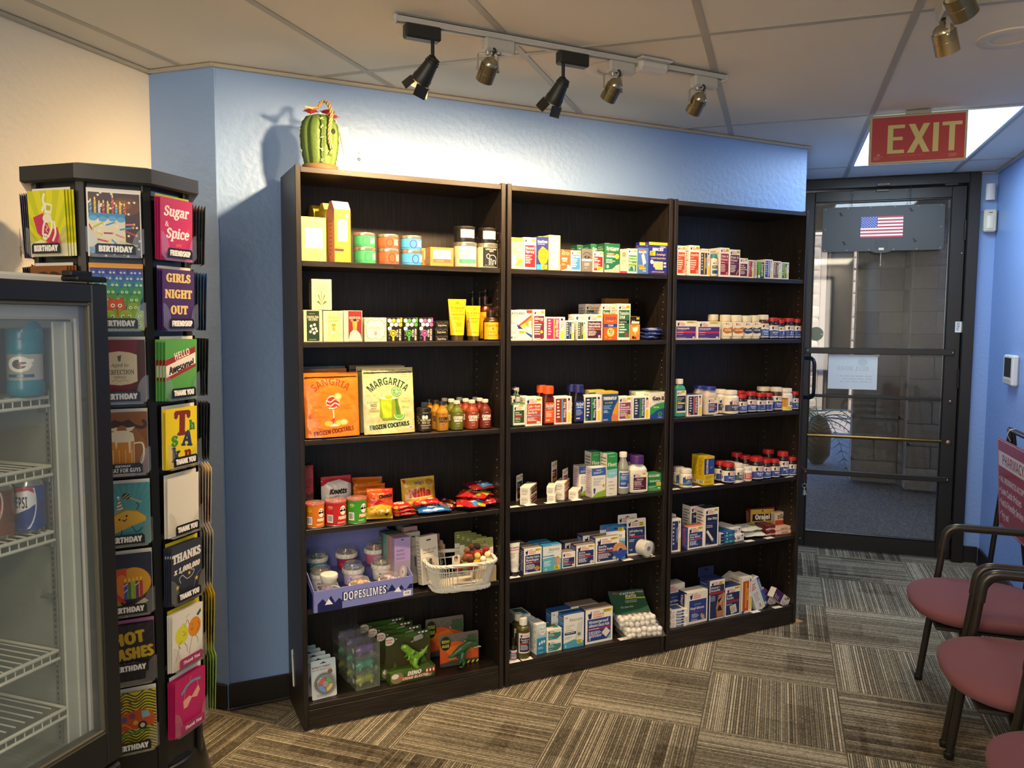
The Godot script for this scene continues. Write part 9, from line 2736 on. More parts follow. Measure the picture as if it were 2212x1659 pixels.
func shelf_minerals()->void:
	bt("pill_bottle","small white softener bottle, front of two at the far left","bottle","small white bottles",1.73,.7415,-.035,.0581,.0843,-4,"e4dfd2","e6e1d6","b e9e5da;k 20 4 50;y 4 72 18 24;r 20 30 60 60 2c4a86;t S 50 42 10 54 f0ece2 Stool;t S 50 56 10 54 f0ece2 Softener;r 20 66 60 10 4f9ac8",{"caph":.22,"capr":.9,"sh":.72,"l0":.08,"l1":.66})
	bt("pill_bottle","small white softener bottle behind the front one","bottle","small white bottles",1.735,.7415,-.09,.054,.0835,-4,"e4dfd2","e6e1d6","b e9e5da;k 20 4 50;y 4 72 18 24;r 20 30 60 60 2c4a86;t S 50 42 10 54 f0ece2 Stool;t S 50 56 10 54 f0ece2 Softener;r 20 66 60 10 4f9ac8",{"caph":.22,"capr":.9,"sh":.72,"l0":.08,"l1":.66})
	mx("tall yellow and blue ointment carton standing alone",1.854,.7415,-.02,.0583,.1335,.09,0,"b d8b81e;r 0 8 100 54 2c3f92;r 0 8 46 54 23337c;t Sv 28 35 20 50 f0ece6 PREPARATION;r 56 10 40 22 2c52a8;L 54 36 40 8 2 8aa0e0;L 10 68 80 12 3 8a7414;L 10 86 70 8 2 8a7414","b d2b21c;L 10 8 36 60 12 8a7414;L 54 8 36 60 12 8a7414;q 4 84 40 12;q 54 84 40 12","c8a81a")
	vb("red capped bottle labelled Hair, Skin and Nails, front left",1.975,.7415,-.03,.0636,.0938,"Hair Skin","& Nails")
	vb("red capped bottle behind the hair and nails one at left",1.969,.7415,-.08,.0566,.096,"Garlic","")
	vb("white bottle with a grey-green label",2.032,.7415,-.03,.0565,.0875,"Healthy","Eyes","e6dfd0","e9e3d6","4a5a5a",{"caph":.2,"capr":.8,"sh":.74,"l0":.1,"l1":.62})
	vb("white capped amber bottle behind the hair and nails bottle",2.051,.7415,-.11,.0529,.0832,"Iron","","3a2418","e9e3d6","2f4a9c",{"caph":.17,"capr":.8,"sh":.74,"l0":.1,"l1":.62})
	bt("pill_bottle","small white bottle with a red label","bottle","vitamin bottles on the right bookcase",2.088,.7415,-.03,.0492,.0673,-10,"e6dfd2","e9e3d6","b ece6da;r 24 14 60 74 c83a34;L 30 22 46 56 6 f0e0d8",{"caph":.2,"capr":.86,"sh":.72,"l0":.08,"l1":.66})
	vb("large red capped bottle labelled Magnesium",2.15,.7415,-.035,.0689,.1081,"Magnesium","")
	vb("large red capped bottle behind the white eye vitamin bottle",2.142,.7415,-.1,.0596,.108,"Lutein","")
	vb("large red capped bottle at the back left",2.143,.7415,-.16,.0585,.1119,"Lysine","")
	vb("large red capped bottle directly behind the magnesium one",2.235,.7415,-.12,.0552,.0959,"Magn","")
	vb("red capped bottle labelled Melatonin, left of two",2.21,.7415,-.035,.0517,.0917,"Melatonin","")
	vb("red capped bottle behind the left melatonin bottle",2.273,.7415,-.1,.0503,.0872,"Mela","")
	vb("red capped bottle labelled Melatonin, right of two",2.265,.7415,-.035,.055,.0898,"Melatonin","5 mg")
	vb("tallest red capped bottle, labelled Red Yeast Rice",2.325,.7415,-.04,.0574,.1217,"Red Yeast","Rice")
	vb("tall red capped bottle at the back of the minerals",2.338,.7415,-.15,.0621,.1154,"Potass","")
	vb("red capped bottle labelled Zinc at the right end",2.376,.7415,-.035,.0538,.0929,"Zinc","")
func shelf_firstaid()->void:
	mx("white and navy test kit carton with sideways lettering, far left",1.671,.451,-.018,.0525,.1517,.06,0,GS("26336a","Convenience 2","3a4a86"))
	again(.022,.002,-.066,"white test kit carton behind the far left one")
	mx("navy urinary pain relief carton with a magenta strip",1.786,.451,-.022,.0945,.104,.045,3,GN("2a4482","Urinary|Pain Relief","c8387a",26),"3a4a8a/c86a9a","d87a5a")
	mx("tall white and navy pregnancy test carton, front of two",1.875,.451,-.02,.0828,.1821,.06,0,"b ebe8e0;k 8 4 56;y 68 3 26 6;r 8 17 84 78 23294c;t S 54 27 6.5 68 f0ece6 One_Step;r 8 36 84 5 2a3a6a;L 14 44 60 8 2 c8ccd8;p e6e0d0 12 60 24 56 70 84 58 88;p 2c4a86 58 84 74 82 82 94 70 95;L 14 92 20 3 1 c8ccd8","e4e1d8/6a6a72","3a2f36")
	again(-.03,0,-.065,"tall white and navy test carton directly behind the front one")
	mx("blue and teal dental tape carton, lower of two",1.996,.451,-.03,.0654,.0277,.11,6,"b 1f4f96;o 22 24 8 14 e0e4ea;L 40 16 40 12 1 d0d8e8;r 0 48 100 52 2a8a9c;t S 60 70 20 50 f0f0ea Tape;o 20 72 7 12 d8e4e8","1f5aa0/8ab0e0","1f62a8")
	again(0,.0287,-.002,"blue and teal dental tape carton, upper of two")
	mx("white carton with a barcode end beside the blue tape cartons, lower of two",2.063,.451,-.035,.059,.0315,.12,10,"b ebe8e0;q 10 20 50 66;L 66 20 30 60 4 8a867c;o 80 20 10 14 b03038","b ebe8e0;r 0 40 100 30 b03038;L 10 10 60 20 2 2a4a86","ebe8e0")
	again(-.012,.0325,-.008,"white and red carton with a barcode end, upper of two")
	mx("small navy and white carton stack beside the pregnancy tests",1.944,.451,-.028,.032,.0502,.09,6,"b ebe8e0;r 30 4 70 28 3a2a56;r 30 36 70 28 3a2a56;r 30 68 70 28 3a2a56;r 0 32 100 3 b8b4aa;r 0 64 100 3 b8b4aa","ebe8e0","ebe8e0")
	bag("dental_sachet","white and green plastic sachet lying flat, lower of two","sachet","dental pick sachets",Vector3(2.159,.465,-.03),.12,.09,.024,Vector3(-82,-8,0),"b d0d2c8;p 6aa84a 54 36 90 30 90 66 60 72;L 14 20 60 16 3 8a968a;o 30 64 16 14 b8bcb4",{"crimp":.08})
	bag("dental_sachet","white and green plastic sachet lying flat, upper of two","sachet","dental pick sachets",Vector3(2.151,.491,-.038),.12,.09,.024,Vector3(-82,2,0),"b d0d2c8;p 6aa84a 54 36 90 30 90 66 60 72;L 14 20 60 16 3 8a968a;o 30 64 16 14 b8bcb4",{"crimp":.08})
	bx("gel_carton","dark red and gold toothache gel carton leaning upright at the back","carton","",2.302,.451,-.13,.1576,.1126,.03,-4,"b 6a1c1a;p c8a84a 6 2 98 8 90 70 0 66;p 1c1412 12 24 92 30 88 58 8 54;T SB 50 40 20 62 3 f0ece2 Orajel;o 52 12 4 3 2a1a14;t S< 14 64 10 14 d8402c 4X;L 34 62 50 5 1 f0e0c0;r 0 74 100 8 c8b23a;L 10 88 70 6 1 d8b890","5a1816","6a1c1a",8,"card")
	mx("small maroon gel carton, lower of two",2.264,.451,-.04,.0582,.0244,.08,-4,"b 6a1c1e;p c8b8a0 0 60 50 40 100 60 100 76 0 90;o 60 46 16 14 b03a34","5a181a","7a2426")
	again(0,.0254,-.004,"small maroon gel carton, upper of two")
	bx("gel_carton","upright cream and red cold sore carton behind the flat ones","carton","",2.397,.451,-.085,.1225,.0963,.03,-3,"b e6cfb4;p c8402c 0 40 70 44 100 60 0 66;t S 54 22 24 84 1c1a1a zilactin;L 40 74 50 16 2 8a7a6a;L 60 6 34 8 1 c86a4a","dcc2a4","e6cfb4")
	bx("gel_carton","flat cream cold sore carton, lower of two","carton","",2.349,.451,-.035,.1192,.0174,.045,-2,"b e6d2b8;t S 50 46 50 80 1c1a1a zilactin;p c8402c 0 80 60 84 100 74 100 100 0 100;p c8402c 0 0 100 0 60 12","dcc2a4","e6cfb4")
	again(-.001,.0184,-.004,"flat cream cold sore carton, upper of two")
func shelf_braces()->void:
	bx("test_packet","flat test packet at the bottom of the left corner stack","packet","flat test packets",1.697,.0972,-.02,.088,.0125,.075,-6,"b e9e5dc;r 34 10 46 80 2c4a86;L 38 20 36 50 2 d8e0f0;L 8 20 20 60 2 c87a6a","e4e0d6","b e6e2d8;r 20 20 60 60 3a5a92")
	bx("test_packet","second flat test packet from the bottom of the stack","packet","flat test packets",1.7,.1105,-.02,.088,.0125,.075,-4,"b e9e5dc;r 34 10 46 80 2c4a86;L 38 20 36 50 2 d8e0f0;L 8 20 20 60 2 c87a6a","e4e0d6","b e6e2d8;r 20 20 60 60 3a5a92")
	bx("test_packet","third flat test packet from the bottom of the stack","packet","flat test packets",1.697,.1238,-.02,.088,.0125,.075,-7,"b e9e5dc;r 34 10 46 80 2c4a86;L 38 20 36 50 2 d8e0f0;L 8 20 20 60 2 c87a6a","e4e0d6","b e6e2d8;r 20 20 60 60 3a5a92")
	bx("test_packet","fourth flat test packet, above a tilted one","packet","flat test packets",1.7,.1371,-.02,.088,.0125,.075,-12,"b e9e5dc;r 34 10 46 80 2c4a86;L 38 20 36 50 2 d8e0f0;L 8 20 20 60 2 c87a6a","e4e0d6","b e6e2d8;r 20 20 60 60 3a5a92")
	bx("test_packet","fifth flat test packet near the top of the stack","packet","flat test packets",1.697,.1504,-.02,.088,.0125,.075,-5,"b e9e5dc;r 34 10 46 80 2c4a86;L 38 20 36 50 2 d8e0f0;L 8 20 20 60 2 c87a6a","e4e0d6","b e6e2d8;r 20 20 60 60 3a5a92")
	bx("test_packet","top flat test packet of the left corner stack","packet","flat test packets",1.7,.1637,-.02,.088,.0125,.075,-3,"b e9e5dc;r 34 10 46 80 2c4a86;L 38 20 36 50 2 d8e0f0;L 8 20 20 60 2 c87a6a","e4e0d6","b e6e2d8;r 20 20 60 60 3a5a92")
	mx("white and blue vinyl glove carton with a hand picture, front of two",1.804,.097,-.022,.1256,.1514,.06,2,"b ebe7de;k 14 5 50;r 12 26 82 66 26408a;t s 52 40 4 60 d0d8ea Latex-Free;t S 50 52 7.5 68 f0ece6 Vinyl_Gloves;L 24 62 60 4 1 b8303a;L 24 69 40 14 4 c8d0e4;p c89a7c 66 78 72 70 78 78 84 74 88 92 76 94;t S< 22 88 4 30 f0ece6 50_Gloves","b 1f2a5e;r 74 4 26 92 e6e2d8;t Sv 44 50 26 80 e6e4de Vinyl_Gloves","e2ded4")
	again(-.075,.02,-.075,"white and blue vinyl glove carton behind and above the front one")
	bx("support_carton","spare carton under the raised glove carton","carton","",1.774,.097,-.09,.1,.018,.07,2,"b 26408a","26408a","26408a")
	mx("tall navy elbow support carton with a hanging tab",1.921,.097,-.022,.0932,.1888,.07,2,"b ebe7de;k 12 4 50;y 60 5 32 8;r 4 13 92 84 23305e;t S< 8 19 5 76 f0ece6 Instant_+;t S< 8 26 5 72 f0ece6 Reusable;r 0 30 100 6 a82c34;p b47a56 60 40 96 36 96 96 50 96 44 70;p 1e1c20 56 52 84 46 70 62 86 80 52 80 64 64;p d09a78 64 60 90 44 92 50 68 68;L 8 40 34 14 4 b8c0d8","23305e/6a78a8","23305e")
	bx("hang_tab","navy folded hanging tab panel standing above the elbow support carton","carton tab","",1.909,.287,-.09,.0946,.045,.002,2,"b 1f2a58;o 50 30 16 12 0e1020","1f2a58","1f2a58")
	mx("navy and white cold pack carton right of the elbow support",2.017,.097,-.022,.0971,.1419,.07,2,"b ebe7de;k 12 5 50;y 60 2 34 7;r 6 19 88 76 23305e;t S< 10 28 8 40 f0ece6 Cold;t S< 10 38 8 52 f0ece6 Packs;r 6 46 88 7 a82c34;L 10 57 40 6 2 b8c0d8;p d8d4c6 30 66 70 60 80 88 42 94;L 40 70 30 18 4 8a867c","23305e/6a78a8","2a3a78")
	mx("white carton with an orange panel and yellow stripe",2.104,.097,-.022,.0674,.1757,.085,4,"b ebe7de;r 8 10 60 84 c8581a;r 36 16 10 70 e8b02a;t Sv 58 48 12 70 f0e0c8 Heat_Patch;t Sv 84 30 7 36 c8313a GOOD_NEIGHBOR;o 84 10 6 4 1b2358;r 76 56 18 36 ecd232;p 2c5a9c 0 92 30 94 20 100 0 100","c9c2b4/6a665e","e2ded4")
	var lean_carton:=bx("dressing_carton","white and blue carton leaning to the left, numbered 3, front of three","carton","leaning white and blue cartons",2.214,.098,-.03,.075,.165,.04,3,"b dfe1e2;r 78 0 22 100 2c62b0;t S 40 84 10 20 6a1c2a 3;t Sv 90 26 12 40 dfe6f0 CURASENS;L 14 10 50 20 3 b03a48;L 14 40 50 30 5 9aa0a6;r 80 86 16 8 e8d23a","cfd2d4","cfd2d4")
	lean_carton.rotation.z=.42
	again(-.03,0,-.046,"white and blue leaning carton, second of three")
	again(-.062,0,-.092,"white and blue leaning carton, rearmost of three")
	bx("ointment_carton","purple and white narrow carton lying at a slant, front right of the bottom shelf","carton","slanting purple cartons",2.38,.098,-.025,.05,.13,.034,6,"b e2dcd2;r 0 0 100 52 47215e;L 8 8 60 30 3 b8a0c8;q 56 62 26 24;o 88 84 7 8 3a2a6a;L 8 62 40 24 3 9a8aa0","d8d2c8","d8d2c8").rotation.z=.95
	bx("ointment_carton","purple and white slanting carton second from the right","carton","slanting purple cartons",2.33,.098,-.06,.05,.13,.034,6,"b e2dcd2;r 0 0 100 52 47215e;L 8 8 60 30 3 b8a0c8;q 56 62 26 24;o 88 84 7 8 3a2a6a;L 8 62 40 24 3 9a8aa0","d8d2c8","d8d2c8").rotation.z=.95
	bx("ointment_carton","purple and white slanting carton behind the others","carton","slanting purple cartons",2.305,.098,-.1,.05,.13,.034,6,"b e2dcd2;r 0 0 100 52 47215e;L 8 8 60 30 3 b8a0c8;q 56 62 26 24;o 88 84 7 8 3a2a6a;L 8 62 40 24 3 9a8aa0","d8d2c8","d8d2c8").rotation.z=.95
func shelf_tickets()->void:
	tagstrip(.8484,.7415,-.004,"white shelf ticket alone at the left end of the fourth shelf",.05)
	tagstrip(.9255,.7415,-.004,"white shelf ticket in front of the brown ointment cartons",.05)
	tagstrip(1.019,.7415,-.004,"white shelf ticket in front of the barcode cartons",.05)
	tagstrip(1.143,.7415,-.004,"white shelf ticket in front of the red ointment cartons",.05)
	tagstrip(.8517,.451,-.004,"white shelf ticket under the ointment tube",.05)
	tagstrip(1.404,.451,-.004,"white shelf ticket under the tan tape roll",.05)
	tagstrip(1.522,.451,-.004,"white shelf ticket under the white tape roll",.05)
	tagstrip(.8539,.097,-.004,"white shelf ticket under the tincture bottle",.05)
	tagstrip(.9117,.097,-.004,"white shelf ticket between the antiseptic bottles and soap",.05)
	tagstrip(1.393,.097,-.004,"white shelf ticket under the cotton ball bags",.05)
	tagstrip(1.889,1.065,-.004,"white shelf ticket under the calcium bottles",.05)
	tagstrip(1.653,.7415,-.004,"white shelf ticket at the left end under the softener bottles",.05)
	tagstrip(1.77,.7415,-.004,"white shelf ticket left of the yellow carton",.05)
	tagstrip(1.904,.7415,-.004,"white shelf ticket left of the hair vitamin bottle",.05)
	tagstrip(2.012,.7415,-.004,"white shelf ticket under the eye vitamin bottle",.05)
	tagstrip(2.341,.7415,-.004,"white shelf ticket under the zinc bottle",.05)
	tagstrip(2.102,.451,-.004,"white shelf ticket in front of the plastic sachets",.05)
	tagstrip(2.228,.451,-.004,"white shelf ticket in front of the maroon gel cartons",.05)
	tagstrip(2.154,.097,-.004,"white shelf ticket in front of the leaning blue carton",.05)
	tagstrip(2.295,.097,-.004,"white shelf ticket in front of the slanting purple cartons",.05)
func build_items()->void:
	shelf_gifts()
	shelf_drinks()
	shelf_snacks()
	shelf_gifts_low()
	shelf_nasal()
	shelf_allergy()
	shelf_cold()
	shelf_digestive()
	shelf_bandages()
	shelf_pain()
	shelf_vitamins()
	shelf_antacid()
	shelf_minerals()
	shelf_firstaid()
	shelf_braces()
	shelf_tickets()
const CARDS:=[
	[0,0,1,0,"birthday card of a cake stuck with lit candles, top row of the rack","g 54424a 3c2c34;o 70 22 30 14 6e4a3a;o 64 20 18 8 8a5a3a;r 0 40 70 50 e2dcc4;z efe9d6 50 2.4;r 0 34 70 8 3f8fc4;o 10 42 8 4 5fa8d8;o 28 43 8 4 5fa8d8;o 46 42 8 4 5fa8d8;o 62 43 8 4 5fa8d8;r 0 86 72 8 3f8fc4;o 16 87 8 4 5fa8d8;o 40 88 8 4 5fa8d8;o 62 87 8 4 5fa8d8;r 4 18 4 16 3f8fc4;l f0ece0 .8 4 22.8 8 20.4;l f0ece0 .8 4 29.2 8 26.8;o 6 15.5 1.6 3 f0c030;o 6 15.5 0.8 1.8 fff3c0;r 12 15 4 19 d8b83a;l f0ece0 .8 12 20.7 16 17.85;l f0ece0 .8 12 28.3 16 25.45;o 14 12.5 1.6 3 f0c030;o 14 12.5 0.8 1.8 fff3c0;r 20 20 4 14 c8d0e8;l f0ece0 .8 20 24.2 24 22.1;l f0ece0 .8 20 29.8 24 27.7;o 22 17.5 1.6 3 f0c030;o 22 17.5 0.8 1.8 fff3c0;r 28 19 4 15 c83a4a;l f0ece0 .8 28 23.5 32 21.25;l f0ece0 .8 28 29.5 32 27.25;o 30 16.5 1.6 3 f0c030;o 30 16.5 0.8 1.8 fff3c0;r 36 20 4 14 d8c84a;l f0ece0 .8 36 24.2 40 22.1;l f0ece0 .8 36 29.8 40 27.7;o 38 17.5 1.6 3 f0c030;o 38 17.5 0.8 1.8 fff3c0;r 45 10 4 24 c84a5a;l f0ece0 .8 45 17.2 49 13.6;l f0ece0 .8 45 26.8 49 23.2;o 47 7.5 1.6 3 f0c030;o 47 7.5 0.8 1.8 fff3c0;r 52 24 4 10 4a9ad8;l f0ece0 .8 52 27 56 25.5;l f0ece0 .8 52 31 56 29.5;o 54 21.5 1.6 3 f0c030;o 54 21.5 0.8 1.8 fff3c0;r 59 20 4 14 d8c84a;l f0ece0 .8 59 24.2 63 22.1;l f0ece0 .8 59 29.8 63 27.7;o 61 17.5 1.6 3 f0c030;o 61 17.5 0.8 1.8 fff3c0;r 67 22 4 12 c83a4a;l f0ece0 .8 67 25.6 71 23.8;l f0ece0 .8 67 30.4 71 28.6;o 69 19.5 1.6 3 f0c030;o 69 19.5 0.8 1.8 fff3c0;l b8c04a 3.4 10 56 26 49;o 27 49 1.8 2 f0b83a;l 4a9ad8 3.4 34 52 50 47;o 51 47 1.8 2 f0b83a;l b8343c 3.4 30 64 46 64;o 47 64 1.8 2 f0b83a;l d88a9a 3.4 52 66 66 70;o 67 70 1.8 2 f0b83a;l c84a5a 3.4 18 74 36 77;o 37 77 1.8 2 f0b83a;l 4a9ad8 3.4 44 74 54 82;o 55 82 1.8 2 f0b83a;l 3f8fc4 3.4 60 58 84 54;o 85 54 1.8 2 f0b83a;l c83a4a 3.4 70 60 90 66;o 91 66 1.8 2 f0b83a;l d8d07a 3.4 60 76 90 82;o 91 82 1.8 2 f0b83a;l d8788a 3.4 70 50 86 49;o 87 49 1.8 2 f0b83a;l c83a4a 3.4 2 52 8 60;o 9 60 1.8 2 f0b83a;l e8d06a 3.4 14 63 24 66;o 25 66 1.8 2 f0b83a;r 0 0 100 2.5 f2eee2;r 0 0 2 100 f2eee2;r 98 0 2 100 f2eee2","b e9e4d8","white envelope behind the candle cake card","candle cake card"],
	[0,1,1,0,"birthday card crowded with blue and green cats and one orange cat","b 2a2f7a;K 4 10 8 2f4aa8;K 22 10 8 2f4aa8;K 42 10 8 2f4aa8;K 62 10 8 2f4aa8;K 82 10 8 2f4aa8;K 98 10 8 2f4aa8;K 12 19 8.5 2f6ab0;K 34 19 8.5 2f6ab0;K 54 19 8.5 2f6ab0;K 74 19 8.5 2f6ab0;K 94 19 8.5 2f6ab0;K 2 29 9.5 2f8a8a;K 24 29 9.5 2f8a8a;K 46 29 9.5 2f8a8a;K 70 29 9.5 2f8a8a;K 92 29 9.5 2f8a8a;K 12 40 10 3a9a5a;K 38 40 10 3a9a5a;K 64 40 10 3a9a5a;K 88 40 10 3a9a5a;K 4 52 11 5aa83a;K 30 52 11 5aa83a;K 56 52 11 5aa83a;K 82 52 11 5aa83a;K 14 64 12 8ab83a;K 80 64 12 8ab83a;K 48 61 16 d8502a;K 2 78 15 9ac034;K 34 78 15 9ac034;K 66 78 15 9ac034;K 98 78 15 9ac034;K 16 92 17 b0cc30;K 50 92 17 b0cc30;K 84 92 17 b0cc30;r 0 0 100 3 e8a02a","b e09a2a","orange envelope behind the cat crowd card","cat crowd card"],
	[0,2,1,0,"dark red birthday card with a cream PERFECTION wine label","g 4a2a24 5a2c28;p 7a2028 14 0 86 0 80 40 74 78 62 92 38 92 26 78 20 40;p e2d6b4 16 24 30 20 50 18 70 20 84 24 84 66 70 70 50 72 30 70 16 66;p 6a6a4a 46 26 54 24 52 34 48 34;t fi 50 40 5 34 4a4034 Aged_to;t F 50 51 7 56 4a4034 PERFECTION;t F 50 59 3.4 24 7a6a54 VINTAGE;c 7a6a54 .7 34 66 42 63 50 66 58 63 66 66","b e9e4d8","white envelope behind the wine label card","wine label card"],
	[0,3,2,0,"birthday card of a curled moustache over a foaming beer mug","g 8a5226 7a4420;o 50 60 46 40 95602c;c 3c2418 7 8 14 4 20 10 25 26 22 40 16 50 18;c 3c2418 7 92 14 96 20 90 25 74 22 60 16 50 18;p 3c2418 22 21 36 11 50 16 64 11 78 21 64 25 50 20 36 25;p e6dcc0 24 26 42 23 40 30 32 29;p e6dcc0 58 25 76 23 70 29 62 31;r 26 40 46 60 d68a1e;p e9e1c6 22 44 26 32 40 29 60 29 72 34 74 46 60 48 40 48;p e9e1c6 36 46 41 46 40 56 38 58;p e9e1c6 62 46 67 46 66 64 63 66;l f0d890 1 32 60 32 98;l f0d890 1 44 60 44 98;l f0d890 1 56 60 56 98;l f0d890 1 68 60 68 98;c e9e1c6 3.4 74 50 88 50 92 60 90 76 84 84 75 84;l e9e1c6 1.4 25 40 25 98;l e9e1c6 1.4 73 40 73 98","b e9e4d8","white envelope behind the moustache beer card","moustache beer card"],
	[0,4,2,0,"teal birthday card of a smiling taco shaking maracas in a party hat","g 3f8a94 4f9a9c;R 58 60 40 48929a;p d8a82c 10 76 14 60 30 46 54 40 76 44 92 56 92 62 60 70 20 82;p 8a8a3a 14 62 30 47 54 40 76 44 90 54 76 46 54 43 32 50;o 40 57 2 1.8 2a1a10;o 54 52 2 1.8 2a1a10;c 2a1a10 2 46 58 50 60 54 57;p e0c8b0 34 42 40 22 48 40;l 5a2a3a 2 35 39 46 36;l 5a2a3a 2 37 33 44 31;l 5a2a3a 2 38 28 42 26;o 39 21 2.4 2 f0ece0;o 54 20 8 5.4 2a2620;l d8c060 1.6 48 22 58 16;l d8c060 1.6 51 25 61 19;l c8a060 2.4 62 23 84 31;o 21 36 8 5.4 2a2620;l d8c060 1.6 15 38 25 32;l d8c060 1.6 18 41 28 35;l c8a060 2.4 16 40 4 54;c 1e1e1a 1.6 18 58 10 56 6 50;c 1e1e1a 1.6 74 43 78 36 74 32;c 1e1e1a 1.6 44 75 43 88 58 90;c 1e1e1a 1.6 64 69 72 79 82 75;o 60 90 4 2 3f7a3a;o 84 74 4 2 3f7a3a","b e9e4d8","white envelope behind the taco card","taco card"],
	[0,5,2,0,"dark birthday card of a matchbook of striped candles before an orange sun","g 20243a 2a2e44;o 62 48 36 26 d89a22;p cc4a24 0 24 50 22 50 66 30 86 0 66;o 40 52 14 20 e07a24;r 44 46 7 28 3f5aa8;l f0ece0 1.6 44 52 51 48;l f0ece0 1.6 44 62 51 58;r 52 46 6 28 3a7a4a;l c83a3a 2 52 54 58 54;r 60 46 6 28 8ab03a;z f0ece0 1 0;r 67 45 6 28 6a3a6a;l f0ece0 1.6 67 52 73 48;r 75 45 6 28 b8343c;o 47 42 2 3 f0c83a;o 55 42 2 3 f0c83a;o 63 42 2 3 f0c83a;o 70 41 2 3 f0c83a;o 78 41 2 3 f0c83a;p 2f5aa0 10 66 30 84 26 86 6 68;p 9ab03a 18 64 40 82 36 86 14 68;p c8343c 30 62 48 78 44 82 28 66;p dcd0a8 36 92 80 72 92 80 46 100;p 4a3a28 38 90 82 71 85 74 42 93","b e9e4d8","white envelope behind the matchbook card","matchbook card"],
	[0,6,3,0,"black birthday card lettered HOT FLASHES in ragged yellow","b 1d1a18;R 50 50 24 2c2030;T SB 50 23 19 62 -5 c8a41e HOT;T SB 50 49 18 96 -3 c8a41e FLASHES;t Si 46 66 6 44 e6e0d0 are_just_tiny","b b8709c","pink envelope behind the hot flashes card","hot flashes card"],
	[0,7,2,0,"yellow wavy birthday card of an orange painted camper van","b c8b82a;c 2a2814 2.6 0 3 20 8 40 0 60 7 80 -1 100 5;c 2a2814 2.6 0 8 20 13 40 5 60 12 80 4 100 10;c 2a2814 2.6 0 13 20 18 40 10 60 17 80 9 100 15;c 2a2814 2.6 0 18 20 23 40 15 60 22 80 14 100 20;c 2a2814 2.6 0 23 20 28 40 20 60 27 80 19 100 25;c 2a2814 2.6 0 28 20 33 40 25 60 32 80 24 100 30;c 2a2814 2.6 0 33 20 38 40 30 60 37 80 29 100 35;c 2a2814 2.6 0 38 20 43 40 35 60 42 80 34 100 40;c 2a2814 2.6 0 43 20 48 40 40 60 47 80 39 100 45;c 2a2814 2.6 0 48 20 53 40 45 60 52 80 44 100 50;c 2a2814 2.6 0 53 20 58 40 50 60 57 80 49 100 55;c 2a2814 2.6 0 58 20 63 40 55 60 62 80 54 100 60;c 2a2814 2.6 0 63 20 68 40 60 60 67 80 59 100 65;c 2a2814 2.6 0 68 20 73 40 65 60 72 80 64 100 70;c 2a2814 2.6 0 73 20 78 40 70 60 77 80 69 100 75;c 2a2814 2.6 0 78 20 83 40 75 60 82 80 74 100 80;c 2a2814 2.6 0 83 20 88 40 80 60 87 80 79 100 85;c 2a2814 2.6 0 88 20 93 40 85 60 92 80 84 100 90;c 2a2814 2.6 0 93 20 98 40 90 60 97 80 89 100 95;c 2a2814 2.6 0 98 20 103 40 95 60 102 80 94 100 100;p c0501e 2 48 10 36 70 30 90 34 98 46 96 60 4 66;p 8ab0b4 70 34 84 34 88 44 72 46;o 18 64 9 7 1d1a16;o 18 64 5 4 c8c4b8;o 72 58 9 7 1d1a16;o 72 58 5 4 c8c4b8;o 36 44 6 5 5a5a7a;o 52 40 6 5 8a3a5a;o 58 52 5 4 d8a02a;o 14 48 8 5 e8e0d0;o 28 54 5 4 a82a2a;c d89a3a 2 24 62 34 52 46 58 50 62;p 5a8a2a 0 72 90 64 96 66 0 78;L 16 14 60 10 2 7a4a1a","b e9e4d8","white envelope behind the camper van card","camper van card"],
	[1,0,3,.008,"hot pink friendship card lettered Sugar and Spice in white script","b c42468;t fiB 48 21 15 76 f4ecee Sugar;t fiB 52 56 15 80 f4ecee Spice;t F 20 42 8 16 f4ecee &;t si 56 74 5 26 e0a03a and;t si 48 83 6 66 e0a03a everything_nice;s 18 14 3.4 e8b83a;s 82 16 2 e8b83a;s 86 48 2 e8b83a","b a8b82a","lime green envelope behind the Sugar and Spice card","Sugar and Spice card"],
	[1,1,3,.007,"purple friendship card lettered GIRLS NIGHT OUT in pale gold","g 46296a 3c2460;z 6a4a8a 40 0.8;t FB 50 14 13 84 e8c878 GIRLS;t FB 50 40 13 94 e8c878 NIGHT;t FB 52 66 13 60 e8c878 OUT","b e9e4d8","white envelope behind the girls night card","girls night card"],
	[1,2,4,.012,"green thank you card with a red name tag reading HELLO Awesome!","b 56a04e;p 9a2a28 0 34 94 12 97 46 3 68;p ece7dc 2 43 95 22 96 41 3 62;T S 52 24 11 50 -13 f0ece4 HELLO;T S 54 32.5 4.5 44 -13 f0ece4 YOUR_NAME_IS:;T siB 50 45 12 80 -13 1d1a18 Awesome!;p 9a2a28 3 62 96 41 96 44 4 65","b e9e4d8","white envelope behind the name tag card","name tag card"],
	[1,3,2,.01,"yellow thank you card with scattered ornamental letters","b e3cc1e;T FB 52 26 38 84 2 7a2a22 T;T FB 84 32 15 20 0 2f7a3a h;T FB 68 53 24 40 8 26345a A;T FB 28 52 22 30 0 3a8a34 s;T FB 32 78 22 40 0 2c3a64 k;T FB 70 78 18 36 0 7a2622 n;z e8dc80 60 .7","b e9e4d8","white envelope behind the scattered letter card","scattered letter card"],
	[1,4,2,.012,"blank white card back in the fifth pocket down of the middle right face","b dedacd;l cfcabc .8 12 4 20 1","b e2ddd0","white envelope behind the blank card","blank card"],
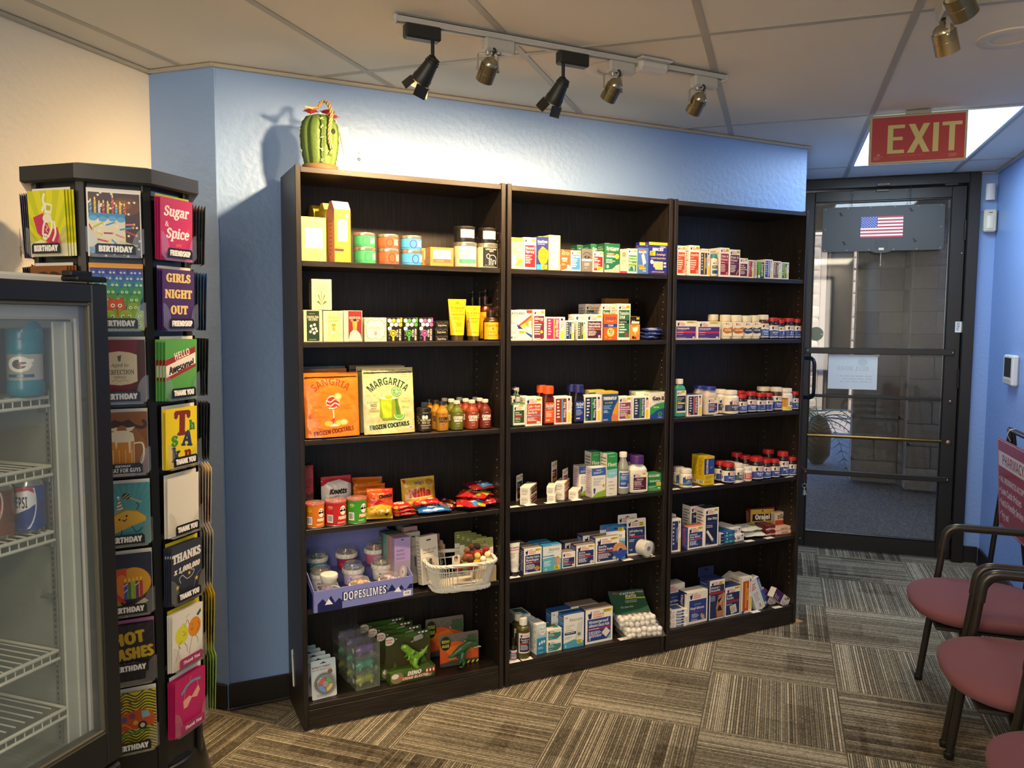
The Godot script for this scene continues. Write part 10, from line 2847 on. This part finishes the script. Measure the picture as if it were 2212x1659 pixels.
	[1,5,4,.007,"slate thank you card lettered THANKS x 1,000,000 with gold stars","g 343848 2c3040;T FB 50 21 14 92 -2 e6e2d8 THANKS;T FiB 50 43 9 84 -2 e6e2d8 x_1,000,000;c c0c0c4 1.8 30 66 26 58 36 54 50 62 66 60 74 52 66 50;s 58 54 6 e0b83a;s 20 72 7 e0b83a;s 82 68 7 e0b83a;c 8a8c94 1 70 92 80 66 96 56","b e0c81e","yellow envelope behind the one million thanks card","one million thanks card"],
	[1,6,3,.008,"white thank you card of a lemon and an orange slapping hands","b e0dccf;o 30 42 21 16 d8d23a;p d8d23a 20 56 30 24 38 22 44 34;o 72 38 21 17 dc8a24;p 2c5a34 78 18 92 10 94 16 84 22;c 2a2620 1.2 30 52 20 58 26 64;c 2a2620 1.2 40 30 48 20 54 30;c 2a2620 1.2 22 60 18 72 10 84;c 2a2620 1.2 38 58 46 66 48 76;c 2a2620 1.2 64 54 58 68 54 82;c 2a2620 1.2 76 54 82 62 84 70;c 2a2620 1.2 84 32 88 40 80 48;o 36 38 1.2 1 2a2620;o 64 32 1.2 1 2a2620;c 2a2620 1.2 34 44 40 44 42 40;c 2a2620 1.2 60 38 64 42 68 38;l 2a2620 .8 46 16 45 12;l 2a2620 .8 50 14 52 10","b dcc01e","yellow envelope behind the lemon and orange card","lemon and orange card"],
	[1,7,4,.007,"magenta thank you card of a pink bra on a blue padded hanger","b b81e60;c 5f9aac 6 22 28 40 18 60 15 82 18;c c8a060 1.2 50 14 48 8 54 6;l e8b0a8 .8 32 24 30 40;l e8b0a8 .8 72 18 76 32;p e2a292 26 42 46 38 54 42 76 28 82 38 72 48 54 44 40 56 28 56","b e9e4d8","white envelope behind the bra hanger card","bra hanger card"],
	[-1,0,4,-.009,"yellow sunburst birthday card of a caped corkscrew flying downwards","b d8d21e;R 52 92 22 c2c418;p c02a5a 12 40 40 34 56 60 76 56 84 78 80 92 62 84 40 74 22 64;c ece6cc 6 46 6 42 14 44 22 38 30;p ece6cc 46 18 66 22 62 36 44 34;p b8b428 50 22 62 24 60 31 49 30;o 50 42 12 7 e6dfc4;c ece6cc 5 44 46 38 56 36 66;c ece6cc 5 62 46 60 58 50 70;c ece6cc 5 68 48 70 64 62 76;c d8d0b0 2 46 52 50 56 45 59 49 63;o 42 70 7 5 ece6cc;o 40 69 1.2 1 4a3a2a;o 45 70 1.2 1 4a3a2a;p d8682a 38 78 50 76 48 84 42 86;p ece8c0 0 80 30 74 60 84 100 80 100 100 0 100","b e9e4d8","white envelope behind the caped corkscrew card","caped corkscrew card"],
	[-1,1,4,-.009,"brown birthday card with a moustache top showing over the cooler","g 8a5226 7a4420;c 3c2418 8 10 22 24 14 40 12 50 16 60 12 76 14 90 22","b e9e4d8","white envelope behind the brown moustache card","brown moustache card"],
	[-2,0,4,-.009,"violet birthday card with blue script and a striped bear at the rack edge","b 3c3468;t fi 50 20 8 60 4a8ac8 Two;o 44 46 18 12 c8c4c0;r 34 40 6 14 b83a4a;r 46 40 6 14 b83a4a;p d8824a 30 62 60 58 66 84 30 86","b e9e4d8","white envelope behind the violet bear card","violet bear card"],
	[-2,1,4,-.009,"dark card with pale edges peeking over the cooler top","b 221f22","b e9e4d8","white envelope behind the dark peeking card","dark peeking card"],
	[2,0,5,.002,"bravo congratulations card with gold art deco letters","g 1e1a18 5a1c18;T F 50 30 16 90 90 c89a4a BRAVO","b b03030","red envelope behind the bravo card","bravo card"],
	[2,1,5,.002,"blue birthday card with golden bronze numerals at the right side of the rack","g 1f5a94 10203a;T SB 50 50 40 80 0 a8783a 60","b d8c02a","yellow envelope behind the golden numeral card","golden numeral card"],
	[2,2,5,.002,"black wedding card with faint gold lettering on the rack edge","b 1c1a18;t F 50 24 9 70 6a5a34 Happy;t F 50 44 9 60 6a5a34 Love;t F 50 62 9 70 6a5a34 You","b d8d2c4","white envelope behind the black gold card","black gold card"],
	[2,3,5,.002,"black wedding card lettered LOVE with a heart","b 1e1c1b;t F 40 40 16 60 c8c4ba LO;t F 46 64 16 60 c8c4ba VE;o 66 40 8 7 1e1c1b","b d8d2c4","white envelope behind the love card","love card"],
	[2,4,5,.002,"cream baby card with a looping dotted insect trail","b d8c8a8;p c89a9a 0 70 100 50 100 100 0 100;c 4a3a30 .8 20 80 40 60 60 80 80 50 60 30 40 40 50 60 80 70;o 50 24 5 4 3a2a2a","b d4cec0","white envelope behind the insect trail card","insect trail card"],
	[2,5,5,.002,"grey baby card with alphabet letters in different colours","b b8b4ac;T S 70 24 14 30 80 8a6a3a A;T S 50 44 14 30 80 4a6a4a B;T S 50 66 14 30 80 5a4a7a C","b d8b8a8","peach envelope behind the alphabet card","alphabet card"],
	[2,6,5,.002,"yellow baby card with brown binoculars at the right side of the rack","b c8b41e;p 4a3424 20 50 46 44 46 90 18 92;p 4a3424 54 40 80 34 84 76 56 84;r 22 30 20 18 c8c4b8;r 58 22 18 16 c8c4b8","b b8b0a4","white envelope behind the binoculars card","binoculars card"],
	[2,7,5,.002,"pale green card, lowest at the right side of the rack","b 9ab85a;z b0c878 40 2","b c8c8b8","white envelope behind the pale green card","pale green card"]]
